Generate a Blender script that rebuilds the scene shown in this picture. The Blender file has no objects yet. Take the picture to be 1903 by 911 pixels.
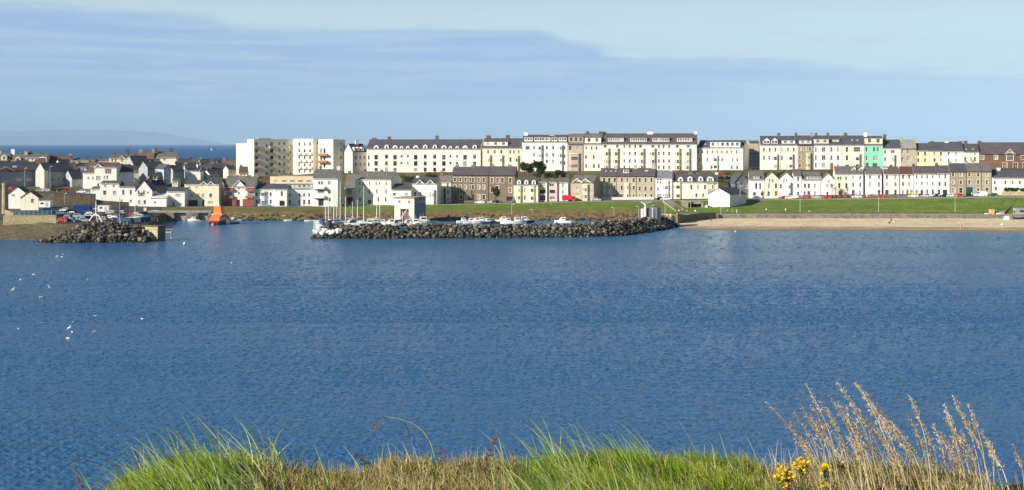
import bpy, bmesh, math, random
import numpy as np
from mathutils import Vector, Matrix
random.seed(11); rng = np.random.default_rng(5)
C = bpy.context.scene.collection
S = bpy.context.scene
R = math.radians
# ------------------------------------------------------------------ camera
F, CX, HY, CH = 2614.0, 951.5, 268.0, 30.0      # focal length in photo pixels, centre column, horizon row, eye height
cam = bpy.data.cameras.new('camera'); camo = bpy.data.objects.new('camera', cam); C.objects.link(camo)
camo.location = (0, 0, CH); camo.rotation_euler = (R(90), 0, 0)
cam.sensor_width = 36; cam.lens = 36 * F / 1903; cam.shift_y = -(455.5 - HY) / 1903
cam.clip_start = 0.5; cam.clip_end = 250000
S.camera = camo
S.view_settings.view_transform = 'Standard'; S.view_settings.look = 'None'
S.view_settings.exposure = EXPO = 0.70; S.view_settings.gamma = 1
S.cycles.max_bounces = 6; S.cycles.diffuse_bounces = 3; S.cycles.glossy_bounces = 3
# ------------------------------------------------------------------ sky and sun
SUN_AZ, SUN_EL = 240.0, 24.0                     # compass bearing seen from the camera looking along +Y, and height
w = bpy.data.worlds.new('World'); S.world = w; w.use_nodes = True
nt = w.node_tree; nt.nodes.clear(); N = nt.nodes.new; Lk = nt.links.new
def wmath(op, a, b=None, c=None):
    n = N('ShaderNodeMath'); n.operation = op
    for i, q in enumerate((a, b, c)):
        if q is None: continue
        if isinstance(q, (int, float)): n.inputs[i].default_value = q
        else: Lk(q, n.inputs[i])
    return n.outputs[0]
out = N('ShaderNodeOutputWorld'); bg = N('ShaderNodeBackground'); bg.inputs[1].default_value = 0.05
sky = N('ShaderNodeTexSky'); sky.sky_type = 'NISHITA'; sky.sun_disc = False
sky.sun_elevation = R(SUN_EL); sky.sun_rotation = R(SUN_AZ); sky.altitude = 30
sky.air_density = 1.0; sky.dust_density = 0.6; sky.ozone_density = 2.0
tc = N('ShaderNodeTexCoord'); sp = N('ShaderNodeSeparateXYZ'); Lk(tc.outputs['Generated'], sp.inputs[0])
az = wmath('MULTIPLY', wmath('ARCTAN2', sp.outputs[0], sp.outputs[1]), 57.2958)
el = wmath('MULTIPLY', wmath('ARCSINE', sp.outputs[2]), 57.2958)
cv = N('ShaderNodeCombineXYZ'); Lk(wmath('MULTIPLY', az, 0.16), cv.inputs[0]); Lk(el, cv.inputs[1])
def wnoise(scale, det, rough, off=0.0, vec=None):
    n = N('ShaderNodeTexNoise'); n.inputs['Scale'].default_value = scale; n.inputs['Detail'].default_value = det
    n.inputs['Roughness'].default_value = rough
    m = N('ShaderNodeVectorMath'); m.operation = 'ADD'; Lk(vec or cv.outputs[0], m.inputs[0]); m.inputs[1].default_value = (off, off * 1.7, off * .3)
    Lk(m.outputs[0], n.inputs['Vector']); return n.outputs['Fac']
# the long cloud sheet: its upper edge (degrees above the horizon) against bearing
fc = N('ShaderNodeFloatCurve'); cu = fc.mapping.curves[0]
EDGE = [(-60, 5.6), (-30, 5.6), (-20, 5.35), (-13, 5.3), (-11.8, 5.1), (-11.2, 4.75), (-6, 4.72), (-2, 4.95), (1.0, 4.8), (2.2, 4.4), (3.0, 4.2), (4.2, 3.8), (5.4, 3.6),
        (9, 3.5), (12.4, 3.4), (14, 3.0), (20, 2.7), (35, 3.2), (60, 3.4)]
def setcurve(cu, pts):
    while len(cu.points) > 2: cu.points.remove(cu.points[0])
    for i, (a, b) in enumerate(pts):
        if i < 2: cu.points[i].location = (a, b)
        else: cu.points.new(a, b)
    for p in cu.points: p.handle_type = 'VECTOR'
setcurve(cu, [((a + 60) / 120, b / 8) for a, b in EDGE]); fc.mapping.update()
Lk(wmath('DIVIDE', wmath('ADD', az, 60), 120), fc.inputs['Value'])
cv2 = N('ShaderNodeCombineXYZ'); Lk(wmath('MULTIPLY', az, 0.07), cv2.inputs[0]); Lk(wmath('MULTIPLY', el, 1.5), cv2.inputs[1])
n4 = wnoise(1.6, 6, .62, 2.2, cv2.outputs[0])
n1 = wnoise(1.1, 6, .55); n2 = wnoise(.55, 4, .5, 7.3); n3 = wnoise(2.3, 5, .6, 3.1)
edge = wmath('MULTIPLY_ADD', wmath('SUBTRACT', n1, .5), .75, wmath('MULTIPLY', fc.outputs[0], 8))
def wramp(x, lo, hi):
    m = N('ShaderNodeMapRange'); m.interpolation_type = 'SMOOTHSTEP'; m.inputs['From Min'].default_value = lo
    if isinstance(hi, (int, float)): m.inputs['From Max'].default_value = hi
    else: Lk(hi, m.inputs['From Max'])
    Lk(x, m.inputs['Value']); return m.outputs[0]
edge = wmath('MULTIPLY_ADD', wmath('SUBTRACT', n4, .5), 1.7, edge)
sheet = wramp(wmath('SUBTRACT', edge, el), -.12, wmath('MULTIPLY_ADD', n2, 1.1, -.28))
sheet = wmath('MULTIPLY', sheet, wmath('MULTIPLY_ADD', wramp(n4, .38, .66), -.42, 1.0))
# thinner, paler towards the right and near the horizon
sheet = wmath('MULTIPLY', sheet, wmath('MULTIPLY_ADD', wramp(az, 2, 22), -.45, 1.0))
wisp = wmath('MULTIPLY', wramp(n3, .52, .75), wramp(el, 9, 2.2))
dome = N('ShaderNodeTexNoise'); dome.inputs['Scale'].default_value = 2.5; dome.inputs['Detail'].default_value = 6; Lk(tc.outputs['Generated'], dome.inputs['Vector'])
high = wmath('MULTIPLY', wramp(dome.outputs['Fac'], .50, .68), wramp(el, 9, 22))
def wmix(f, a, b):
    m = N('ShaderNodeMix'); m.data_type = 'RGBA'
    Lk(f, m.inputs[0])
    for q, s in ((a, 6), (b, 7)):
        if isinstance(q, tuple): m.inputs[s].default_value = (*q, 1)
        else: Lk(q, m.inputs[s])
    return m.outputs[2]
def lin(r, g, b): return tuple(((q / 255 + .055) / 1.055) ** 2.4 if q > 10 else q / 3294 for q in (r, g, b))
KK = 1 / (bg.inputs[1].default_value * 2 ** EXPO)
def kc(r, g, b): return tuple(q * KK for q in lin(r, g, b))
# low sky: thin bright vapour over the sea, blending into the clear sky above
veil = wramp(el, 9.5, 4.5)
c0 = wmix(wmath('MULTIPLY', veil, .92), sky.outputs[0], kc(207, 231, 241))
c1 = wmix(wmath('MULTIPLY', sheet, .95), c0, kc(159, 189, 230))
c2 = wmix(wmath('MULTIPLY', wisp, .75), c1, kc(199, 211, 232))
c3 = wmix(wmath('MULTIPLY', wramp(el, 2.8, .2), wmath('MULTIPLY_ADD', wramp(az, -10, 14), .38, .5)), c2, kc(192, 213, 235))
c4 = wmix(wmath('MULTIPLY', high, .12), c3, kc(190, 205, 225))
Lk(c4, bg.inputs[0]); Lk(bg.outputs[0], out.inputs[0])
sd = bpy.data.lights.new('sun', 'SUN'); sd.energy = 5.0; sd.angle = R(.5); sd.color = (1, .91, .77)
so = bpy.data.objects.new('sun', sd); C.objects.link(so); so.location = (-200, -150, 200)
tosun = Vector((math.sin(R(SUN_AZ)) * math.cos(R(SUN_EL)), math.cos(R(SUN_AZ)) * math.cos(R(SUN_EL)), math.sin(R(SUN_EL))))
so.rotation_euler = tosun.to_track_quat('Z', 'Y').to_euler()
# ------------------------------------------------------------------ materials
def newmat(name):
    m = bpy.data.materials.new(name); m.use_nodes = True; return m, m.node_tree.nodes, m.node_tree.links, m.node_tree.nodes['Principled BSDF']
_mc = {}
def paint(col, rough=.75, var=.14, scale=.35, streak=.10, bump=0.0, fine=2.5, name='paint', spec=.3):
    """procedural surface: two noises of tint, optional vertical weather streaks and relief"""
    key = (name, col, rough, var, scale, streak, bump, fine)
    if key in _mc: return _mc[key]
    m, n, l, b = newmat(name)
    geo = n.new('ShaderNodeNewGeometry')
    a = n.new('ShaderNodeTexNoise'); a.inputs['Scale'].default_value = scale; a.inputs['Detail'].default_value = 5; l.new(geo.outputs['Position'], a.inputs['Vector'])
    f = n.new('ShaderNodeTexNoise'); f.inputs['Scale'].default_value = fine; f.inputs['Detail'].default_value = 4; l.new(geo.outputs['Position'], f.inputs['Vector'])
    mp = n.new('ShaderNodeMapping'); mp.inputs['Scale'].default_value = (1.6, 1.6, .12); l.new(geo.outputs['Position'], mp.inputs['Vector'])
    s = n.new('ShaderNodeTexNoise'); s.inputs['Scale'].default_value = 1; s.inputs['Detail'].default_value = 3; l.new(mp.outputs[0], s.inputs['Vector'])
    def ma(op, x, y, z=None):
        q = n.new('ShaderNodeMath'); q.operation = op
        for i, v in enumerate((x, y, z)):
            if v is None: continue
            if isinstance(v, (int, float)): q.inputs[i].default_value = v
            else: l.new(v, q.inputs[i])
        return q.outputs[0]
    t = ma('MULTIPLY_ADD', ma('SUBTRACT', a.outputs['Fac'], .5), var * 2.6, 1.0)
    t = ma('MULTIPLY_ADD', ma('SUBTRACT', f.outputs['Fac'], .5), var * 2.0, t)
    t = ma('MULTIPLY_ADD', ma('SUBTRACT', s.outputs['Fac'], .5), streak * 2.2, t)
    vm = n.new('ShaderNodeVectorMath'); vm.operation = 'SCALE'; vm.inputs[0].default_value = col; l.new(t, vm.inputs['Scale'])
    l.new(vm.outputs[0], b.inputs['Base Color']); b.inputs['Roughness'].default_value = rough; b.inputs['Specular IOR Level'].default_value = spec
    if bump:
        bp = n.new('ShaderNodeBump'); bp.inputs['Strength'].default_value = bump; bp.inputs['Distance'].default_value = .1; l.new(f.outputs['Fac'], bp.inputs['Height']); l.new(bp.outputs[0], b.inputs['Normal'])
    _mc[key] = m; return m
WHITE = (.80, .79, .75); CREAM = (.78, .745, .64); PALE = (.79, .78, .72); YEL = (.77, .71, .46); BROWN = (.20, .165, .12); TAN = (.42, .375, .30)
MINT = (.24, .66, .46); BRICK = (.17, .095, .062); GREY = (.36, .37, .37); PBLUE = (.62, .67, .70); PINK = (.66, .50, .46); REDB = (.26, .085, .06); LEMON = (.78, .76, .40)
SLATE = (.075, .075, .092); PURP = (.098, .082, .092); GROOF = (.13, .125, .12); BROOF = (.12, .085, .07); MAROON = (.12, .05, .055); BLACKS = (.052, .054, .068)
def wallm(c): return paint(c, .85, .09, .3, .15, 0, 3, 'render_wall') if max(c) > .5 else paint(c, .9, .22, .6, .06, .3, 1.4, 'stone_wall')
def roofm(c): return paint(c, .65, .25, .5, .12, .3, 1.2, 'roof_slate')
trim = paint((.78, .78, .75), .5, .05, name='white_trim'); creamtrim = paint((.66, .60, .48), .7, .08, name='cream_trim')
darkmetal = paint((.04, .04, .045), .5, .1, name='dark_metal'); galv = paint((.45, .46, .46), .45, .1, name='galvanised_steel')
def glassm(c, r=.08):
    k = ('glass', c, r)
    if k not in _mc:
        m, n, l, b = newmat('window_glass'); b.inputs['Base Color'].default_value = (*c, 1); b.inputs['Roughness'].default_value = r; b.inputs['Specular IOR Level'].default_value = .6; _mc[k] = m
    return _mc[k]
GL = [glassm((.022, .023, .025)), glassm((.05, .052, .055)), glassm((.13, .125, .12)), glassm((.36, .34, .30), .2)]
# ------------------------------------------------------------------ mesh helpers
class MB:
    def __init__(s): s.v = []; s.f = []; s.m = []
    def face(s, pts, mi=0):
        k = len(s.v); s.v += [tuple(p) for p in pts]; s.f.append(tuple(range(k, k + len(pts)))); s.m.append(mi)
    def box(s, x0, x1, y0, y1, z0, z1, mi=0, M=None):
        k = len(s.v); p = [(x, y, z) for z in (z0, z1) for x, y in ((x0, y0), (x1, y0), (x1, y1), (x0, y1))]
        if M is not None: p = [tuple(M @ Vector(q)) for q in p]
        s.v += p
        for q in ((0, 3, 2, 1), (4, 5, 6, 7), (0, 1, 5, 4), (1, 2, 6, 5), (2, 3, 7, 6), (3, 0, 4, 7)):
            s.f.append(tuple(k + i for i in q)); s.m.append(mi)
    def loft(s, rings, mi=0, cap=True, closed=True):
        k = len(s.v); n = len(rings[0])
        for r in rings: s.v += [tuple(p) for p in r]
        for i in range(len(rings) - 1):
            for j in range(n if closed else n - 1):
                a = k + i * n + j; b = k + i * n + (j + 1) % n
                s.f.append((a, b, b + n, a + n)); s.m.append(mi)
        if cap:
            s.f.append(tuple(k + j for j in reversed(range(n)))); s.m.append(mi)
            e = k + (len(rings) - 1) * n; s.f.append(tuple(e + j for j in range(n))); s.m.append(mi)
    def tube(s, pts, rad, n=6, mi=0):
        pts = [Vector(p) for p in pts]; rad = rad if isinstance(rad, (list, tuple)) else [rad] * len(pts); rings = []
        for i, p in enumerate(pts):
            d = (pts[min(i + 1, len(pts) - 1)] - pts[max(i - 1, 0)]).normalized()
            u = d.cross(Vector((0, 0, 1)) if abs(d.z) < .9 else Vector((1, 0, 0))).normalized(); q = d.cross(u)
            rings.append([p + (u * math.cos(2 * math.pi * j / n) + q * math.sin(2 * math.pi * j / n)) * rad[i] for j in range(n)])
        s.loft(rings, mi)
    def mesh(s, name, mats, smooth=False):
        me = bpy.data.meshes.new(name); me.from_pydata(s.v, [], s.f)
        for m in (mats if isinstance(mats, (list, tuple)) else [mats]): me.materials.append(m)
        if any(s.m): me.polygons.foreach_set('material_index', s.m)
        if smooth: me.polygons.foreach_set('use_smooth', [True] * len(s.f))
        me.update(); return me
    def build(s, name, mats, parent=None, loc=None, smooth=False): return link(name, s.mesh(name, mats, smooth), parent, loc)
def link(name, me, parent=None, loc=None):
    o = bpy.data.objects.new(name, me); C.objects.link(o)
    if parent is not None: o.parent = parent
    if loc is not None: o.location = loc
    return o
def tag(o, label=None, cat=None, group=None, kind=None):
    for k, v in (('label', label), ('category', cat), ('group', group), ('kind', kind)):
        if v: o[k] = v
    return o
def thing(name, loc, label, cat, group=None, rz=0):
    o = bpy.data.objects.new(name, None); C.objects.link(o); o.location = loc; o.rotation_euler = (0, 0, rz); o.empty_display_size = .5
    return tag(o, label, cat, group)
def kids(o): return [c for c in ALLKIDS.get(o.name, [])]
def copytree(o, parent=None):
    c = o.copy(); C.objects.link(c)
    if parent is not None: c.parent = parent
    for ch in o.children: copytree(ch, c)
    return c
def P(px, py, D): return ((px - CX) / F * D, D, CH - (py - HY) / F * D)
def XD(px, D): return (px - CX) / F * D
def ZY(py, D): return CH - (py - HY) / F * D
def DW(py): return CH * F / (py - HY)              # distance of a point of the water surface
ip = np.interp
# ------------------------------------------------------------------ the lie of the land (distances from the camera in metres)
def Dl(px): return float(ip(px, [-300, 0, 165, 230, 470, 640, 641], [650, 645, 612, 606, 612, 626, 0])) if px < 640 else 618 / (1 + .14 * (px - CX) / F)
def Du(px): return 690 / (1 + .16 * (px - CX) / F) if px > 640 else 703
def zl(px): return float(ip(px, [0, 130, 165, 200, 240, 340, 470, 640, 830, 951, 1115, 1255, 1400, 1600, 1850, 2300], [9.4, 9.3, 8.2, 6.6, 3.7, 3.5, 3.3, 3.3, 4.0, 4.7, 5.9, 6.3, 6.8, 7.6, 8.6, 9]))
def zu(px): return float(ip(px, [0, 200, 430, 640, 951, 1400, 1700, 2300], [13.5, 13, 13.0, 15.5, 16.6, 17.6, 18.6, 19]))
STN = list(range(-260, 2260, 20))
B0 = ([-260, 60, 100, 262, 285, 300, 320, 560, 640, 1150, 1215, 1250, 1262, 2300], [436, 438, 441, 449, 480, 543, 549, 550, 545, 545, 545, 546, 545, 545])
B0z = ([-260, 1200, 1255, 1262, 2300], [-1.2, -1.2, -1.0, .6, .6])
B1 = ([-260, 60, 100, 262, 285, 300, 320, 560, 640, 1150, 1215, 1250, 1262, 2300], [455, 455, 451, 455, 490, 546, 556, 560, 571, 571, 563, 546.2, 545.2, 545.2])
B1z = ([-260, 60, 110, 180, 262, 300, 330, 560, 640, 860, 1150, 1255, 1300, 2300], [5.4, 5.2, 4.4, 4.2, 3.0, 3.0, 3.1, 3.0, 2.4, 2.6, 3.2, 2.7, 2.57, 2.57])
B2 = ([-260, 60, 100, 262, 285, 300, 320, 560, 640, 1150, 1215, 1250, 1300, 2300], [470, 470, 470, 475, 500, 552, 564, 566, 574, 575, 568, 554, 552, 552])
B2z = ([-260, 60, 110, 262, 300, 330, 560, 640, 860, 1150, 1255, 1300, 2300], [4.3, 4.2, 4.1, 3.2, 3.1, 3.4, 3.2, 2.6, 2.9, 3.5, 2.8, 2.6, 2.6])
def prof(px):
    d3 = Dl(px) - 13; z3 = zl(px) - .15
    if px < 240:
        k = max(0, min(1, (240 - px) / 55)); d3 = (1 - k) * d3 + k * 588; z3 = (1 - k) * z3 + k * 4.3
    return [(ip(px, *B0), ip(px, *B0z)), (ip(px, *B1), ip(px, *B1z)), (ip(px, *B2), ip(px, *B2z)), (d3, z3),
            (max(Dl(px) + 1, d3 + 2), zl(px)), (Dl(px) + 14, zl(px) + .6), (Du(px) - 6, zu(px)), (Du(px) + 70, zu(px) + 1), (Du(px) + 200, 5), (Du(px) + 270, -3)]
def ground_z(px, D):
    p = prof(px); return float(ip(D, [q[0] for q in p], [q[1] for q in p]))
def strip(name, a, b, px0, px1, mat, sub=3, lift=0, rough=.0):
    pts = [px for px in STN if px0 - 1e-6 < px < px1 + 1e-6]
    pts = sorted(set([px0, px1] + pts)); mb = MB(); rows = []
    for px in pts:
        p = prof(px); row = []
        for k in range(a, b):
            for i in range(sub):
                t = i / sub; row.append((p[k][0] * (1 - t) + p[k + 1][0] * t, p[k][1] * (1 - t) + p[k + 1][1] * t))
        row.append(p[b]); rows.append([(XD(px, d), d, z + lift + (rough * (random.random() - .5) if 0 < j < len(row) - 1 else 0)) for j, (d, z) in enumerate(row)])
    n = len(rows[0]); mb.v = [q for r in rows for q in r]
    for i in range(len(rows) - 1):
        for j in range(n - 1): mb.f.append((i * n + j, (i + 1) * n + j, (i + 1) * n + j + 1, i * n + j + 1)); mb.m.append(0)
    return tag(mb.build(name, mat, smooth=rough > 0), kind='structure')
def mix_mat(name, c1, c2, scale, lo=.4, hi=.6, rough=.95, bump=.4, c3=None, fine=3.0):
    m, n, l, b = newmat(name); g = n.new('ShaderNodeNewGeometry')
    a = n.new('ShaderNodeTexNoise'); a.inputs['Scale'].default_value = scale; a.inputs['Detail'].default_value = 7; a.inputs['Roughness'].default_value = .6; l.new(g.outputs['Position'], a.inputs['Vector'])
    r = n.new('ShaderNodeValToRGB'); r.color_ramp.elements[0].position = lo; r.color_ramp.elements[0].color = (*c1, 1); r.color_ramp.elements[1].position = hi; r.color_ramp.elements[1].color = (*c2, 1)
    if c3: e = r.color_ramp.elements.new((lo + hi) / 2); e.color = (*c3, 1)
    l.new(a.outputs['Fac'], r.inputs[0])
    f = n.new('ShaderNodeTexNoise'); f.inputs['Scale'].default_value = fine; f.inputs['Detail'].default_value = 5; l.new(g.outputs['Position'], f.inputs['Vector'])
    mr = n.new('ShaderNodeMapRange'); mr.inputs['From Min'].default_value = .25; mr.inputs['From Max'].default_value = .75; mr.inputs['To Min'].default_value = .7; mr.inputs['To Max'].default_value = 1.3; l.new(f.outputs['Fac'], mr.inputs['Value'])
    vm = n.new('ShaderNodeVectorMath'); vm.operation = 'SCALE'; l.new(r.outputs[0], vm.inputs[0]); l.new(mr.outputs[0], vm.inputs['Scale'])
    l.new(vm.outputs[0], b.inputs['Base Color']); b.inputs['Roughness'].default_value = rough; b.inputs['Specular IOR Level'].default_value = .15
    if bump:
        bp = n.new('ShaderNodeBump'); bp.inputs['Strength'].default_value = bump; bp.inputs['Distance'].default_value = .3; l.new(f.outputs['Fac'], bp.inputs['Height']); l.new(bp.outputs[0], b.inputs['Normal'])
    return m
m_grass = mix_mat('lawn_grass', (.085, .145, .02), (.155, .21, .042), .16, .32, .68, fine=1.0)
m_bank = mix_mat('earth_bank', (.10, .075, .035), (.26, .19, .09), .35, .3, .68, c3=(.17, .13, .05), fine=1.2)
m_bankg = mix_mat('rough_grass', (.10, .12, .03), (.19, .15, .06), .16, .35, .65, fine=1.0)
m_asph = mix_mat('asphalt', (.05, .05, .052), (.075, .073, .072), .3, .35, .65, rough=.9, bump=.1)
m_prom = mix_mat('promenade_concrete', (.28, .27, .25), (.38, .36, .33), .4, .35, .65, bump=.1)
m_town = mix_mat('town_earth', (.05, .065, .022), (.13, .13, .05), .06, .35, .65, c3=(.10, .085, .05))
m_sand = mix_mat('beach_sand', (.55, .455, .31), (.66, .555, .395), .05, .3, .7, fine=.6, bump=.2)
m_yard = mix_mat('yard_tarmac', (.05, .052, .055), (.10, .098, .09), .2, .35, .65)
m_quay = mix_mat('quay_stone', (.10, .09, .075), (.24, .21, .16), .5, .3, .7)
m_path = mix_mat('pavement', (.22, .21, .19), (.30, .28, .25), .5, .3, .7, bump=.1)
strip('harbour_bank', 0, 1, 300, 1262, m_bank, 6, rough=.5)
strip('foreshore', 0, 1, -260, 300, mix_mat('foreshore_shale', (.085, .072, .048), (.17, .145, .095), .5, .3, .7, c3=(.12, .105, .065), fine=1.2), 6, rough=.5)
strip('sea_wall_foot', 0, 1, 1262, 2240, m_prom, 1)
strip('promenade', 1, 2, 1262, 2240, m_prom, 1)
strip('bank_path', 1, 2, 300, 1262, m_bank, 2, rough=.4)
strip('harbour_yard', 1, 3, -260, 300, m_yard, 2)
strip('grass_slope', 2, 3, 300, 640, m_bankg, 5, rough=.4)
strip('grass_slope', 2, 3, 640, 1262, m_grass, 6, rough=.3)
strip('lawn', 2, 3, 1262, 2240, m_grass, 6, rough=.12)
strip('road', 3, 4, -260, 2240, m_asph, 1)
strip('ground', 4, 9, -260, 2240, m_town, 4, rough=.3)
# kerb along the seaward side of the road
mb = MB(); pts = [px for px in range(330, 2240, 15)]
rings = []
for px in pts:
    d, z = prof(px)[3]
    rings.append([(XD(px, d - 1.6), d - 1.6, z - .3), (XD(px, d + .2), d + .2, z - .3), (XD(px, d + .2), d + .2, z + .13), (XD(px, d - 1.6), d - 1.6, z + .13)])
mb.loft(rings); tag(mb.build('pavement', m_path), kind='structure')
# lane line
mb = MB(); q = None
for px in range(330, 2240, 6):
    d = prof(px)[3][0] * .5 + prof(px)[4][0] * .5; z = ground_z(px, d) + .012; r = [(XD(px, d - .06), d - .06, z), (XD(px, d + .06), d + .06, z)]
    if q and (px // 6) % 2: mb.face([q[0], r[0], r[1], q[1]])
    q = r
tag(mb.build('lane_marking', trim), kind='structure')
# beach
mb = MB(); pts = list(range(1256, 2260, 8)); rows = []
for px in pts:
    yw = float(ip(px, [1256, 1262, 1290, 1330, 1400, 1600, 1903, 2260], [421, 423.5, 426.5, 428.3, 429, 430, 432.5, 436])) + .35 * math.sin(px * .045)
    dw = DW(yw); dt = 546.5; row = [(dw - 8, -.9), (dw - 1, -.12), (dw, .03)]
    for t in (.12, .3, .55, .8, 1): row.append((dw + (dt - dw) * t, .03 + 1.25 * t ** .8))
    rows.append([(XD(px, d), d, z + (random.random() - .5) * .05 * (j > 2)) for j, (d, z) in enumerate(row)])
n = len(rows[0]); mb.v = [q for r in rows for q in r]
for i in range(len(rows) - 1):
    for j in range(n - 1): mb.f.append((i * n + j, (i + 1) * n + j, (i + 1) * n + j + 1, i * n + j + 1)); mb.m.append(1 if j < 3 else 2 if j < 4 else 0)
m_wet = mix_mat('wet_sand', (.22, .165, .11), (.28, .21, .14), .1, .3, .7, rough=.45, bump=.1)
tag(mb.build('beach', [m_sand, m_wet, mix_mat('damp_sand', (.30, .23, .145), (.44, .35, .23), .12, .4, .6, fine=.8, bump=.1)], smooth=True), kind='structure')
# ------------------------------------------------------------------ sea
def sea_mat():
    m, n, l, b = newmat('sea_water'); g = n.new('ShaderNodeNewGeometry')
    def tex(sc, det, rough, vs):
        mp = n.new('ShaderNodeMapping'); mp.inputs['Scale'].default_value = vs; mp.inputs['Rotation'].default_value = (0, 0, R(20)); l.new(g.outputs['Position'], mp.inputs['Vector'])
        t = n.new('ShaderNodeTexNoise'); t.inputs['Scale'].default_value = sc; t.inputs['Detail'].default_value = det; t.inputs['Roughness'].default_value = rough; l.new(mp.outputs[0], t.inputs['Vector']); return t.outputs['Fac']
    def ma(op, x, y, z=None):
        q = n.new('ShaderNodeMath'); q.operation = op
        for i, v in enumerate((x, y, z)):
            if v is None: continue
            if isinstance(v, (int, float)): q.inputs[i].default_value = v
            else: l.new(v, q.inputs[i])
        return q.outputs[0]
    swell = tex(.055, 2, .5, (.6, 1.0, 1)); chop = tex(.42, 3, .55, (.65, 1.0, 1)); rip = tex(2.6, 4, .6, (.8, 1, 1)); gust = tex(.009, 4, .55, (.35, 1.3, 1))
    h = ma('MULTIPLY_ADD', swell, 1.0, ma('MULTIPLY_ADD', chop, .5, ma('MULTIPLY', rip, .34)))
    bp = n.new('ShaderNodeBump'); bp.inputs['Distance'].default_value = 1.0
    gm = n.new('ShaderNodeMapRange'); gm.inputs['From Min'].default_value = .35; gm.inputs['From Max'].default_value = .65; gm.inputs['To Min'].default_value = .55; gm.inputs['To Max'].default_value = 1.0; l.new(gust, gm.inputs['Value'])
    l.new(gm.outputs[0], bp.inputs['Strength']); l.new(h, bp.inputs['Height']); l.new(bp.outputs[0], b.inputs['Normal'])
    # shallow, sandy water lightens towards the beach
    s = n.new('ShaderNodeSeparateXYZ'); l.new(g.outputs['Position'], s.inputs[0])
    d = ma('ADD', s.outputs[1], ma('MULTIPLY', s.outputs[0], .16)); d = ma('MULTIPLY_ADD', gust, 60, d)
    sh = n.new('ShaderNodeMapRange'); sh.inputs['From Min'].default_value = 420; sh.inputs['From Max'].default_value = 545; l.new(d, sh.inputs['Value']); sh.clamp = True
    ff = n.new('ShaderNodeMapRange'); ff.inputs['From Min'].default_value = 560; ff.inputs['From Max'].default_value = 640; ff.inputs['To Min'].default_value = 1; ff.inputs['To Max'].default_value = 0; l.new(s.outputs[1], ff.inputs['Value']); ff.clamp = True
    mx = n.new('ShaderNodeMix'); mx.data_type = 'RGBA'; l.new(ma('MULTIPLY', sh.outputs[0], ff.outputs[0]), mx.inputs[0]); mx.inputs[6].default_value = (.034, .118, .265, 1); mx.inputs[7].default_value = (.046, .172, .310, 1)
    l.new(mx.outputs[2], b.inputs['Base Color']); rg = n.new('ShaderNodeMapRange'); rg.inputs['From Min'].default_value = 450; rg.inputs['From Max'].default_value = 3000; rg.inputs['To Min'].default_value = .15; rg.inputs['To Max'].default_value = .65; rg.clamp = True; l.new(s.outputs[1], rg.inputs['Value']); l.new(rg.outputs[0], b.inputs['Roughness']); b.inputs['Specular IOR Level'].default_value = .17; b.inputs['IOR'].default_value = 1.333
    return m
# one sheet to the horizon; the bay itself carries real wind waves (a sum of many small wave trains)
KX = 1.13 * 951.5 / F
rowy = np.concatenate([np.arange(407, 470, .55), np.arange(470, 600, .62), np.arange(600, 1010, 1.0)]); rowD = (CH * F / (rowy - HY))[::-1]; colk = np.linspace(-KX, KX, 940)
Xs, Ds = np.meshgrid(colk, rowD); Xs = Xs * Ds; Zs = np.zeros_like(Xs); wr = np.random.default_rng(3)
for lam0, lam1, cnt, slope in ((3, 8, 10, .010), (1.3, 3, 24, .024), (.4, 1.3, 40, .050)):
    for _ in range(cnt):
        lam = lam0 * (lam1 / lam0) ** wr.random(); th = R(250) + wr.normal() * .75; k = 2 * math.pi / lam; Zs += slope / k * 1.15 * np.sin(k * (math.cos(th) * Xs + math.sin(th) * Ds) + wr.random() * 6.28 + .6 * np.sin(Xs * .021 + _) + .6 * np.sin(Ds * .017 + 2 * _))
g_ = .76 + .26 * np.sin(Ds * .028 + 1.2 * np.sin(Xs * .011)) * np.sin(Xs * .008 + .7) + .12 * np.sin(Ds * .11 + Xs * .013)
fade = np.clip(np.minimum(np.arange(len(rowD)), len(rowD) - 1 - np.arange(len(rowD))) / 25, 0, 1)[:, None] * np.clip(np.minimum(np.arange(940), 939 - np.arange(940)) / 30, 0, 1)[None, :]
Zs *= fade * g_ * np.clip(1 - (Ds - 455) / 60, .85, 1)
co = np.stack([Xs, Ds, Zs], -1).reshape(-1, 3); nr, nc = Xs.shape; ii, jj = np.meshgrid(np.arange(nr - 1), np.arange(nc - 1), indexing='ij'); a = (ii * nc + jj).ravel(); fcs = np.stack([a, a + 1, a + nc + 1, a + nc], 1)
D0s, D1s = rowD[0], rowD[-1]; FR = 94000; ext = []; fx = []
def addq(*p): k = nr * nc + len(ext); ext.extend(p); fx.append((k, k + 1, k + 2, k + 3))
for sg in (-1, 1):
    q = [(sg * KX * D0s, D0s, 0), (sg * 70000, D0s, 0), (sg * 70000, D1s, 0), (sg * KX * D1s, D1s, 0)]; addq(*(q if sg > 0 else q[::-1]))
addq((-70000, -2000, 0), (70000, -2000, 0), (70000, D0s, 0), (-70000, D0s, 0))
for ya, yb in ((D1s, 900), (900, 3000), (3000, 12000), (12000, FR)): addq((-70000, ya, 0), (70000, ya, 0), (70000, yb, 0), (-70000, yb, 0))
co = np.concatenate([co, np.array(ext, float)]); fcs = np.concatenate([fcs, np.array(fx)])
me = bpy.data.meshes.new('sea'); me.vertices.add(len(co)); me.vertices.foreach_set('co', co.astype(np.float32).ravel()); me.loops.add(fcs.size); me.loops.foreach_set('vertex_index', fcs.astype(np.int32).ravel()); me.polygons.add(len(fcs)); me.polygons.foreach_set('loop_start', np.arange(0, fcs.size, 4, dtype=np.int32)); me.polygons.foreach_set('use_smooth', np.ones(len(fcs), bool)); me.materials.append(sea_mat()); me.update(); me.validate()
tag(link('sea', me), kind='structure')
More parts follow.
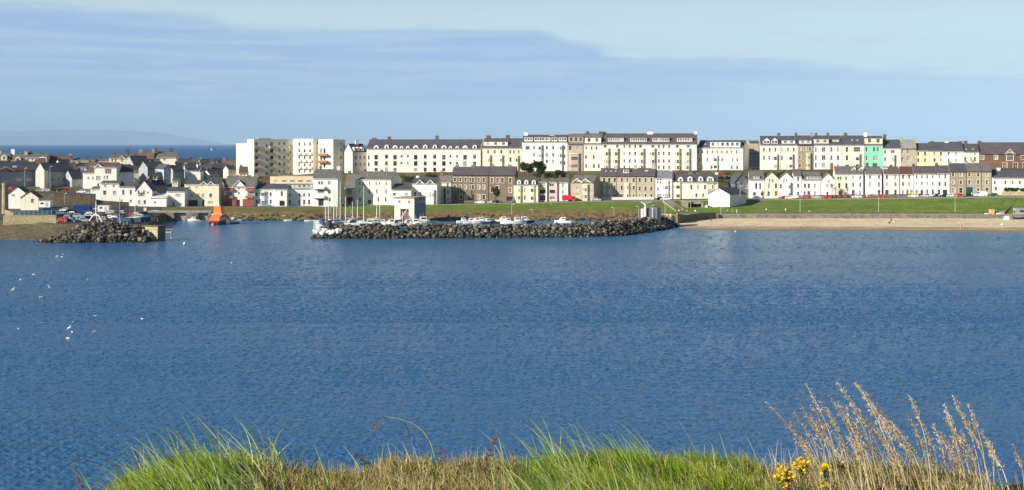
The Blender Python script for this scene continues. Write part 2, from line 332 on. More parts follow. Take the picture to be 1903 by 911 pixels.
# far hills across the water
m_hill = mix_mat('far_hill', (.04, .055, .05), (.07, .075, .06), .0006, .35, .65, bump=0, fine=.004)
mb = MB(); pr = [(-900, 252), (-500, 246), (-200, 247), (0, 244), (60, 243), (120, 241), (200, 242), (260, 244), (320, 250), (360, 257), (395, 264), (430, 268.6)]
rows = []
DH = 88000
for px in range(-900, 431, 10):
    y = float(ip(px, [a for a, b in pr], [b for a, b in pr])) + .7 * math.sin(px * .06) + .5 * math.sin(px * .17 + 1)
    h = max(0, (HY - y)) / F * DH + 30
    rows.append([(XD(px, DH - 1500), DH - 3000, -5), (XD(px, DH - 1100), DH - 1100, h * .35 + 10 * math.sin(px * .3)), (XD(px, DH - 500), DH - 500, h * .8), (XD(px, DH), DH, h), (XD(px, DH) * 1.04, DH + 1500, h * .6), (XD(px, DH) * 1.08, DH + 3000, -5)])
n = 6; mb.v = [q for r in rows for q in r]
for i in range(len(rows) - 1):
    for j in range(n - 1): mb.f.append((i * n + j, (i + 1) * n + j, (i + 1) * n + j + 1, i * n + j + 1)); mb.m.append(0)
tag(mb.build('hills', m_hill, smooth=True), kind='structure')
# ------------------------------------------------------------------ houses
_wm = {}
def win_mesh(wd, ht, ci, style, ang=False):
    """one window: frame with sash bars, optional surround and sill; local origin at its centre, glass at y=+.03"""
    k = (wd, ht, style)
    if k not in _wm:
        b = MB(); a, h = wd / 2, ht / 2; t = .07
        b.box(-a, a, -.04, .05, h - t, h); b.box(-a, a, -.05, .05, -h, -h + t); b.box(-a, -a + t, -.04, .05, -h + t, h - t); b.box(a - t, a, -.04, .05, -h + t, h - t)
        if style != 'brown': b.box(-a + t, a - t, -.03, .05, -.03, .03)
        nm = int(wd / 1.15)
        for i in range(1, nm + 1 if wd > 1.5 else 0):
            x = -a + wd * i / (nm + 1); b.box(x - .035, x + .035, -.035, .05, -h + t, h - t)
        b.box(-a - .1, a + .1, -.28, -.06, -h - .12, -h + .004, 1)
        if style == 'surround':
            b.box(-a - .2, -a - .005, -.21, -.1, -h, h, 1); b.box(a + .005, a + .2, -.21, -.1, -h, h, 1); b.box(-a - .24, a + .24, -.22, -.1, h + .005, h + .26, 1)
        fm = {'brown': paint((.12, .06, .035), .6, .1, name='brown_frame')}.get(style, trim)
        g = MB(); g.face([(-a + t, .03, -h + t), (a - t, .03, -h + t), (a - t, .03, h - t), (-a + t, .03, h - t)])
        _wm[k] = (b.mesh('window', [fm, creamtrim if style == 'surround' else trim]), [g.mesh('pane', q) for q in GL])
    return _wm[k]
def one_mesh_window(wd, ht, gl):
    k = ('one', wd, ht, gl)
    if k not in _wm:
        b = MB(); a, h, t = wd / 2, ht / 2, .07
        b.box(-a, a, -.05, .02, h - t, h); b.box(-a, a, -.07, .02, -h, -h + t); b.box(-a, -a + t, -.05, .02, -h + t, h - t); b.box(a - t, a, -.05, .02, -h + t, h - t); b.box(-a + t, a - t, -.04, .02, -.03, .03)
        b.box(-a + t, a - t, -.015, .02, -h + t, -.03, 1); b.box(-a + t, a - t, -.015, .02, .03, h - t, 1)
        _wm[k] = b.mesh('window', [trim, GL[gl]])
    return _wm[k]
RX = {1: 0, 2: 220, 3: 430, 4: 640, 5: 860, 6: 1080, 7: 1300, 8: 1500, 9: 1663}
ZO = 951 / 240
U, L = ('U', 'L')
def W(cols, rows, ww=15, wh=25, st=None, skip=()): return [(c, r, ww, wh, st) for c in cols for r in rows if (c, r) not in skip]
def G(g): return 0 if g < .40 else 1 if g < .62 else 2 if g < .82 else 3
HOUSES = []
def H(reg, x0, x1, yb, ye, yr, wall, roof, line, label, win=(), dep=9.0, t=None, chim=(), dorm=(), bays=(), doors=(), gab=(), typ='gable', style='plain', cat='house', name='house', group=None,
      glass=.5, sides=(), dwall=None, bands=(), lights=()):
    X = lambda z: RX[reg] + z / ZO
    Y = lambda z: 230 + z / ZO
    px0, px1 = X(x0), X(x1); pm = (px0 + px1) / 2
    if line == 'U': c, tt = 690.0, -.16
    elif line == 'L': c, tt = 618.0, -.14
    else: tt = -.10 if t is None else t; c = line * (1 - tt * (pm - CX) / F)
    if line in ('U', 'L') and t is not None: tt = t; c = (690 / (1 + .16 * (pm - CX) / F) if line == 'U' else 618 / (1 + .14 * (pm - CX) / F)) * (1 - tt * (pm - CX) / F)
    D0, D1 = c / (1 - tt * (px0 - CX) / F), c / (1 - tt * (px1 - CX) / F)
    A, B = Vector((XD(px0, D0), D0)), Vector((XD(px1, D1), D1)); wd = (B - A).length; th = math.atan2(B.y - A.y, B.x - A.x)
    Dm = (D0 + D1) / 2; s = Dm / F; zb = ZY(Y(yb), Dm); he = (yb - ye) / ZO * s
    hr = ZY(Y(yr), Dm + (dep / 2 if typ in ('gable', 'hip') else 0)) - zb if typ != 'flat' else he
    if typ == 'gable': hr = max(hr, he + .8)
    root = thing(name, (A.x, A.y, zb), label, cat, group, th); HOUSES.append(root)
    u = lambda z: (z - x0) / (x1 - x0) * wd
    zz = lambda z: (yb - z) / ZO * s
    e = .012; wm_ = wallm(wall); mb = MB(); sl = (hr - he) / (dep / 2) if typ in ('gable', 'hip') else 0
    # openings
    holes = []
    for (cx, cy, ww, wh, st) in win:
        a, h = round(ww / ZO * s, 1), round(wh / ZO * s, 1); uc, zc = u(cx), zz(cy)
        if uc - a / 2 < .15 or uc + a / 2 > wd - .15 or zc + h / 2 > he - .05: 
            if uc - a / 2 < .15: uc = .15 + a / 2
            if uc + a / 2 > wd - .15: uc = wd - .15 - a / 2
            if zc + h / 2 > he - .05: zc = he - .05 - h / 2
        holes.append((uc - a / 2, uc + a / 2, zc - h / 2, zc + h / 2)); gm = win_mesh(a, h, 0, st or style)
        f = link('window', gm[0], root, (uc, .14, zc)); g = G(random.random() * (1.0 if glass == .5 else glass * 2)); link('pane', gm[1][g], f)
    for dd in doors:
        cx, ww, top, col = dd[:4]; a = ww / ZO * s; uc = u(cx); zt = zz(top); holes.append((uc - a / 2, uc + a / 2, .02, zt))
        q = MB(); q.box(-a / 2 + .06, a / 2 - .06, .1, .16, .02, zt - .06); q.box(-a / 2, -a / 2 + .06, .06, .16, .02, zt, 1); q.box(a / 2 - .06, a / 2, .06, .16, .02, zt, 1); q.box(-a / 2 + .06, a / 2 - .06, .06, .16, zt - .06, zt, 1)
        if a < 2:
            for i in (0, 1): q.box(-a / 2 + .16 + i * (a / 2 - .12), -.06 + i * (a / 2 - .1), .08, .1, .4, zt - .5)
            if zt > 2.5: q.box(-a / 2 + .12, a / 2 - .12, .085, .1, zt - .45, zt - .12, 2)
        else:
            for i in range(5): q.box(-a / 2 + .1, a / 2 - .1, .085, .1, .15 + i * (zt - .2) / 5, .1 + (i + 1) * (zt - .2) / 5)
        q.build('door', [paint(col, .5, .05, name='door_paint'), trim, GL[0]], root, (uc, 0, 0))
    def cuts(vals, lo, hi):
        r = []
        for q in sorted(set([lo, hi] + [min(max(v, lo), hi) for v in vals])):
            if not r or q - r[-1] > 1e-4: r.append(q)
        return r
    us = cuts([v for h in holes for v in h[:2]], e, wd - e); zs = cuts([v for h in holes for v in h[2:]], -2.0, he)
    for i in range(len(us) - 1):
        uc = (us[i] + us[i + 1]) / 2; z0 = None
        for j in range(len(zs) - 1):
            zc = (zs[j] + zs[j + 1]) / 2
            inh = any(h[0] < uc < h[1] and h[2] < zc < h[3] for h in holes)
            if not inh and z0 is None: z0 = zs[j]
            if z0 is not None and (inh or j == len(zs) - 2):
                z1 = zs[j] if inh else zs[j + 1]
                mb.face([(us[i], 0, z0), (us[i + 1], 0, z0), (us[i + 1], 0, z1), (us[i], 0, z1)]); z0 = None
    for a, b, c0, c1 in holes:
        for p, q in (((a, c0), (a, c1)), ((b, c1), (b, c0)), ((a, c1), (b, c1)), ((b, c0), (a, c0))): mb.face([(p[0], 0, p[1]), (q[0], 0, q[1]), (q[0], .2, q[1]), (p[0], .2, p[1])])
    # other walls
    mid = [(dep / 2, hr)] if typ in ('gable',) else []
    side = [(0, -2.0), (dep, -2.0), (dep, he)] + mid + [(0, he)]
    if typ == 'front': side = [(0, -2.0), (dep, -2.0), (dep, he), (0, he)]
    mb.face([(wd - e, y, z) for y, z in side]); mb.face([(e, y, z) for y, z in reversed(side)])
    mb.face([(wd - e, dep, -2), (e, dep, -2), (e, dep, he), (wd - e, dep, he)])
    if typ == 'front':
        mb.face([(e, 0, he), (wd - e, 0, he), (wd / 2, 0, hr)]); mb.face([(wd - e, dep, he), (e, dep, he), (wd / 2, dep, hr)])
    # front gablets
    for gi in gab:
        gc, ghw, gap = gi[:3]; uc, a, zt = u(gc), ghw / ZO * s, zz(gap)
        lo = max(uc - a, e); hi = min(uc + a, wd - e); mb.face([(lo, -.003, he - .02), (hi, -.003, he - .02), (uc, -.003, zt)])
    mb.build('wall', wm_, root)
    for (yy, hh, colr) in bands:
        q = MB(); q.box(.02, wd - .02, -.09, -.004, zz(yy), zz(yy) + hh); q.build('string_course', paint(colr, .8, .08, name='string_course'), root)
    # roof
    rb = MB(); th_ = .16; ov = .32
    if typ == 'gable':
        pr = [(-ov, he - ov * sl), (dep / 2, hr), (dep + ov, he - ov * sl)]
        o = [(y, z + th_ + .05) for y, z in pr]; i_ = [(y, z + .012) for y, z in reversed(pr)]
        ring = o + i_
        rb.loft([[(q, y, z) for y, z in ring] for q in (.02, wd - .02)])
        rb.box(.03, wd - .03, dep / 2 - .14, dep / 2 + .14, hr + th_ - .02, hr + th_ + .16)
    elif typ == 'front':
        a = wd / 2; sl2 = (hr - he) / a; pr = [(-ov, he - ov * sl2), (a, hr), (wd + ov, he - ov * sl2)]
        ring = [(x, z + th_) for x, z in pr] + [(x, z + .012) for x, z in reversed(pr)]
        rb.loft([[(x, y, z) for x, z in ring] for y in (-.25, dep + .1)])
    elif typ == 'hip':
        hi_ = min(dep / 2, wd / 2 - .3); E = [(-ov, -ov), (wd + ov, -ov), (wd + ov, dep + ov), (-ov, dep + ov)]
        b0 = [(x, y, he - .02) for x, y in E]; b1 = [(x, y, he + .14) for x, y in E]; r1, r2 = (hi_, dep / 2, hr), (wd - hi_, dep / 2, hr)
        rb.face(list(reversed(b0))); [rb.face([b0[k], b0[(k + 1) % 4], b1[(k + 1) % 4], b1[k]]) for k in range(4)]
        rb.face([b1[0], b1[1], r2, r1]); rb.face([b1[2], b1[3], r1, r2]); rb.face([b1[1], b1[2], r2]); rb.face([b1[3], b1[0], r1])
    else:
        rb.box(.03, wd - .03, .03, dep - .03, he - .3, he - .05); 
    rf = rb.build('roof', roofm(roof), root)
    if typ == 'flat':
        q = MB(); q.box(-.03, wd + .03, -.04, .25, he + .003, he + .22); q.box(-.03, wd + .03, dep - .25, dep + .04, he + .003, he + .22); q.box(-.03, .25, .25, dep - .25, he + .003, he + .22); q.box(wd - .25, wd + .03, .25, dep - .25, he + .003, he + .22); q.build('parapet', wm_, root)
    elif typ in ('gable', 'hip'):
        q = MB(); q.box(.05, wd - .05, -ov - .12, -ov, he - ov * sl - .02, he - ov * sl + .12); 
        q.box(wd - .2, wd - .11, -.1, -.01, 0, he - .3); q.build('gutter', darkmetal if max(wall) < .5 else trim, root)
    for gi in gab:
        gc, ghw, gap = gi[:3]; uc, a, zt = u(gc), ghw / ZO * s, zz(gap); rr = MB()
        yv = lambda z: min(dep / 2, max(0, (z - he) / sl)) if sl > .05 else dep / 2
        for sg in (-1, 1):
            A0 = (uc, -.35, zt + .02); A1 = (uc + sg * (a + .25), -.35, he - .25 * (zt - he) / a + .02); A2 = (uc + sg * a, .3, he + .1); A3 = (uc, yv(zt) + .2, zt + .02)
            up = .16
            pts = [A0, A1, A2, A3]; tp = [(x, y, z + up) for x, y, z in pts]
            if sg > 0: pts, tp = pts[::-1], tp[::-1]
            rr.loft([pts, tp])
        bg_ = MB()
        for sg in (-1, 1): bg_.loft([[(uc, -.42, zt - .12), (uc, -.36, zt - .12), (uc, -.36, zt + .2), (uc, -.42, zt + .2)], [(uc + sg * (a + .3), -.42, he - .45), (uc + sg * (a + .3), -.36, he - .45), (uc + sg * (a + .3), -.36, he - .13), (uc + sg * (a + .3), -.42, he - .13)]])
        rr.build('gable_roof', roofm(roof), root); bg_.build('barge_board', trim, root)
        if len(gi) > 3:
            gw, gh = round(gi[3] / ZO * s, 1), round(gi[4] / ZO * s, 1); link('window', one_mesh_window(gw, gh, 0), root, (uc, -.03, he + (zt - he) * .22))
    # chimneys on the ridge
    for ch in chim:
        cx, top = ch[:2]; cw = (ch[2] if len(ch) > 2 else 20) * 1.25; top -= 7; cc = ch[3] if len(ch) > 3 else wall if max(wall) < .5 else (.11, .095, .085)
        a = cw / ZO * s / 2; uc = min(max(u(cx), a + .0), wd - a) ; yy = dep / 2 if typ != 'flat' else 2.0; zt = ZY(Y(top), Dm + yy) - zb; zt = max(zt, hr + .7); q = MB(); ph = min(.45, (zt - hr) * .3)
        q.box(uc - a, uc + a, yy - .4, yy + .4, hr - 1.2, zt - ph - .18); q.box(uc - a - .1, uc + a + .1, yy - .5, yy + .5, zt - ph - .18, zt - ph)
        k = max(2, min(5, int(a * 2 / .45)))
        for i in range(k):
            x = uc - a + (i + .5) * 2 * a / k; q.tube([(x, yy, zt - ph), (x, yy, zt - .04), (x, yy, zt)], [.14, .11, .14], 6, 1)
        q.build('chimney', [wallm(cc), paint((.30, .15, .09), .8, .15, name='chimney_pot')], rf)
    # dormers
    for d in dorm:
        cx, top, bot, ww, kind = d[:5]; npan = d[5] if len(d) > 5 else max(1, round(ww / 22)); dcol = d[6] if len(d) > 6 else (dwall or WHITE)
        a = ww / ZO * s / 2; uc = u(cx)
        zbm = zz(bot); yv = max(0.05, (zbm - he) / sl) if sl > .05 else .3
        fac = (Dm + yv) / Dm; zb_ = ZY(Y(bot), Dm + yv) - zb; zt = ZY(Y(top), Dm + yv) - zb; yv = max(.05, (zb_ - he) / sl + .02) if sl > .05 else .3
        ye_ = min(dep * .5, (zt - he) / sl if sl > .05 else 3) ; q = MB(); H_ = zt - zb_
        if kind == 'box':
            q.box(uc - a, uc + a, yv, max(ye_, yv + 1.2), zb_ - .6, zt - .12); q.box(uc - a - .12, uc + a + .12, yv - .15, max(ye_, yv + 1.2) + .05, zt - .12, zt + .06, 1)
            dz0, dz1 = zb_ + .30 * H_, zt - .28; 
        elif kind == 'gable':
            hz = zb_ + H_ * .55
            q.loft([[(uc - a, y, zb_ - .5), (uc + a, y, zb_ - .5), (uc + a, y, hz), (uc, y, zt - .1), (uc - a, y, hz)] for y in (yv, max(ye_, yv + 1.2))])
            for sg in (-1, 1):
                r0 = [(uc, yv - .2, zt - .08), (uc + sg * (a + .2), yv - .2, hz - .15), (uc + sg * (a + .2), max(ye_, yv + 1.2), hz - .15), (uc, max(ye_, yv + 1.2), zt - .08)]
                tp = [(x, y, z + .14) for x, y, z in r0]
                if sg > 0: r0, tp = r0[::-1], tp[::-1]
                q.loft([r0, tp], 1)
            dz0, dz1 = zb_ + .15 * H_, hz - .02
        else:  # arched
            hz = zt - a
            if hz < zb_ + .1: hz = zb_ + .1
            pr = [(uc - a, zb_ - .5), (uc + a, zb_ - .5)] + [(uc + a * math.cos(k * math.pi / 8), hz + (zt - hz) * math.sin(k * math.pi / 8)) for k in range(9)]
            q.loft([[(x, y, z) for x, z in pr] for y in (yv, max(ye_, yv + 1.0))])
            dz0, dz1 = zb_ + .18 * H_, hz + (zt - hz) * .55
        dm = q.build('dormer', [wallm(dcol), roofm(roof)], root)
        pw = (2 * a - .3) / npan
        if kind == 'arch': pw = a * 1.1
        for i in range(npan):
            x = uc - a + .15 + pw * (i + .5) if kind != 'arch' else uc
            wq = round(max(.4, min(pw - .14, 1.5)), 1); hq = round(max(.4, dz1 - dz0), 1); link('window', one_mesh_window(wq, hq, G(random.random() * .9)), dm, (x, yv - .012, (dz0 + dz1) / 2))
    # rooflights
    for (cx, cy, ww, wh) in lights:
        if sl < .05: continue
        a, hh = ww / ZO * s / 2, wh / ZO * s / 2; zc = zz(cy); yv = (zc - he) / sl; n_ = Vector((0, -sl, 1)).normalized(); d_ = Vector((0, 1, sl)).normalized(); c_ = Vector((u(cx), yv, zc + th_ + .06)) + n_ * .06
        q = MB(); X_ = Vector((1, 0, 0)); hh *= 1.3
        q.loft([[c_ - X_ * a - d_ * hh, c_ + X_ * a - d_ * hh, c_ + X_ * a + d_ * hh, c_ - X_ * a + d_ * hh], [c_ + n_ * .08 + X_ * sx * a * .9 + d_ * sy * hh * .9 for sx, sy in ((-1, -1), (1, -1), (1, 1), (-1, 1))]]); q.build('rooflight', glassm((.5, .53, .56), .15), rf)
    # bays
    for by in bays:
        xa, xb, top, bot, rows = by[:5]; bc = by[5] if len(by) > 5 else wall; pj = by[6] if len(by) > 6 else .9
        ua, ub = u(xa), u(xb); zt, z0 = zz(top), (zz(bot) if bot else -1.5); k = min(.75, (ub - ua) * .28); q = MB()
        pl = [(ua, 0), (ua + k, -pj), (ub - k, -pj), (ub, 0)]
        q.loft([[(x, y, z0) for x, y in pl], [(x, y, zt) for x, y in pl]]); c2 = [(ua - .1, 0), (ua + k - .06, -pj - .12), (ub - k + .06, -pj - .12), (ub + .1, 0)]
        q.loft([[(x, y, zt + .002) for x, y in c2], [(x, y, zt + .2) for x, y in c2]], 1)
        bo = q.build('bay_window', [wallm(bc), roofm(roof) if len(by) > 7 else trim], root)
        for r_ in rows:
            fw = ub - ua - 2 * k; hh = round(24 / ZO * s, 1); wq = round(max(.5, fw - .3), 1); zc = zz(r_)
            link('window', one_mesh_window(wq, hh, G(random.random())), bo, ((ua + ub) / 2, -pj - .022, zc))
            for sg in (-1, 1):
                L_ = math.hypot(k, pj); wo = link('window', one_mesh_window(round(max(.4, L_ - .4), 1), hh, G(random.random())), bo, ((ua + k / 2 - .02) if sg < 0 else (ub - k / 2 + .02), -pj / 2 - .012, zc))
                wo.rotation_euler = (0, 0, math.atan2(-pj, k) if sg < 0 else math.atan2(pj, k))

    return root, u, zz, wd, he, s
# ------------------------------------------------------------------ upper terrace (numbers are read off nine enlargements of the photograph)
GU, GLW = 'houses of the upper terrace', 'houses of the lower seafront row'
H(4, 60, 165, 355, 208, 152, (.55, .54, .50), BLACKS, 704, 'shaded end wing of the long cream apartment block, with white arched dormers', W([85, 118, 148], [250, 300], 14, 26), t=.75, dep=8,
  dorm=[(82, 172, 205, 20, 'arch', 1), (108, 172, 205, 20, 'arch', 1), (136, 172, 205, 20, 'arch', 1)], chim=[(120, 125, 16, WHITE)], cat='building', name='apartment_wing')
c1 = [235, 375, 528, 735, 890]; c2 = [423, 470, 783, 832]; c3 = [312, 598, 668, 960]
H(4, 165, 1004, 362, 185, 120, (.79, .75, .65), SLATE, 'U', 'very long cream apartment block with a row of white arched dormers under dark slate',
  W(c1, [247, 293], 27, 34, 'brown') + W(c2, [240, 290], 15, 18, 'brown') + W([180], [250, 300], 12, 28, 'brown') + W(c1, [338], 24, 22, 'brown') + W(c3, [243, 293, 338], 22, 30, 'brown'),
  dorm=[(x, 160, 192, 38, 'arch', 1) for x in c1] + [(x, 165, 192, 26, 'arch', 1) for x in c2] + [(x, 156, 192, 32, 'arch', 1) for x in c3], chim=[(200, 108, 26), (312, 98, 18), (668, 90, 18)], cat='building', name='apartment_block', dep=11,
  bands=[(268, .12, CREAM)])
H(5, 145, 335, 350, 178, 112, (.76, .71, .54), SLATE, 'U', 'cream yellow terrace house with a long three-window dormer and red balcony rail', W([188, 236, 285], [207], 17, 26), bays=[(172, 212, 235, None, [268]), (262, 302, 235, None, [268])],
  dorm=[(240, 132, 166, 180, 'box', 3, CREAM)], chim=[(178, 88, 26), (328, 86, 22)], group=GU)
H(5, 335, 437, 350, 178, 112, (.75, .69, .50), SLATE, 'U', 'narrow cream terrace house under plain dark slate, beside the tall white terrace', W([340 + 10, 377, 412], [208], 14, 24) + W([352], [265], 16, 34), bays=[(378, 418, 238, None, [268])], group=GU)
rb_, u_, z_, w_, he_, s_ = H(5, 437, 772, 350, 135, 86, WHITE, SLATE, 'U', 'tall white terrace with five white dormers, above the big dark bush', W([478], [178], 30, 26, 'brown') + W([527, 620, 667], [178, 230, 278], 15, 26) + W([752], [178, 240, 290], 10, 26), bays=[(545, 592, 160, None, [180, 235, 290]), (702, 742, 160, None, [180, 235, 285])],
  dorm=[(485, 98, 133, 62, 'box', 3), (565, 98, 133, 78, 'box', 4), (626, 98, 133, 38, 'box', 2), (675, 98, 133, 42, 'box', 2), (736, 98, 133, 60, 'box', 3)], chim=[(456, 62, 24, WHITE)], group=GU, lights=[(650, 91, 40, 6)])
H(5, 772, 891, 350, 150, 78, TAN, GROOF, 'U', 'grey-tan terrace house with a full-width grey dormer and wide bay', W([792, 848], [180], 20, 32) + W([792], [312], 18, 26), bays=[(785, 865, 222, None, [255, 310])], dorm=[(832, 96, 142, 112, 'box', 3, (.40, .36, .29))], group=GU)
H(6, 10, 152, 350, 150, 76, CREAM, GROOF, 'U', 'cream terrace house with a cream box dormer between two chimneys', W([38, 78, 113], [180], 13, 24) + W([36, 93], [246], 13, 30) + W([38, 95, 130], [312], 15, 28), dorm=[(86, 102, 146, 120, 'box', 2, CREAM)], chim=[(40, 58, 18), (150, 60, 22)], group=GU)
H(6, 153, 852, 350, 150, 76, (.80, .785, .72), PURP, 'U', 'longest of the tall terraces, white with three pairs of cream bay columns',
  W([320, 360, 400, 575, 610, 650], [168, 220, 275, 322], 13, 26) + W([178, 268, 440, 530, 710, 790], [168], 22, 22), dep=11,
  bays=[(xa, xa + 46, 185, None, [222, 278, 322], (.74, .66, .46)) for xa in (167, 236, 426, 508, 690, 762)],
  dorm=[(255, 103, 135, 118, 'box', 7), (423, 103, 135, 122, 'box', 7), (588, 103, 135, 122, 'box', 7), (762, 103, 135, 112, 'box', 6)], chim=[(166, 62, 20), (505, 58, 34, WHITE), (844, 56, 18, WHITE)], group=GU)
H(6, 853, 1193, 348, 178, 126, (.76, .71, .60), SLATE, 'U', 'cream end terrace with a long white dormer box and tan gable, beside the gap', W([862, 895, 930, 967, 1003, 1038, 1075, 1110, 1145, 1165], [208], 13, 24, None) + W([872, 930, 1040, 1117, 1150], [265], 13, 26) + W([892, 960, 1110, 1150], [322], 16, 26), bays=[(965, 1018, 238, None, [265, 318])],
  dorm=[(1060, 134, 176, 225, 'box', 6)], group=GU, lights=[(905, 155, 16, 8)], dep=12, t=-.42)
H(7, 365, 440, 330, 140, 128, TAN, GROOF, 745, 'small tan house with twin chimneys seen through the gap in the upper terrace', W([402], [180], 18, 18), chim=[(375, 122, 12), (432, 122, 12)], t=-.1)
H(7, 350, 446, 350, 215, 190, (.30, .31, .33), BLACKS, 712, 'dark low building in the shade of the gap', W([380, 410], [255], 12, 18), t=.8)
H(7, 445, 596, 350, 155, 95, (.77, .735, .63), SLATE, 'U', 'cream terrace house with two pointed white dormers, first after the gap', W([475, 518, 560], [192], 13, 30) + W([476, 515], [252], 13, 30), bays=[(532, 582, 228, None, [255, 312])], dorm=[(493, 102, 150, 50, 'gable', 2), (552, 102, 150, 50, 'gable', 2)], chim=[(590, 70, 16)], group=GU)
H(7, 597, 724, 350, 155, 95, (.75, .72, .60), SLATE, 'U', 'cream terrace house with a two-window box dormer, left of the brown one', W([610, 652, 695], [192], 13, 30) + W([608], [252], 13, 32), bays=[(645, 696, 228, None, [255, 312])], dorm=[(655, 122, 150, 98, 'box', 2)], chim=[(716, 70, 16)], group=GU)
H(7, 725, 840, 350, 155, 92, (.33, .27, .18), SLATE, 'U', 'brown stone terrace house under a white dormer, between paler houses', W([740, 778, 815], [187], 15, 28, 'surround') + W([740], [248, 308], 16, 28, 'surround'), bays=[(785, 826, 220, None, [248, 306], (.55, .47, .34))], dorm=[(780, 122, 150, 88, 'box', 2)], chim=[(832, 70, 16)], group=GU)
H(8, 48, 166, 350, 155, 92, WHITE, SLATE, 'U', 'white terrace house with a broad grey dormer, right of the brown one', W([65], [190, 250, 306], 13, 34) + W([122], [190, 250, 306], 28, 34), dorm=[(105, 112, 150, 108, 'box', 2, (.6, .57, .5))], chim=[(70, 70, 14), (160, 70, 14)], group=GU)
H(8, 167, 255, 350, 155, 92, WHITE, SLATE, 'U', 'white terrace house with a small triple dormer', W([180, 228], [190, 252], 15, 36) + W([228], [312], 14, 30), doors=[(182, 24, 290, (.30, .10, .05))], dorm=[(213, 115, 136, 46, 'box', 3)], group=GU)
H(8, 257, 421, 350, 155, 92, (.72, .68, .56), SLATE, 'U', 'pale stone terrace house with a plain roof and red shopfront', W([294], [190, 252], 17, 36) + W([368], [190], 46, 34), bays=[(342, 396, 228, None, [258, 310])], doors=[(296, 30, 302, (.5, .06, .03))], chim=[(288, 70, 20)], lights=[(333, 125, 12, 10), (374, 125, 12, 10)], group=GU)
H(8, 422, 558, 350, 155, 95, MINT, SLATE, 'U', 'mint green terrace house with a cream dormer, the only green front', W([438], [190, 254, 306], 14, 34) + W([494, 522], [190], 15, 32) + W([505], [254], 36, 36) + W([500], [306], 36, 30), dorm=[(490, 106, 152, 128, 'box', 2, (.68, .68, .48))], chim=[(436, 64, 18, WHITE)], group=GU)
H(8, 560, 690, 350, 180, 122, CREAM, SLATE, 'U', 'cream terrace house with a bright dark slate roof, right of the mint green one', W([575], [208, 262], 14, 26) + W([630], [206], 30, 22), bays=[(608, 652, 232, None, [262])], chim=[(578, 82, 18)], group=GU)
H(8, 691, 806, 350, 182, 122, (.44, .39, .31), (.26, .25, .24), 'U', 'grey-brown terrace house with a pale grey roof', W([702, 742], [206], 13, 26) + W([702], [262], 15, 28) + W([752], [256], 26, 36), chim=[(698, 105, 16), (800, 112, 14)], group=GU)
H(9, 151, 250, 340, 198, 148, LEMON, SLATE, 'U', 'left one of the two lemon yellow terrace houses', W([173, 224], [222, 270], 15, 26), group=GU)
H(9, 251, 360, 340, 200, 140, (.78, .75, .48), SLATE, 'U', 'paler yellow terrace house, right one of the yellow pair', W([293, 340], [222, 268], 15, 28), chim=[(285, 132, 18)], group=GU)
H(9, 361, 508, 340, 202, 138, WHITE, SLATE, 'U', 'white terrace house between the yellow pair and the brick hall', W([397, 452], [222, 272], 14, 26), chim=[(392, 134, 24, CREAM), (500, 134, 18)], group=GU)
H(9, 509, 622, 340, 208, 152, (.76, .71, .60), SLATE, 'U', 'last cream terrace house, touching the brick church hall', W([520, 563, 590], [262], 14, 32) + W([590], [225], 10, 14), chim=[(532, 128, 20)], lights=[(530, 192, 10, 8), (580, 192, 10, 8)], group=GU)
hall, uh, zh, wh_, heh, sh = H(9, 627, 1120, 350, 222, 142, BRICK, PURP, 'U', 'big brown brick church hall with arched cream window surrounds at the right edge', W([812, 888, 960, 1040], [310], 28, 44, 'surround') + W([640, 745, 945, 1040], [250], 26, 30, 'surround'), cat='church hall', name='church_hall', dep=13, chim=[(632, 128, 22, BRICK)],
  gab=[(848, 34, 188)], bands=[(285, .25, (.30, .20, .14))])
# the hall's big arched window
q = MB(); a = 20 / ZO * sh; zc0, zc1 = zh(268), zh(212)
def arch(a, z0, z1, y): return [(-a, y, z0), (a, y, z0)] + [(a * math.cos(k * math.pi / 10), y, z1 - a + a * math.sin(k * math.pi / 10)) for k in range(11)]
q.loft([arch(a + .45, zc0 - .4, zc1 + .45, -.03), arch(a + .45, zc0 - .4, zc1 + .45, -.16)]); 
q.loft([arch(a, zc0, zc1, -.165), arch(a, zc0, zc1, -.19)], 1)
for x in (-a / 3, a / 3): q.box(x - .06, x + .06, -.24, -.192, zc0, zc1 - .5)
q.box(-a, a, -.23, -.194, (zc0 + zc1) / 2, (zc0 + zc1) / 2 + .1)
q.build('arched_window', [creamtrim, GL[1]], hall, (uh(848), 0, 0))
# ------------------------------------------------------------------ the large hotel block
HGRAZE = (.78, .72, .60); HB = (.80, .78, .70)  # the tanner tone puts the grazing light of right-turned wings into the colour
H(3, 35, 148, 350, 148, 148, HB, GROOF, 712, 'plain white windowless block at the left end of the big flat-roofed hotel', typ='flat', t=-.12, dep=14, cat='hotel block', name='hotel_block')
h2 = H(3, 165, 455, 390, 118, 118, HGRAZE, GROOF, 712, 'grazing-lit tan middle wing of the flat-roofed hotel, its balconies throwing long shadows', W([352, 390], [147, 196, 247, 297, 350], 14, 20) + W([260, 438], [163, 213, 265, 318, 368], 14, 20) + W([186, 297], [150, 200, 250, 300, 350], 26, 26, 'brown'), typ='flat', t=.50, dep=12, cat='hotel block', name='hotel_block')
h3 = H(3, 456, 600, 392, 115, 115, (.80, .76, .64), GROOF, 712, 'bright cream balconied wing in the middle of the flat-roofed hotel', W([500, 540, 580], [150, 200, 250, 305, 350], 14, 24), typ='flat', t=-.25, dep=12, cat='hotel block', name='hotel_block')
h4 = H(3, 572, 640, 392, 148, 118, HB, GROOF, 716, 'narrow recessed cream hotel bay under a brown roof strip', W([600], [200, 250, 300], 14, 24), t=-.15, dep=10, cat='hotel block', name='hotel_block')
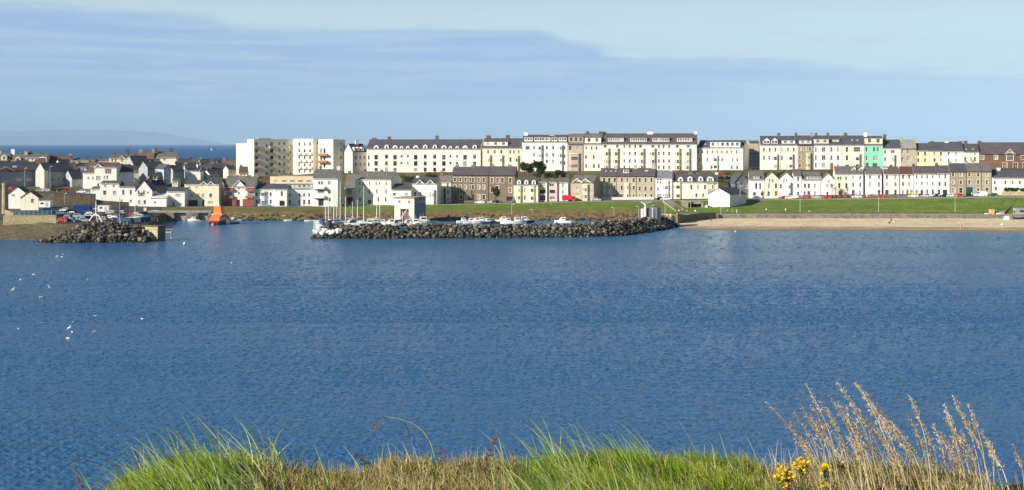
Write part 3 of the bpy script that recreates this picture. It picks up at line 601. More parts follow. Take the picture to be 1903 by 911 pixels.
h5 = H(3, 640, 750, 392, 118, 118, HB, GROOF, 706, 'cream right-hand tower of the flat-roofed hotel with brown balconies', W([662, 686], [200, 253, 305], 14, 34, 'brown'), typ='flat', t=-.15, dep=10, cat='hotel block', name='hotel_block')
h6 = H(3, 751, 838, 392, 120, 120, HGRAZE, GROOF, 708, 'tan shaded end of the flat-roofed hotel with a single column of windows', W([806], [143, 195, 250, 302], 13, 24), typ='flat', t=.52, dep=8, cat='hotel block', name='hotel_block')
def balcony(hs, xc, row, ww, col, pj=1.5):
    root, u, zz, wd, he, s = hs; a = ww / ZO * s / 2; q = MB(); z = zz(row)
    q.box(-a, a, -pj, -.004, z - .15, z); q.box(-a, a, -pj, -pj + .08, z + .002, z + .95); q.box(-a, -a + .08, -pj + .082, -.004, z + .002, z + .95); q.box(a - .08, a, -pj + .082, -.004, z + .002, z + .95)
    q.build('balcony', paint(col, .7, .08, name='balcony_paint'), root, (u(xc), 0, 0))
for r_ in (180, 232, 284, 334): balcony(h2, 186, r_, 46, (.55, .42, .28)); balcony(h2, 300, r_, 46, (.55, .42, .28)); balcony(h2, 440, r_, 30, (.55, .42, .28))
for r_ in (228, 280, 330): [balcony(h3, x, r_, 30, (.74, .70, .58), 1.0) for x in (500, 540, 580)]
for r_ in (236, 286): balcony(h5, 676, r_, 66, (.42, .20, .10))
for r_ in (182, 232, 284): balcony(h4, 600, r_, 34, (.62, .52, .36), 1.0)
q = MB(); q.box(-3.2, 3.2, 2, 2.4, h2[4], h2[4] + .9); h2b = q.build('roof_rail', trim, h2[0], (6, 0, 0))
H(3, 285, 600, 440, 392, 392, (.66, .55, .40), GROOF, 665, 'long low flat-roofed tan hotel annexe behind the pale blue houses', W([330, 390, 450, 510, 570], [422], 34, 12), typ='flat', t=-.1, dep=14, cat='building', name='hotel_annexe')
# ------------------------------------------------------------------ lower row, centre and right
H(7, 65, 222, 575, 520, 476, WHITE, SLATE, 572, 'white gabled harbour shed with a long slate roof on the lawn edge', typ='front', t=-.72, dep=15, cat='shed', name='white_shed', doors=[(185, 34, 560, (.5, .5, .5))])
H(7, 258, 362, 560, 432, 366, (.13, .145, .17), SLATE, 606, 'dark slate-blue gabled house with white barge boards behind the white shed', W([308], [405], 26, 26) + W([345, 275], [458], 18, 34), typ='front', t=.15, dep=9)
q = HOUSES[-1]
H(6, 680, 1010, 556, 430, 372, (.78, .75, .60), SLATE, 'L', 'long pale yellow house with arched white dormers above the concrete steps', W([812, 863, 913], [467], 16, 32) + W([970, 1005 - 12], [467], 14, 30) + W([850, 900, 950], [528], 16, 26), bays=[(684, 742, 436, None, [467, 532], (.76, .70, .52), .5)], dorm=[(732, 394, 428, 38, 'arch', 1), (802, 390, 428, 38, 'arch', 1), (880, 390, 428, 36, 'arch', 1), (945, 390, 428, 36, 'arch', 1)], chim=[(690, 352, 16)], group=GLW)
H(7, 60, 137, 556, 430, 374, (.77, .73, .53), SLATE, 'L', 'right end of the pale yellow house, half hidden by the white shed', W([85], [465], 34, 30), dorm=[(85, 392, 428, 40, 'arch', 1)], chim=[(135, 360, 18, WHITE)], group=GLW)
H(7, 362, 476, 548, 412, 350, WHITE, GROOF, 'L', 'white house with a flat dormer and parasol-shaded terrace', W([418, 448], [460], 16, 44) + W([405, 462], [518], 22, 26), dorm=[(420, 386, 410, 42, 'box', 2)], chim=[(378, 340, 18)], group=GLW)
H(7, 477, 584, 548, 407, 358, (.77, .72, .55), GROOF, 'L', 'pale yellow house with a pointed gable and orange door', W([512, 564], [458], 18, 36) + W([518, 540], [398], 12, 24) + W([510], [516], 18, 36), doors=[(565, 22, 496, (.35, .12, .04))], typ='front', chim=[], group=GLW)
H(7, 585, 690, 548, 407, 360, WHITE, GROOF, 'L', 'left white pointed-gable house beside the pale yellow gable', W([600], [462], 16, 30) + W([622, 640], [400], 11, 24), bays=[(640, 678, 435, None, [465, 520])], typ='front', group=GLW, chim=[])
H(7, 691, 752, 548, 388, 352, WHITE, GROOF, 'L', 'slim white house with a single column of windows', W([727], [408, 458, 515], 15, 30), chim=[(698, 338, 14)], group=GLW)
H(7, 753, 892, 548, 412, 356, WHITE, GROOF, 'L', 'white house with a long four-window flat dormer', W([777, 806, 850], [458], 16, 32) + W([775, 852], [515], 15, 36), doors=[(806, 22, 496, (.12, .12, .13))], dorm=[(843, 388, 412, 104, 'box', 4)], group=GLW)
H(8, 102, 203, 548, 412, 366, WHITE, GROOF, 'L', 'right white pointed-gable house behind the palms', W([162], [403], 15, 24) + W([150, 182], [458], 16, 30) + W([150], [515], 16, 30), typ='front', group=GLW)
H(8, 204, 308, 545, 370, 318, (.76, .71, .56), GROOF, 'L', 'cream house with a dark downpipe behind the palms', W([230, 248, 288], [402], 13, 24) + W([238, 290], [456], 18, 36) + W([245], [512], 24, 30), group=GLW)
H(8, 309, 414, 545, 370, 318, WHITE, GROOF, 'L', 'white house with two white pointed dormers', W([340, 392], [398], 14, 24) + W([340, 392], [450], 14, 32) + W([392], [512], 16, 36), doors=[(340, 22, 488, (.10, .12, .2))], dorm=[(347, 315, 348, 30, 'gable', 1), (400, 315, 348, 30, 'gable', 1)], group=GLW)
H(8, 428, 550, 545, 372, 320, WHITE, GROOF, 'L', 'white house with a wide blank front between two dark downpipes', W([464, 530], [395], 14, 26) + W([464, 530], [447], 14, 38) + W([530], [505], 20, 30), chim=[(452, 290, 14), (508, 296, 18)], group=GLW)
H(8, 564, 680, 545, 372, 320, (.78, .76, .66), BROOF, 'L', 'pale house with two grey rooflights', W([588, 652], [395, 446], 15, 28) + W([652], [505], 18, 34), doors=[(588, 26, 488, (.06, .07, .08))], lights=[(545 + 24, 335, 22, 16), (590, 335, 22, 16)], chim=[(628, 302, 16)], group=GLW)
H(8, 686, 781, 545, 372, 320, PALE, MAROON, 'L', 'pale house under a maroon roof', W([707, 753], [392, 445], 15, 28) + W([707, 740], [505], 18, 36), doors=[(768, 20, 490, (.55, .42, .06))], group=GLW)
H(9, 138, 304, 545, 368, 316, (.81, .81, .80), PURP, 'L', 'broad bright white house with four columns of small windows', W([162, 200, 240, 281], [392, 440], 13, 24) + W([240, 281], [505], 15, 40), doors=[(162, 20, 490, (.45, .35, .05)), (200, 20, 488, (.05, .10, .14))], chim=[(148, 296, 16)], group=GLW)
H(9, 305, 404, 543, 366, 312, (.81, .80, .78), PURP, 'L', 'white two-column house with a dark doorway, next to the brown stone pair', W([330, 373], [390, 444], 15, 32) + W([326], [505], 20, 38), doors=[(370, 34, 486, (.04, .04, .045))], chim=[(320, 290, 16)], group=GLW)
H(9, 406, 528, 541, 352, 296, (.32, .27, .19), SLATE, 'L', 'brown stone house with cream window surrounds, left of the green arched door', W([430, 487], [375, 432], 17, 28, 'surround') + W([432, 487], [492], 24, 38, 'surround'), chim=[(412, 280, 16)], group=GLW)
H(9, 529, 640, 540, 350, 294, (.38, .33, .25), GROOF, 'L', 'grey-brown stone house with a wide green coach door', W([550, 615], [375, 430], 18, 30, 'surround') + W([615], [492], 18, 34, 'surround'), doors=[(553, 44, 466, (.01, .085, .075))], chim=[(532, 275, 16), (590, 270, 16)], group=GLW)
H(9, 641, 714, 540, 350, 294, (.40, .34, .25), GROOF, 'L', 'narrow end house of grey-brown stone beside a drainpipe, right of the green coach door', W([678], [375, 432], 18, 34, 'surround') + W([680], [490], 22, 36, 'surround'), group=GLW)
H(9, 715, 1120, 530, 398, 345, (.74, .76, .68), SLATE, 'L', 'low pale mint-white house with hedge and garden at the right edge', W([737, 815, 868, 922, 1000, 1060], [434], 14, 24) + W([745], [480], 20, 24), chim=[(780, 325, 20, WHITE)], group=GLW)
# centre
H(4, 790, 912 + 30, 580, 375, 322, BROWN, PURP, 'L', 'brown stone terrace house with a red front door', W([815, 855, 893, 930], [412, 468], 17, 30, 'surround') + W([858, 895], [540], 20, 38, 'surround'), doors=[(820, 22, 528, (.45, .03, .02))], chim=[(818, 305, 20), (930, 308, 14)], group=GLW)
H(5, 60, 190, 580, 377, 318, BROWN, PURP, 'L', 'brown stone terrace house with a white door surround', W([75, 118, 155], [415, 468], 18, 32, 'surround') + W([118, 155], [540], 20, 34, 'surround'), doors=[(76, 26, 520, (.06, .05, .06))], chim=[(75, 300, 16)], group=GLW)
H(5, 191, 388, 578, 378, 318, (.19, .155, .115), PURP, 'L', 'wide brown stone house half hidden by a tree and white porch', W([215, 257, 293, 350], [418], 20, 36, 'surround') + W([215, 350], [490], 20, 32, 'surround') + W([255], [480], 20, 44, 'surround'), doors=[(345, 50, 535, (.02, .02, .025))], chim=[(207, 300, 16), (335, 304, 18)], group=GLW)
H(5, 375, 556, 575, 452, 406, (.77, .71, .53), SLATE, 608, 'cream house with three round-topped white dormers', W([458], [490, 545], 14, 30) + W([512], [490], 15, 26), bays=[(392, 440, 462, None, [490, 545], (.76, .68, .46), .7), (485, 538, 462, None, [490, 548], (.76, .68, .46), .5)], dorm=[(413, 415, 450, 30, 'arch', 1), (467, 415, 450, 30, 'arch', 1), (522, 415, 450, 30, 'arch', 1)], t=-.14, group=GLW)
H(5, 557, 622, 575, 430, 408, (.72, .66, .50), GROOF, 609, 'narrow cream house with big wide windows beside a brown chimney', W([588], [450], 40, 26) + W([588], [500], 46, 26, 'brown') + W([588], [548], 44, 36), t=-.14, chim=[(580, 378, 18)], group=GLW)
H(5, 623, 696, 575, 430, 408, PINK, GROOF, 609, 'narrow pinkish house with wide picture windows', W([655], [452], 34, 18) + W([660], [500], 40, 26, 'brown') + W([660], [548], 36, 22), t=-.14, group=GLW)
H(5, 697, 776, 575, 432, 400, WHITE, GROOF, 609, 'narrow white house with one column of dark windows, left of the red van', W([738], [456, 502], 17, 32) + W([745], [545], 22, 26), t=-.14, chim=[(708, 384, 14), (772, 380, 14)], group=GLW)
H(5, 795, 968, 570, 432, 386, (.40, .355, .29), GROOF, 606, 'tan stone house with two white-edged front gables behind the red van', W([845], [478], 20, 28) + W([845], [535], 16, 30), bays=[(885, 935, 452, None, [485, 535], (.55, .48, .37))], gab=[(845, 38, 405), (908, 38, 405)], doors=[(846, 30, 515, (.72, .60, .28))], t=-.36, group=GLW)
cT = [170, 208, 257, 300, 342, 388, 432, 475, 518]
H(6, 140, 262, 560, 386, 332, (.45, .40, .31), PURP, 'L', 'stone terrace house with cream-painted bays and three rooflights', W([170, 208, 248], [415], 18, 30, 'surround') + W([248], [470, 535], 16, 30, 'surround'), bays=[(158, 184, 440, None, [470, 530], (.74, .66, .44), .5), (192, 226, 440, None, [470, 530], (.74, .66, .44), .5)], lights=[(180, 355, 10, 12), (217, 355, 10, 12), (253, 355, 10, 12)], chim=[(285 - 25, 316, 18)], group=GLW)
H(6, 263, 408, 560, 386, 332, (.46, .41, .32), PURP, 'L', 'stone terrace house with one white box dormer', W([300, 342, 388], [415], 17, 30, 'surround') + W([300, 388], [472, 535], 16, 32, 'surround'), bays=[(322, 362, 440, None, [470, 530], (.76, .70, .54), .5)], dorm=[(330, 336, 366, 44, 'box', 2)], chim=[(400, 312, 18)], group=GLW)
H(6, 409, 545, 560, 386, 332, (.46, .41, .32), PURP, 'L', 'stone terrace house with a grey rooflight, next to the white corner house', W([432, 475, 518], [415, 478], 17, 30, 'surround') + W([432, 475, 518], [538], 15, 40, 'surround'), lights=[(480, 352, 26, 12)], chim=[(535, 300, 22)], group=GLW)
H(6, 546, 672, 558, 402, 348, (.78, .78, .76), (.17, .18, .20), 'L', 'white corner house with paired windows and a bluish roof', W([565, 585], [410, 432], 13, 14) + W([566], [482], 14, 24) + W([575], [535], 30, 36), bays=[(600, 655, 425, None, [470, 525], WHITE, .6)], chim=[(660, 345, 14, WHITE)], group=GLW)
# left of centre
H(4, 0, 78, 600, 470, 370, CREAM, GROOF, 622, 'cream house with a red shopfront behind the yacht masts', W([35], [500], 40, 40, 'brown') + W([30], [440], 30, 18), t=-.14, doors=[(40, 44, 540, (.25, .03, .03))], chim=[(20, 350, 16)])
H(4, 78, 346, 592, 412, 356, (.78, .74, .61), GROOF, 614, 'big cream three-storey house behind the yacht masts', W([112, 138, 185, 235, 260, 308], [440], 12, 24) + W([185, 240, 308], [498], 13, 30) + W([112], [498], 12, 30) + W([115, 250, 305], [558], 14, 32), doors=[(185, 26, 560, (.14, .03, .02))], t=-.32, dep=12, chim=[(110, 338, 14), (235, 342, 16)], lights=[(150, 385, 8, 6), (290, 380, 8, 6)])
H(4, 347, 492, 592, 488, 446, WHITE, SLATE, 610, 'low white house with two square windows behind the boathouse', W([368, 458], [520], 22, 20), t=-.12, dep=11)
H(4, 500, 684, 586, 442, 398, WHITE, SLATE, 612, 'white house with two small gablets in its eaves, behind the boathouse', W([520, 560, 640], [520], 16, 34), gab=[(558, 30, 415, 16, 22), (635, 30, 415, 16, 22)], t=-.14, chim=[(525, 385, 18, WHITE)], bays=[(640, 668, 490, None, [525])])
H(4, 685, 788, 584, 430, 386, (.74, .68, .54), (.17, .165, .16), 'L', 'cream house with a dark drainpipe down the middle, left of the brown stone row', W([710, 762], [450, 502, 556], 14, 30), doors=[(738, 18, 475, (.10, .08, .06))], chim=[(700, 352, 18, (.2, .15, .12))])
H(3, 600, 786, 606, 402, 340, (.74, .76, .76), GROOF, 606, 'tall white house with two white balconies and a grey roof', W([648, 668], [436], 15, 22) + W([722], [436, 502], 22, 26) + W([660], [498], 46, 26) + W([722], [560], 20, 26), doors=[(660, 40, 552, (.04, .04, .045))], t=-.05, dep=10, chim=[(640, 315, 12), (785, 312, 18, WHITE)])
hs = (HOUSES[-1], lambda z: (z - 600) / 186 * 11.0, lambda z: (606 - z) / ZO * .2319, 11, 0, .2319)
balcony(hs, 645, 478, 86, (.76, .77, .76), 1.3); balcony(hs, 645, 545, 86, (.76, .77, .76), 1.3)
H(3, 410, 600, 606, 478, 448, (.66, .70, .72), SLATE, 608, 'pale blue-grey house with a glazed parapet strip and arched ground windows', W([430, 500, 536, 573], [525], 13, 26) + W([430, 500, 536, 573], [578], 15, 36), t=-.03, dorm=[(500, 446, 476, 180, 'box', 5, (.66, .70, .72))])
H(3, 312, 410, 606, 482, 448, (.76, .77, .76), SLATE, 605, 'white house with a dark garage door', W([372], [515], 16, 34), t=-.03, doors=[(374, 40, 566, (.025, .022, .022))])
H(3, 163, 311, 606, 482, 446, PBLUE, SLATE, 608, 'pale blue two-storey house with a wide central bay, facing the grass bank', W([186, 290], [520], 15, 28) + W([186, 290], [575], 15, 30), bays=[(208, 258, 500, None, [520, 580])], t=-.03, chim=[(175, 372, 12, (.3, .25, .2))])
H(2, 780, 1002, 608, 465, 392, (.78, .76, .74), GROOF, 607, 'house with red brick lower storey and a white central gable', W([815, 975], [470], 46, 26, 'brown') + W([815, 975], [520], 46, 32, 'brown') + W([800, 832, 960, 990], [575], 16, 30, 'brown') + W([888], [458, 512], 12, 20), t=-.05, gab=[(888, 48, 418)], doors=[(885, 24, 560, (.12, .03, .03))])
q = MB(); rt = HOUSES[-1]
q.box(.05, 5.1, -.5, -.006, -1, 3.2); q.box(8.1, 12.9, -.5, -.006, -1, 3.2); q.build('brick_skirt', paint(REDB, .85, .2, .8, .05, .2, name='red_brick'), rt)
hs = (rt, lambda z: (z - 780) / 222 * 12.95, lambda z: (608 - z) / ZO * .2315, 13, 0, .2315)
for r_ in (492, 545): balcony(hs, 818, r_, 66, (.34, .13, .09), 1.1); balcony(hs, 972, r_, 58, (.34, .13, .09), 1.1)
H(2, 487, 742, 608, 447, 420, (.76, .71, .54), SLATE, 604, 'wide cream house with two white-edged gablets and dark ground openings', W([540, 590, 625, 680], [528], 20, 26) + W([525, 580], [470], 20, 16) + W([680], [580], 36, 18), gab=[(630, 26, 428, 12, 18), (683, 26, 428, 12, 18)], doors=[(550, 70, 562, (.06, .05, .045)), (626, 18, 564, (.05, .05, .05))], t=-.03)
H(2, 355, 490, 608, 500, 470, WHITE, SLATE, 600, 'low white house with a garage beside the wide cream house', W([440], [528], 40, 20), t=-.03, doors=[(405, 14, 575, (.2, .03, .03))])
H(2, 228, 356, 610, 545, 520, (.81, .80, .78), (.6, .58, .55), 597, 'very low white walled building with a pale rounded roof', W([270], [580], 14, 18), t=-.03)
H(2, 126, 248, 605, 492, 418, WHITE, SLATE, 598, 'white house with a tall pointed gable end facing the harbour', W([150, 190], [472], 14, 30) + W([168], [520], 44, 26) + W([218], [508], 16, 12) + W([155, 195], [578], 18, 30), typ='front', t=.02)
H(2, 0, 126, 604, 465, 432, (.80, .79, .75), PURP, 600, 'long white two-storey house left of the pointed white gable', W([36, 92], [505], 16, 36) + W([25, 92], [570], 16, 22), t=.02)
H(1, 737, 880, 566, 440, 428, WHITE, BROOF, 600, 'low white wing under the tall white house', W([772, 845], [508], 24, 30) + W([775, 838], [458], 16, 14), t=.03)
H(1, 668, 738, 540, 482, 470, WHITE, BROOF, 603, 'small white garage left of the tall white house', t=.03, doors=[(700, 46, 492, (.70, .69, .64))])
H(1, 695, 860, 560, 320, 290, (.80, .78, .72), BROOF, 612, 'tall white four-storey house with a small gable over its left side', W([798], [350], 46, 36) + W([770, 790], [395], 12, 24) + W([725], [400], 34, 32) + W([725, 800, 830], [450], 15, 22), t=.03, gab=[(727, 32, 298)], dep=10)
H(1, 856, 985, 560, 355, 305, WHITE, BLACKS, 618, 'white gabled house under a black roof behind the low white wing', W([875], [360], 20, 32) + W([900, 940], [470], 14, 24), t=.6)
H(1, 610, 702, 520, 362, 318, WHITE, (.15, .10, .09), 640, 'white house with a hipped reddish-brown roof', W([650, 685], [400], 12, 20), typ='hip', t=.0, chim=[(612, 300, 12)])
H(1, 530, 618, 495, 405, 345, (.33, .34, .35), BLACKS, 646, 'low grey annexe with a steep black roof', W([583], [465], 18, 40), t=.9, dep=9)
H(1, 330, 532, 495, 350, 292, (.40, .41, .41), BLACKS, 648, 'grey shaded three-storey building with small windows, in front of the parked cars', W([350, 390, 430, 470, 510], [412], 15, 20) + W([430, 510], [365], 15, 18) + W([350, 390, 510], [462], 15, 24), t=.85, dep=11, doors=[(472, 40, 462, (.02, .02, .025))])  # wall tone lowered to deepen the shade on this front
H(1, 296, 326, 490, 352, 330, (.80, .76, .60), BLACKS, 640, 'tall narrow cream stair tower catching the sun', t=-.05, dep=5, cat='tower', name='stair_tower', typ='flat')
sh_ = H(1, -200, 292, 490, 345, 285, (.26, .29, .33), SLATE, 648, 'long dark grey-blue shed with a wavy red fascia at the left edge', W([-120, -40, 45, 140, 215], [412], 44, 20), t=.68, dep=14, cat='shed', name='long_shed', gab=[(40, 60, 318), (-90, 60, 318)], lights=[(118, 322, 30, 20)])  # shed wall darkened in colour because its front lies in shade
q = MB(); rt, u_, z_, wd_, he_, s_ = sh_
for i in range(40):
    a, b = wd_ * i / 40, wd_ * (i + 1) / 40; za, zb_ = (he_ - .3 + .35 * math.sin(i * .45), he_ - .3 + .35 * math.sin((i + 1) * .45))
    q.loft([[(a, -.45, za - .25), (a, -.36, za - .25), (a, -.36, za + .25), (a, -.45, za + .25)], [(b, -.45, zb_ - .25), (b, -.36, zb_ - .25), (b, -.36, zb_ + .25), (b, -.45, zb_ + .25)]])
q.build('fascia', paint((.42, .05, .04), .6, .1, name='red_fascia'), rt)
# ------------------------------------------------------------------ old town on the left skyline
H(1, -60, 62, 320, 275, 222, TAN, GROOF, 715, 'grey-roofed old house with a round dormer at the left edge of the skyline', W([10, 40], [290], 10, 14), t=.05, dorm=[(28, 230, 272, 40, 'arch', 1, (.7, .66, .5))], chim=[(-20, 200, 16)])
H(1, 63, 186, 320, 278, 228, TAN, GROOF, 716, 'grey-roofed old house with a round dormer beside a tall white chimney', W([100, 160], [295], 10, 14), t=.05, dorm=[(132, 244, 278, 38, 'arch', 1, (.7, .66, .5))], chim=[(76, 188, 20, WHITE), (184, 205, 18)])
H(1, 187, 345, 320, 250, 222, (.74, .66, .44), GROOF, 718, 'yellow old house with a small porch gable on the left skyline', W([210, 240, 310], [265], 12, 14), gab=[(315, 26, 245)], t=.05, chim=[(200, 205, 16), (288, 214, 16)])
H(1, 346, 520, 330, 285, 232, (.34, .30, .24), BROOF, 722, 'brown-roofed old house on the left skyline', W([420, 460], [300], 12, 12), t=.15, chim=[(515, 222, 18)])
H(1, 400, 530, 350, 320, 290, (.30, .29, .27), BLACKS, 685, 'black-roofed house behind the grey shaded building', t=.2, chim=[(518, 262, 16)])
H(1, 530, 690, 340, 275, 262, (.74, .66, .42), GROOF, 725, 'low yellow old house between two chimneys on the skyline', W([560, 600, 650], [295], 12, 16), t=.05, chim=[(615, 240, 14), (560, 256, 10)])
H(1, 690, 805, 330, 280, 262, (.74, .67, .45), GROOF, 728, 'low cream-yellow old house beside the twin-gabled one', W([720, 770], [295], 12, 14), t=.05, chim=[(722, 236, 16)])
H(2, -68, 118, 320, 255, 228, (.76, .69, .44), (.13, .11, .10), 724, 'yellow old house with two small gables and dark chimneys on the skyline', W([-45, -20], [272], 12, 22) + W([28, 90], [270], 12, 22), gab=[(28, 22, 236), (90, 22, 236)], t=.05, chim=[(-42, 215, 14), (52, 188, 18), (116, 220, 14)])
H(2, 118, 258, 310, 262, 212, (.3, .29, .28), (.16, .10, .09), 735, 'brown-red roofed old house with a tall dark chimney', t=.1, chim=[(155, 188, 20), (250, 182, 16)])
H(2, 240, 428, 310, 250, 210, (.78, .74, .60), GROOF, 738, 'grey-roofed old house with pale walls and a dark chimney, last on the skyline', W([300, 340], [265], 14, 12), t=.05, chim=[(262, 182, 16), (375, 182, 18)])
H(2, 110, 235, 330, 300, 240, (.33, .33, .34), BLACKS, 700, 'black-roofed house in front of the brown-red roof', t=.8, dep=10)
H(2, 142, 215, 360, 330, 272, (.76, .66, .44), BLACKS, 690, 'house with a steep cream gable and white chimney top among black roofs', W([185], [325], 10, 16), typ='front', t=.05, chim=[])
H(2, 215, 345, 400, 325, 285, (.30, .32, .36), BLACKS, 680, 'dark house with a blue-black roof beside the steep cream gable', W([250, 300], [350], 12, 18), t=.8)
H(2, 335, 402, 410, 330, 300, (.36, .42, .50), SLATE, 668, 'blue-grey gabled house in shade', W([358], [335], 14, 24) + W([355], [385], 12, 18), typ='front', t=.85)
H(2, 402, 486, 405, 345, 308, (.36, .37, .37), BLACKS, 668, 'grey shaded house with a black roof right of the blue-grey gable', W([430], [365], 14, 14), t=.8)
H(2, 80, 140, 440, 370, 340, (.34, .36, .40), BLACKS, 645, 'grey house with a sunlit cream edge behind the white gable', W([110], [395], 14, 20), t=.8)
H(2, -30, 150, 450, 345, 310, (.76, .74, .68), BLACKS, 640, 'white-gabled house with a big black roof above the white houses', W([0], [365], 14, 30), t=.35, chim=[(80, 300, 12, CREAM)])
H(2, 260, 330, 450, 395, 360, (.40, .38, .34), BLACKS, 645, 'small grey house behind the low white building', t=.4, chim=[(290, 350, 12, CREAM)])
H(2, 490, 605, 400, 360, 352, WHITE, GROOF, 672, 'low white flat-roofed building among the green gardens', typ='flat', t=.02)
H(2, 250, 360, 480, 452, 420, (.33, .33, .33), BLACKS, 625, 'black-roofed cottage behind the low white walls', t=.3)
for i, (xa, xb, ye, yr, D, wc, rc, lb) in enumerate([(440, 520, 290, 262, 730, (.5, .46, .36), BLACKS, 'dark-roofed cottage just right of the skyline houses'), (520, 600, 285, 260, 742, (.62, .55, .38), (.14, .11, .09), 'brown-roofed cottage low on the skyline'), (600, 690, 292, 264, 738, (.40, .38, .34), BLACKS, 'black-roofed cottage low on the skyline beside the brown one'),
        (690, 770, 288, 262, 745, (.70, .62, .42), BLACKS, 'cottage with a cream wall, left of the plain white block'), (765, 870, 318, 268, 725, (.32, .27, .22), (.13, .10, .09), 'brown-roofed house touching the plain white hotel block'), (490, 580, 328, 300, 700, (.40, .42, .45), BLACKS, 'dark house behind the low white flat-roofed building'),
        (580, 680, 335, 306, 705, (.36, .37, .38), SLATE, 'grey house in the middle of the dark roofs'), (680, 790, 330, 296, 712, (.30, .30, .32), BLACKS, 'black-roofed house in front of the cream-walled cottage'), (600, 700, 362, 336, 680, (.30, .32, .33), BLACKS, 'dark shaded house behind the garden bushes'), (885, 950, 362, 320, 690, (.74, .68, .50), BROOF, 'small cream gabled house under the plain white block')]):
    H(2, xa, xb, ye + 60, ye, yr, wc, rc, D, lb, W([xa + (xb - xa) * .3, xa + (xb - xa) * .7], [ye + 14], 12, 14), t=.12 + .1 * (i % 3), chim=[(xa + 14, yr - 14, 12)])
# cottages and yard by the left foreshore
H(1, 55, 200, 590, 520, 465, WHITE, SLATE, 560, 'white cottage with one dark window, left of the small cream gabled hut', W([98], [498], 24, 12), typ='front', t=.05, dep=8)
H(1, 152, 283, 612, 545, 500, (.80, .77, .62), BROOF, 548, 'small cream gabled hut with one window by the boat yard', W([240], [568], 22, 28), typ='front', t=.05, dep=7, cat='hut', name='gabled_hut')

# more of the crowded old town on the left
for i, (rg, xa, xb, ye, yr, D, wc, rc, th_, lb) in enumerate([
    (1, 440, 530, 300, 268, 702, (.62, .58, .48), BLACKS, .7, 'cottage with a dark roof behind the grey shaded three-storey building'), (1, 560, 640, 318, 290, 690, WHITE, BLACKS, .1, 'small white cottage above the hipped reddish roof'), (1, 640, 700, 312, 285, 700, (.70, .62, .44), (.13, .10, .09), .1, 'small cream cottage beside the white one above the hipped roof'), (1, 860, 930, 330, 300, 672, CREAM, BLACKS, .8, 'narrow house with a cream edge behind the tall white house'),
    (2, 10, 70, 395, 365, 655, (.70, .68, .62), BLACKS, .2, 'small pale house tucked behind the long white two-storey house'), (2, 70, 120, 408, 385, 640, (.5, .5, .48), BROOF, .1, 'small grey house left of the sunlit cream edge'), (2, 250, 300, 418, 388, 652, (.72, .64, .44), BLACKS, .75, 'little house with a lit cream end above the low white walls'), (2, 300, 345, 430, 405, 640, (.42, .44, .47), BLACKS, .7, 'little blue-grey house above the low white walls'),
    (2, 395, 440, 420, 398, 640, CREAM, SLATE, .1, 'tiny cream cottage behind the wide cream house'), (2, 430, 500, 316, 292, 716, WHITE, BLACKS, .6, 'cottage with a white gable end among the dark skyline roofs'), (2, 505, 570, 310, 285, 722, (.74, .68, .48), BLACKS, .1, 'low cottage with a cream strip of wall on the skyline'), (2, 600, 650, 322, 298, 712, (.74, .72, .66), BLACKS, .75, 'cottage with one pale gable end in the middle of the dark roofs'),
    (2, 660, 720, 312, 288, 728, WHITE, SLATE, .1, 'small white cottage on the skyline left of the cream-walled one'), (2, 740, 790, 305, 280, 735, (.72, .66, .5), BLACKS, .6, 'small house with a tan end left of the plain white block'), (2, 670, 740, 372, 345, 678, (.68, .66, .6), BLACKS, .7, 'pale-ended house above the dark garden bushes'), (2, 810, 870, 340, 312, 695, (.6, .55, .46), BLACKS, .6, 'small dark-roofed house at the foot of the plain white block'),
    (1, 250, 330, 300, 262, 690, (.4, .38, .35), BROOF, .2, 'brown-roofed house above the left end of the black roof'), (1, 105, 190, 300, 272, 690, (.6, .57, .5), SLATE, .15, 'slate-roofed house just behind the long dark shed')]):
    H(rg, xa, xb, ye + 70, ye, yr, wc, rc, D, lb, W([xa + (xb - xa) * .3, xa + (xb - xa) * .7], [ye + 16], 12, 15), t=th_, dep=7.5, chim=[(xa + 12, yr - 12, 12)])
# ------------------------------------------------------------------ rubble breakwaters
m_rocks = [mix_mat('armour_rock', c1, c2, .5, .3, .7, fine=2.0, bump=.5) for c1, c2 in (((.05, .047, .041), (.115, .106, .088)), ((.08, .074, .062), (.17, .155, .127)), ((.035, .033, .03), (.08, .074, .064)), ((.16, .145, .115), (.28, .255, .205)))]
m_wetrock = mix_mat('wet_rock', (.022, .02, .017), (.05, .043, .032), .5, .3, .7, rough=.5)
m_whiter = paint((.80, .80, .77), .7, .07, name='white_painted_rock')
def rock_mesh(mat, seed, flat=.75):
    rr = random.Random(seed); bm = bmesh.new()
    for i in range(15):
        v = Vector((rr.gauss(0, 1), rr.gauss(0, 1), rr.gauss(0, 1))).normalized(); v = Vector((v.x * 1.0, v.y * .85, v.z * flat)) * rr.uniform(.82, 1.08); bm.verts.new(v)
    r = bmesh.ops.convex_hull(bm, input=bm.verts); bmesh.ops.delete(bm, geom=[g for g in r['geom_interior'] if isinstance(g, bmesh.types.BMVert)], context='VERTS')
    me = bpy.data.meshes.new('boulder'); bm.to_mesh(me); bm.free(); me.materials.append(mat); return me
ROCK = [[rock_mesh(m, 10 * i + j) for j in range(5)] for i, m in enumerate(m_rocks)]
WETR = [rock_mesh(m_wetrock, 90 + j) for j in range(4)]; WHR = [rock_mesh(m_whiter, 70 + j, .9) for j in range(4)]
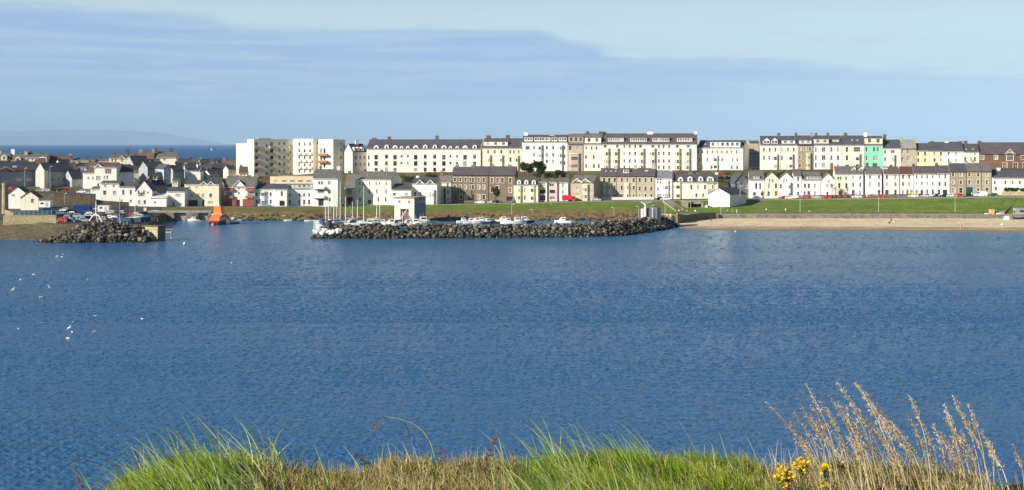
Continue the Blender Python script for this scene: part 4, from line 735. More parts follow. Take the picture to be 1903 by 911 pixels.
def breakwater(name, label, path, crest_w, depth_in, step, seed, sizes, white=None, maxparts=298, seaward=True):
    """path: (px, waterline row, crest height). Rocks laid in rows up the seaward slope, over a solid core"""
    rr = random.Random(seed); pts = [Vector((XD(px, DW(y)), DW(y), 0)) for px, y, h in path]; hs = [h for _, _, h in path]
    L_ = [0]
    for a, b in zip(pts, pts[1:]): L_.append(L_[-1] + (b - a).length)
    root = thing(name, tuple(pts[0]), label, 'breakwater'); o0 = pts[0]
    def at(s):
        i = 0
        while i < len(L_) - 2 and s > L_[i + 1]: i += 1
        t = (s - L_[i]) / (L_[i + 1] - L_[i]); p = pts[i].lerp(pts[i + 1], t); d = (pts[i + 1] - pts[i]).normalized(); n_ = Vector((-d.y, d.x, 0)); return p, n_, hs[i] * (1 - t) + hs[i + 1] * t
    core = MB(); rings = []
    for k in range(int(L_[-1] / 3) + 1):
        p, n_, h = at(min(k * 3, L_[-1])); q = lambda o, z: p - o0 + n_ * o + Vector((0, 0, z))
        rings.append([q(-.4, -1.2), q(depth_in * .92, h - .9), q(depth_in + crest_w, h - .8), q(depth_in * 2 + crest_w, -1.2)])
    core.loft(rings); core.build('core', m_rocks[2], root)
    items = []; s = 0
    while s < L_[-1]:
        p, n_, h = at(s); rows = int(math.hypot(depth_in, h) / (step * .8)) + 1
        for r in range(-1, rows + 3):
            t = r / rows; jit = Vector((rr.uniform(-.5, .5), rr.uniform(-.5, .5), 0)) * step * .9
            if t <= 1: c = p + n_ * (t * depth_in) + Vector((0, 0, t * h - .1))
            else: c = p + n_ * (depth_in + (r - rows) * crest_w / 2.2) + Vector((0, 0, h + rr.uniform(-.35, .25)))
            c += jit + Vector((0, 0, rr.uniform(-.25, .3))); sz = rr.uniform(*sizes) * (1.0 if t > .1 else .8)
            items.append((c, sz, t, r, s))
        s += step * rr.uniform(.85, 1.1)
    vis = [i for i in items if i[2] <= 1.15]; vis.sort(key=lambda q: -q[1] - (.3 if .0 <= q[2] <= 1.05 else -1)); part = set(id(q) for q in vis[:maxparts]); rest = MB(); rest2 = []
    bmr = bmesh.new(); mats = m_rocks + [m_wetrock, m_whiter]
    for it in items:
        c, sz, t, r, s = it; wet = t < .05 or (t < .14 and rr.random() < .6); wh = white and white(s, t) 
        k = rr.choice((0, 0, 1, 1, 2, 3)); me = rr.choice(WHR) if wh else rr.choice(WETR) if wet else rr.choice(ROCK[k])
        M = Matrix.Translation(c - o0) @ Matrix.Rotation(rr.uniform(0, 6.28), 4, 'Z') @ Matrix.Rotation(rr.uniform(-.6, .6), 4, 'X') @ Matrix.Diagonal((sz * rr.uniform(.8, 1.2), sz * rr.uniform(.8, 1.1), sz * rr.uniform(.75, 1.1), 1))
        if id(it) in part or wh:
            o = link('boulder', me, root); o.matrix_local = M
        else:
            n0 = len(bmr.verts); nf = len(bmr.faces); bmr.from_mesh(me); bmr.verts.ensure_lookup_table(); bmr.faces.ensure_lookup_table(); bmesh.ops.transform(bmr, matrix=M, verts=bmr.verts[n0:])
            mi = mats.index(me.materials[0])
            for f in bmr.faces[nf:]: f.material_index = mi
    me = bpy.data.meshes.new('rubble'); bmr.to_mesh(me); bmr.free()
    for m in mats: me.materials.append(m)
    tag(link('rubble', me, root), kind='stuff'); return root
breakwater('breakwater', 'long dark boulder breakwater across the middle, in front of the marina masts', [(578, 442.5, 2.2), (590, 443.5, 3.2), (640, 444, 3.5), (760, 443.5, 3.7), (900, 442.5, 3.6), (1040, 441.5, 3.6), (1130, 440, 3.8), (1170, 437, 4.2), (1205, 432.5, 4.0), (1235, 427.5, 3.7), (1264, 421, 3.4)], 2.4, 6.0, 1.18, 3, (.42, 1.02))
breakwater('rock_mound', 'rough heap of dark boulders at the left, beside the parked cars', [(66, 450, .9), (90, 451, 2.4), (125, 451.5, 4.2), (150, 451.5, 5.4), (200, 451.5, 5.7), (235, 451, 5.0), (256, 451, 3.6), (271, 451, 1.6)], 3.0, 7.2, 1.25, 8, (.45, 1.12))
# white painted boulders on the seaward tip
root = thing('painted_rocks', P(612, 433, 447), 'row of white painted boulders on the tip of the long breakwater', 'painted rocks')
for (px, py, sz) in ((589.5, 430.5, .95), (599, 432.5, 1.05), (600.5, 428.5, .95), (606, 428.5, 1.0), (608, 433, .8), (613.5, 431.5, 1.15), (620, 430.5, 1.15), (626.5, 428.8, 1.1), (629, 432, .9), (633, 428.6, .95)):
    p = Vector(P(px, py, 447.6 + (433 - py) * .16)); o = link('boulder', random.choice(WHR), root); o.matrix_local = Matrix.Translation(p - root.location) @ Matrix.Rotation(random.uniform(0, 6), 4, 'Z') @ Matrix.Diagonal((sz, sz * .9, sz, 1))
# light marker frame on the tip
root = thing('light_marker', P(588.5, 428, 452), 'small white lattice light marker on the tip of the long breakwater', 'marker')
q = MB(); [q.box(x - .09, x + .09, y - .09, y + .09, -1, 3.1) for x in (-.75, .75) for y in (-.6, .6)]; q.build('post', trim, root)
q = MB(); [q.box(-.84, .84, y - .05, y + .05, z, z + .14) for z in (.6, 1.5, 2.4) for y in (-.72, .72)]; q.box(-.95, .95, -.8, .8, 3.102, 3.25); q.box(-.66, .5, -.55, -.5, .2, 2.9); q.build('lattice', trim, root)
# stone pier head of the left mound
root = thing('pier_head', P(279, 446, 436), 'yellowish squared stone pier end at the right of the left boulder heap', 'pier head')
def blocks(root, w, d, h, bw, bh, mat, name='stone_block', y0=0):
    n = 0; z = 0; r = 0
    while z < h - .05:
        x = -w / 2 - (bw / 2 if r % 2 else 0); hh = min(bh, h - z)
        while x < w / 2 - .05:
            a, b = max(x, -w / 2), min(x + bw, w / 2)
            if b - a > .1:
                q = MB(); e = random.uniform(0, .05); q.box(a + .02, b - .02, y0 - .12 - e, y0 + .3, z + .02, z + hh - .02); q.build(name, mat, root)
            x += bw
        z += bh; r += 1
m_ystone = mix_mat('pale_stone', (.38, .32, .19), (.55, .47, .29), .7, .3, .7, fine=2)
q = MB(); q.box(-3.2, 3.0, -.0, 3.6, -1.5, 4.1); q.box(-3.3, 3.1, -.15, 3.7, 4.102, 4.4); q.build('body', m_quay, root); root.rotation_euler = (0, 0, R(-24)); blocks(root, 6.0, 9, 4.0, 1.3, .8, m_ystone)
root = thing('ladder_box', P(311, 440, 446), 'pale grey steel landing platform on the right of the stone pier end', 'platform')
q = MB(); q.box(-1.6, 1.6, -1, 1, -.2, .1); q.build('deck', galv, root, (0, 0, 1.5)); q = MB(); [q.box(x - .08, x + .08, y - .08, y + .08, -1.5, 1.38) for x in (-1.3, 1.3) for y in (-.7, .7)]; [q.box(-1.5, 1.5, y - .03, y + .03, 2.3, 2.36) for y in (-.9, .9)]; [q.box(x - .03, x + .03, -.93, -.87, 1.6, 2.3) for x in (-1.4, 0, 1.4)]; q.build('leg_frame', galv, root)
# ------------------------------------------------------------------ harbour works
root = thing('boathouse', (XD(733, 538), 538, 0), 'square white lifeboat house on two stout legs above the yachts', 'boathouse', rz=R(-14))
s = 538 / F; bw = 38.5 * s; zt, zm, zb = ZY(368.5, 538), ZY(388, 538), ZY(405, 538); q = MB(); cw = paint((.78, .74, .60), .85, .07, .3, .08, 0, 3, 'render_wall')
q.box(0, bw, 0, 14.5, zm, zt); q.box(0, 11.5 * s, 0, 14.5, -1, zm - .002); q.box(bw - 10.5 * s, bw, 0, 14.5, -1, zm - .002); q.box(11.5 * s + .01, bw - 10.5 * s - .01, 9, 9.4, -1, zm - .01); q.build('wall', cw, root)
q = MB(); q.box(-.3, bw + .3, -.3, 14.8, zt + .002, zt + .35); q.build('roof', paint((.34, .28, .20), .8, .1, name='roof_edge'), root)
q = MB(); q.box(-.06, bw + .06, -.08, -.004, zm - .12, zm + .12); q.build('string_course', paint((.5, .44, .33), .8, .1, name='string_course'), root)
for x in (9.5 * s, 28.5 * s):
    f = link('window', win_mesh(1.0, .9, 0, 'plain')[0], root, (x, -.03, ZY(374.5, 538))); link('pane', GLm := win_mesh(1.0, .9, 0, 'plain')[1][0], f, (0, -.05, 0))
q = MB(); q.box(12.5 * s, bw - 11.5 * s, 1.0, 1.15, 0, zm - .2); [q.box(12.5 * s + i * .55, 12.62 * s + i * .55, .93, 1, 0, zm - .2, 1) for i in range(7)]; q.build('door', [paint((.20, .10, .08), .6, .15, name='boat_door'), paint((.5, .45, .38), .6, .1, name='door_rib')], root)
q = MB(); q.loft([[(4.4, 0.6, zm - .4), (4.9, .6, zm - .4), (4.9, .9, zm - .4), (4.4, .9, zm - .4)], [(3.2, -6, .4), (3.7, -6, .4), (3.7, -5.7, .4), (3.2, -5.7, .4)]]); q.build('slip_rail', galv, root)
q = MB(); q.box(bw + .004, bw + .05, .02, 14.48, -1, zt - .02); q.build('side_shade_panel', paint((.27, .255, .235), .85, .12, .4, .12, 0, 2, 'grey_side_shade'), root)  # grey sheet darkens the right side in colour, adding to its shade
for yy in (3, 6, 9, 12):
    o = link('window', one_mesh_window(.9, 1.0, 0), root, (bw + .08, yy, ZY(376, 538))); o.rotation_euler = (0, 0, R(90))
def stonewall(name, label, pts, h, th, mat, capm=None, cat='wall', depth_below=2.0, nblocks=None):
    root = thing(name, pts[0], label, cat); o0 = Vector(pts[0]); q = MB(); c = MB(); ra, rb2 = [], []
    for i, p in enumerate(pts):
        p = Vector(p) - o0; d = (Vector(pts[min(i + 1, len(pts) - 1)]) - Vector(pts[max(i - 1, 0)])); n_ = Vector((-d.y, d.x, 0)).normalized()
        ra.append([p + n_ * -th / 2 + Vector((0, 0, -depth_below)), p + n_ * th / 2 + Vector((0, 0, -depth_below)), p + n_ * th / 2 + Vector((0, 0, h)), p + n_ * -th / 2 + Vector((0, 0, h))])
        k = th / 2 + .08; rb2.append([p - n_ * k + Vector((0, 0, h + .003)), p + n_ * k + Vector((0, 0, h + .003)), p + n_ * k + Vector((0, 0, h + .2)), p - n_ * k + Vector((0, 0, h + .2))])
    q.loft(ra); q.build('wall_body', mat, root); c.loft(rb2); c.build('coping', capm or mat, root); return root
m_oldwall = mix_mat('old_stone_wall', (.13, .105, .07), (.23, .19, .13), .5, .3, .7, fine=1.5); m_conc = mix_mat('concrete', (.24, .225, .20), (.36, .34, .30), .3, .3, .7, fine=1.5)
stonewall('retaining_wall', 'long brown stone retaining wall below the parked cars at the left', [P(60, 386, 587), P(100, 385, 588), P(140, 385, 590), P(178, 386, 592)], 5.6, .6, m_oldwall)
stonewall('retaining_wall', 'brown stone retaining wall under the white houses at the left', [P(179, 386, 593), P(205, 388, 594), P(240, 390, 596)], 3.0, .6, m_oldwall)
stonewall('yard_wall', 'yellowish low wall along the boat yard above the left foreshore', [P(6, 409, 452), P(50, 409, 453), P(105, 409, 454)], 1.35, .5, m_ystone, cat='wall')
root = thing('gate_pier', P(16, 408, 453), 'broad pale stone pier with a sloping top, left end of the yard wall', 'gate pier'); q = MB(); q.box(-1.3, 1.4, .35, 1.6, -1, 2.2); q.loft([[(-1.4, .25, 2.202), (1.5, .25, 2.202), (1.5, 1.7, 2.202), (-1.4, 1.7, 2.202)], [(-1.4, .25, 3.0), (1.5, .25, 2.3), (1.5, 1.7, 2.3), (-1.4, 1.7, 3.0)]]); q.build('pier_body', m_ystone, root)
root = thing('stone_tower', P(9.5, 402, 520), 'tall narrow round stone tower at the far left edge', 'tower'); q = MB(); n = 14
rr_ = [(2.0, -2), (1.9, 4), (1.75, 11.2), (1.95, 11.3), (1.95, 12.3), (1.5, 12.35)]
q.loft([[(r_ * .62 * math.cos(2 * math.pi * k / n), r_ * .62 * math.sin(2 * math.pi * k / n), z) for k in range(n)] for r_, z in rr_]); q.build('tower_shaft', mix_mat('tower_stone', (.25, .21, .13), (.38, .32, .20), .6, .3, .7, fine=1.5), root)
# quay wall with piers and dark openings behind the lifeboat
root = thing('quay_wall', (XD(300, 548), 548, 0), 'low stone quay with pale piers and dark openings behind the orange lifeboat', 'quay'); q = MB(); x0 = XD(300, 548)
q.box(-6, XD(392, 548) - x0, 1.2, 6, 3.2, 3.9); q.box(-6, XD(392, 548) - x0, 2.6, 5.8, -1, 3.19); q.build('quay_deck', m_conc, root)
for i, (a, b) in enumerate([(303, 323), (343, 368), (384, 392)]):
    q = MB(); z = MB(); A, B = XD(a, 548) - x0, XD(b, 548) - x0; q.loft([[(A, .5, -1), (B, .5, -1), (B, 2.59, -1), (A, 2.59, -1)], [(A + .3, 1.3, 3.19), (B - .3, 1.3, 3.19), (B - .3, 2.59, 3.19), (A + .3, 2.59, 3.19)]]); q.build('stone_pier', m_quay, root)
# beach sea wall
m_swall = mix_mat('sea_wall_stone', (.16, .145, .125), (.28, .25, .21), .3, .3, .7, fine=1.2)
pts = [(XD(px, d), d, 1.2) for px, d in [(1262, 544.9), (1400, 544.9), (1600, 544.9), (1800, 544.9), (1903, 544.9), (2200, 544.9)]]
root = stonewall('sea_wall', 'long grey sea wall between the beach and the promenade', pts, 1.42, .5, m_swall, m_conc)
# ramp wall by the breakwater root
stonewall('ramp_wall', 'dark curved wall at the left end of the beach beside the breakwater', [P(1258, 408, 520), P(1275, 410, 528), (XD(1300, 538), 538, 1.6), (XD(1330, 543.6), 543.6, 1.5)], 2.0, .6, m_oldwall, m_conc)
# concrete steps with hand rails
def steps(label, px0, d0, z0, px1, d1, z1, wdt, n=22):
    a = Vector((XD(px0, d0), d0, z0)); b = Vector((XD(px1, d1), d1, z1)); root = thing('steps', tuple(a), label, 'steps'); v = b - a; d = Vector((v.x, v.y, 0)); dl = d.length; d.normalize(); nn = Vector((-d.y, d.x, 0))
    for i in range(n):
        q = MB(); p0 = d * (dl * i / n); p1 = d * (dl * (i + 1) / n); h = v.z * (i + 1) / n
        q.loft([[p0 - nn * wdt / 2 + Vector((0, 0, h - 1.4)), p0 + nn * wdt / 2 + Vector((0, 0, h - 1.4)), p0 + nn * wdt / 2 + Vector((0, 0, h)), p0 - nn * wdt / 2 + Vector((0, 0, h))], [p1 - nn * wdt / 2 + Vector((0, 0, h - 1.4)), p1 + nn * wdt / 2 + Vector((0, 0, h - 1.4)), p1 + nn * wdt / 2 + Vector((0, 0, h)), p1 - nn * wdt / 2 + Vector((0, 0, h))]]); q.build('step', m_prom, root)
    for sg in (-1, 1):
        q = MB(); off = nn * sg * (wdt / 2 + .25); q.loft([[p + off + w_ for w_ in (Vector((0, 0, -1)) - nn * .2, Vector((0, 0, -1)) + nn * .2, Vector((0, 0, .55)) + nn * .2, Vector((0, 0, .55)) - nn * .2)] for p in (Vector((0, 0, 0)), v)]); q.build('side_wall', m_oldwall if sg < 0 else m_conc, root)
        q = MB(); q.tube([off + Vector((0, 0, 1.35)), v + off + Vector((0, 0, 1.35))], .05)
        for i in range(6): p = v * (i / 5) + off; q.tube([p + Vector((0, 0, .4)), p + Vector((0, 0, 1.33))], .04)
        q.build('hand_rail', darkmetal, root)
    return root
steps('concrete steps climbing the bank from the breakwater towards the yellow house', 1266, 560, 2.9, 1240, 592, 6.0, 3.2)
steps('dark railed concrete steps up the lawn at the right edge', 1856, 552, 2.6, 1888, 582, 8.2, 3.4)
# dark underpass beside the steps
root = thing('underpass', (XD(1278, 571), 571, 2.4), 'dark stone underpass opening between the concrete steps and the lawn', 'underpass'); s = 571 / F; q = MB(); wd = 26 * s
q.box(-2.3, -.0, -.2, 1, -1, 4.2); q.box(.0, wd, .4, 16, 3.3, 4.2); q.box(wd, wd + .7, -.4, 16, -1, 3.9); q.box(-.5, 0, 1, 16, -1, 4.2); q.box(.01, wd - .01, 15, 16, -1, 3.29); q.build('abutment', mix_mat('abutment_stone', (.25, .22, .16), (.38, .34, .26), .5, .3, .7), root); q = MB(); q.box(-.3, .2, -.5, -.21, -1, 4.4); q.box(1.0, 1.3, -.3, .2, -1, 4.6); q.build('pilaster', m_conc, root); q = MB(); q.box(.3, wd, 3, 3.1, -1, 3.0); q.build('shade_panel', paint((.03, .045, .09), .5, .1, name='blue_shade'), root)  # the dark blue sheet stands for the shade inside the opening
# white lookout with curved hood
root = thing('lookout_tower', (XD(1191, 500), 500, 2.2), 'white twin-legged lookout with a curved hood and grey panelled body beside the breakwater', 'lookout', rz=R(-4)); s = 500 / F; B = lambda py: ZY(py, 500) - 2.2
q = MB(); q.box(0, 4 * s, 0, .5, -.4, B(388)); q.box(5 * s, 9 * s, 0, .5, -.4, B(386)); q.build('leg', trim, root)
q = MB(); pr = [(9, 386), (9, 381), (7.6, 378.2), (4.5, 376.6), (0, 374.6), (-.6, 375.6), (3.6, 378.4), (6.0, 380.4), (6.6, 383), (6.6, 386)]; q.loft([[(x * s, y, B(yy) + .003) for x, yy in pr] for y in (0, .6)]); q.build('hood', trim, root)
q = MB(); q.loft([[(8.5 * s, y, B(379.6)), (20 * s, y, B(376.0)), (22 * s, y, B(374.4)), (8 * s, y, B(376.5))] for y in (.7, 6)]); q.build('canopy', paint((.30, .29, .31), .7, .12, name='canopy_grey'), root)
q = MB(); pl = [(10 * s, 1), (26 * s, 1)] + [(26 * s + 2.2 * math.sin(k * math.pi / 8), 4 - 3 * math.cos(k * math.pi / 8)) for k in range(1, 8)] + [(26 * s, 7), (10 * s, 7)]
q.loft([[(x, y, z) for x, y in pl] for z in (-.6, B(386))]); q.build('body', paint((.30, .33, .37), .6, .1, name='grey_panel'), root)
for i in range(5): q = MB(); x = (11.5 + i * 3.1) * s; q.box(x - .05, x + .3, .9, .998, .1, B(388)); q.build('panel', paint((.55, .56, .56), .5, .1, name='pale_panel') if i % 2 else paint((.14, .13, .14), .5, .1, name='dark_panel'), root)
q = MB(); q.tube([(17 * s, 1.4, B(386)), (17 * s, 1.4, B(379.5))], .08); q.build('post', galv, root)
# ------------------------------------------------------------------ street lamps, masts, posts
def lamp(px, py0, py1, D, label, arm=1, col=galv, cat='street lamp', head=True, group=None):
    z0 = ZY(py1, D); h = ZY(py0, D) - z0; root = thing('street_lamp', (XD(px, D), D, z0), label, cat, group); q = MB(); q.tube([(0, 0, -.5), (0, 0, h * .3), (0, 0, h)], [.13, .10, .07], 8); q.build('pole', col, root)
    q = MB(); q.tube([(0, 0, h - .05), (arm * .3, 0, h + .15), (arm * .6, 0, h + .12)], .05); q.build('arm', col, root); q = MB(); q.loft([[(arm * x, y, z + h) for y, z in ((-.16, .05), (.16, .05), (.12, .2), (-.12, .2))] for x in ((.4, 1.0) if arm > 0 else (1.0, .4))]); q.build('lamp_head', trim, root); return root
LG = 'street lamps along the promenade'
lamp(1340, 365, 397.5, 553, 'promenade lamp near the two white boards on the lawn', 1, group=LG); lamp(1487, 366, 398, 553, 'promenade lamp in front of the slim white house', 1, group=LG); lamp(1633, 364, 398, 553, 'promenade lamp in front of the blank white house', -1, group=LG); lamp(1775, 364, 398, 553, 'promenade lamp in front of the brown stone pair', 1, group=LG)
lamp(1375.5, 340, 376, 574, 'tall pole beside the white gabled shed', -1); lamp(951, 380, 411, 564, 'twin-looking quay lamp on the bank below the brown houses', 1); lamp(990, 390, 411, 566, 'short quay lamp behind the white boats', -1); lamp(1024, 371, 391, 590, 'road lamp on the grass edge below the pinkish house', 1); lamp(1141, 386, 406, 560, 'short lamp on the earth bank left of the lookout', -1); lamp(1187, 384, 406, 552, 'short lamp just left of the lookout', -1); lamp(1236, 376, 403, 552, 'lamp with a bright head at the foot of the concrete steps', -1); lamp(1211, 382, 405, 530, 'short lamp rising behind the lookout body', 1); lamp(120, 360, 390, 575, 'thin pole against the brown retaining wall', 1); lamp(46, 313, 366, 618, 'tall lamp in front of the long dark shed', 1); lamp(93, 310, 350, 622, 'tall lamp in front of the grey shaded building', 1); lamp(780, 389, 408, 545, 'short lamp beside the shaded side of the boathouse', -1)
def pole(px, py0, py1, D, r, label, col, name='pole', cat='pole', legs=False):
    z0 = ZY(py1, D); h = ZY(py0, D) - z0; root = thing(name, (XD(px, D), D, z0), label, cat); q = MB(); q.tube([(0, 0, -.5 if not legs else h * .33), (0, 0, h)], [r, r * .6], 8); q.build('shaft', col, root)
    if legs:
        for sx, sy in ((-1, -.4), (1, -.4), (0, 1)): q = MB(); q.tube([(sx * 2.4, sy * 2, -.3), (sx * .9, sy * .6, h * .30), (0, 0, h * .36)], [.22, .2, .2], 6); q.build('leg', col, root)
        q = MB(); q.tube([(-1, -.2, h * .3), (1, -.2, h * .3)], .12); q.tube([(-.9, 0, h * .62), (.9, 0, h * .62)], .1); q.build('cross_bar', col, root)
    return root
woodm = paint((.42, .31, .19), .6, .15, name='varnished_wood')
pole(178.5, 373.5, 412.5, 452, .22, 'white three-legged mast standing on top of the left boulder heap', trim, 'tripod_mast', 'mast', True)
pole(222.5, 366, 416, 470, .14, 'brown wooden mast rising behind the left boulder heap', woodm, 'boat_mast', 'mast')
pole(251, 380, 411, 480, .12, 'pale thin mast right of the brown wooden mast', trim, 'boat_mast', 'mast')
pole(293, 405, 414, 500, .22, 'short red post beside the quay steps at the left harbour', paint((.5, .05, .03), .5, .1, name='red_paint'), 'marker_post', 'post')
# signs and boards
def board(px, py, wpx, hpx, D, label, col=trim, name='sign_board', post=True, cat='sign'):
    s = D / F; z = ZY(py, D); gz = ground_z(px, D); root = thing(name, (XD(px, D), D, gz), label, cat); q = MB(); q.box(-wpx * s / 2, wpx * s / 2, -.06, .06, z - gz - hpx * s / 2, z - gz + hpx * s / 2); q.build('board', col, root)
    if post: q = MB(); [q.box(x - .05, x + .05, .061, .16, -.3, z - gz) for x in (-wpx * s / 3, wpx * s / 3)]; q.build('post', galv, root)
board(1312.5, 384, 5, 6, 570, 'small white board on the lawn left of its pair', name='white_board'); board(1328, 383.5, 7, 7, 571, 'larger white board on the lawn right of its pair', name='white_board'); board(289, 394.5, 14, 7, 552, 'white rectangular board on the quay left of the lifeboat'); board(1088, 392, 4, 5, 585, 'small white notice on the grass above the boulder breakwater'); board(269.5, 391, 5, 10, 556, 'tall pale kiosk board on the left quay', creamtrim)
# ------------------------------------------------------------------ boats
blue = paint((.02, .07, .28), .6, .1, name='blue_cover'); hullw = paint((.80, .80, .78), .35, .05, 1, .05, name='gelcoat', spec=.5); alu = paint((.72, .70, .62), .4, .05, name='mast_alloy'); orange = paint((.85, .20, .025), .45, .06, name='orange_paint', spec=.5); navy = paint((.012, .018, .05), .4, .1, name='navy_hull', spec=.5); redp = paint((.5, .03, .025), .5, .1, name='red_paint'); teak = paint((.30, .19, .10), .7, .15, name='teak_deck'); rubber = paint((.02, .02, .02), .8, .1, name='rubber')
def hull_rings(Ln, Bm, fb, drf=.4, n=9, flare=1.0):
    rings = []
    for i in range(n):
        t = i / (n - 1); x = (t - .5) * Ln; k = (1 - max(0, (t - .35) / .65) ** 2.2) * (.8 + .2 * min(1, t / .25)); b = max(.03, Bm / 2 * k); sh = fb * (1 + .28 * t * t)
        rings.append([(x, -b, sh), (x, -b * .92, .15), (x, -b * .45, -drf), (x, b * .45, -drf), (x, b * .92, .15), (x, b, sh)])
    return rings
def sail_boat_parts(root, Ln, mast, hm=hullw, cover=blue):
    Bm = Ln * .31; fb = Ln * .105; q = MB(); q.loft(hull_rings(Ln, Bm, fb)); q.build('hull', hm, root)
    q = MB(); k = fb * 1.06; q.loft([[(x, y * Bm, z) for y, z in ((-.3 * a, k), (.3 * a, k), (.24 * a, k + h), (-.24 * a, k + h))] for x, a, h in ((-Ln * .16, 1, .42), (Ln * .05, 1, .5), (Ln * .24, .6, .12))]); q.build('cabin', hullw, root)
    q = MB(); [q.box(-Ln * .1 + i * Ln * .07, -Ln * .1 + i * Ln * .07 + .35, sg * Bm * .295 - .02, sg * Bm * .295 + .02, k + .14, k + .32) for i in range(3) for sg in (-1, 1)]; q.build('cabin_window', GL[0], root)
    q = MB(); q.tube([(Ln * .08, 0, k + .2), (Ln * .08, 0, mast * .6), (Ln * .08, 0, mast)], [.16, .14, .10], 8); q.tube([(Ln * .08, -Bm * .3, mast * .62), (Ln * .08, Bm * .3, mast * .62)], .035, 5); q.build('mast', alu, root)
    q = MB(); q.tube([(Ln * .07, 0, k + 1.15), (-Ln * .34, 0, k + 1.1)], .07); q.build('boom', alu, root); q = MB(); q.tube([(Ln * .05, 0, k + 1.36), (-Ln * .1, 0, k + 1.33), (-Ln * .33, 0, k + 1.24)], [.2, .2, .1], 7); q.build('sail_cover', cover, root)
    q = MB(); q.loft([[(x, y * Bm, z) for y, z in ((-.36, k * .98), (.36, k * .98), (.28, k + hh), (-.28, k + hh))] for x, hh in ((-Ln * .34, .75), (-Ln * .17, 1.05))]); q.build('spray_hood', cover, root)
    q = MB(); [q.tube([(x, y, z), (Ln * .08, 0, mast)], .018, 4) for x, y, z in ((Ln * .49, 0, fb * 1.25), (-Ln * .49, 0, fb), (Ln * .06, -Bm * .46, fb * 1.05), (Ln * .06, Bm * .46, fb * 1.05))]; q.build('rigging', galv, root)
    q = MB(); [q.tube([(x, sg * Bm * y, fb * 1.05), (x, sg * Bm * y, fb * 1.05 + .6)], .02, 4) for x, y in ((-Ln * .45, .4), (-Ln * .25, .46), (0, .47), (Ln * .25, .34)) for sg in (-1, 1)]; q.build('guard_rail', galv, root)
SG = 'masted yachts moored behind the long breakwater'
CV = [blue, paint((.55, .52, .45), .8, .1, name='canvas'), navy]
for i, (px, top, D, Ln, rz, lb) in enumerate([(604.5, 380, 470, 8, 70, 'small yacht nearest the breakwater tip'), (610.5, 362, 474, 9, 110, 'yacht second from the breakwater tip with a tall thin mast'), (620, 352, 468, 9.5, 60, 'yacht with a tall pale mast behind the white painted boulders'), (625.5, 370, 486, 8.5, 95, 'yacht with a shorter mast between two tall ones'), (632, 338, 475, 10, 30, 'yacht with a tall slightly bright mast above the blue covers'), (642, 366, 480, 8.5, 20, 'yacht beside the blue boat covers'),
        (655, 375, 482, 8, 15, 'yacht with a low mast in front of the red shopfront'), (664.5, 372, 478, 9, 350, 'white yacht left of the tallest mast'), (676, 347, 472, 12, 5, 'large white yacht with the tallest mast in front of the cream house'), (700, 378, 480, 8.5, 20, 'yacht with a thin mast, its hull beside the big white yacht'), (706, 347, 478, 11, 8, 'tall-masted yacht left of the boathouse'), (748, 392, 474, 7, 12, 'low-masted yacht under the boathouse')]):
    D += 42; h = ZY(top, D); r_ = thing('sailing_yacht', (XD(px, D) - Ln * .08 * math.cos(R(rz)), D, 0), lb, 'yacht', SG, R(rz)); sail_boat_parts(r_, Ln, h, [hullw, hullw, navy][i % 3] if i not in (8, 10) else hullw, CV[i % 3])
def motor_boat(px, D, Ln, rz, label, hm=hullw, cabin=True, z=0.0, group=None, cat='motor boat', cov=None):
    r_ = thing('motor_boat', (XD(px, D), D, z), label, cat, group, R(rz)); Bm = Ln * .36; fb = Ln * .14; q = MB(); q.loft(hull_rings(Ln, Bm, fb)); q.build('hull', hm, r_); k = fb * 1.05
    q = MB(); q.loft([[(x * .99, y * .96, z_ + .03) for x, y, z_ in (a, b)] + [(b[0] * .99, b[1] * .5, b[2] + .06), (a[0] * .99, a[1] * .5, a[2] + .06)] for a, b in [(rg[0], rg[5]) for rg in hull_rings(Ln, Bm, fb)]], cap=True); q.build('deck', cov or hullw, r_)
    if cabin:
        q = MB(); q.loft([[(x, y * Bm, zz_) for y, zz_ in ((-.34, k), (.34, k), (.27, k + h), (-.27, k + h))] for x, h in ((-Ln * .16, Ln * .2), (Ln * .10, Ln * .2))]); q.loft([[(Ln * .102, y * Bm, z_) for y, z_ in ((-.33, k), (.33, k), (.25, k + Ln * .19), (-.25, k + Ln * .19))], [(Ln * .26, y * Bm, z_) for y, z_ in ((-.2, k), (.2, k), (.14, k + .1), (-.14, k + .1))]]); q.build('cabin', hullw, r_)
        q = MB(); [q.box(-Ln * .12, Ln * .07, sg * Bm * .31 - .02, sg * Bm * .31 + .03, k + Ln * .1, k + Ln * .165) for sg in (-1, 1)]; q.build('cabin_window', GL[0], r_); q = MB(); q.tube([(-Ln * .02, 0, k + Ln * .2), (-Ln * .04, 0, k + Ln * .38)], .04, 5); q.tube([(-Ln * .14, -Bm * .3, k + Ln * .2), (-Ln * .14, -Bm * .3, k + Ln * .3), (-Ln * .14, Bm * .3, k + Ln * .3), (-Ln * .14, Bm * .3, k + Ln * .2)], .03, 5); q.build('aerial', galv, r_)
    else:
        q = MB(); q.box(-Ln * .55, -Ln * .48, -.14, .14, .1, fb + .45); q.build('outboard', rubber, r_)
        q = MB(); [q.box(x - .12, x + .12, -Bm * .4, Bm * .4, k + .08, k + .13) for x in (-Ln * .2, Ln * .08)]; q.build('seat', teak, r_)
    return r_
WG = 'white motor boats moored behind the long breakwater'
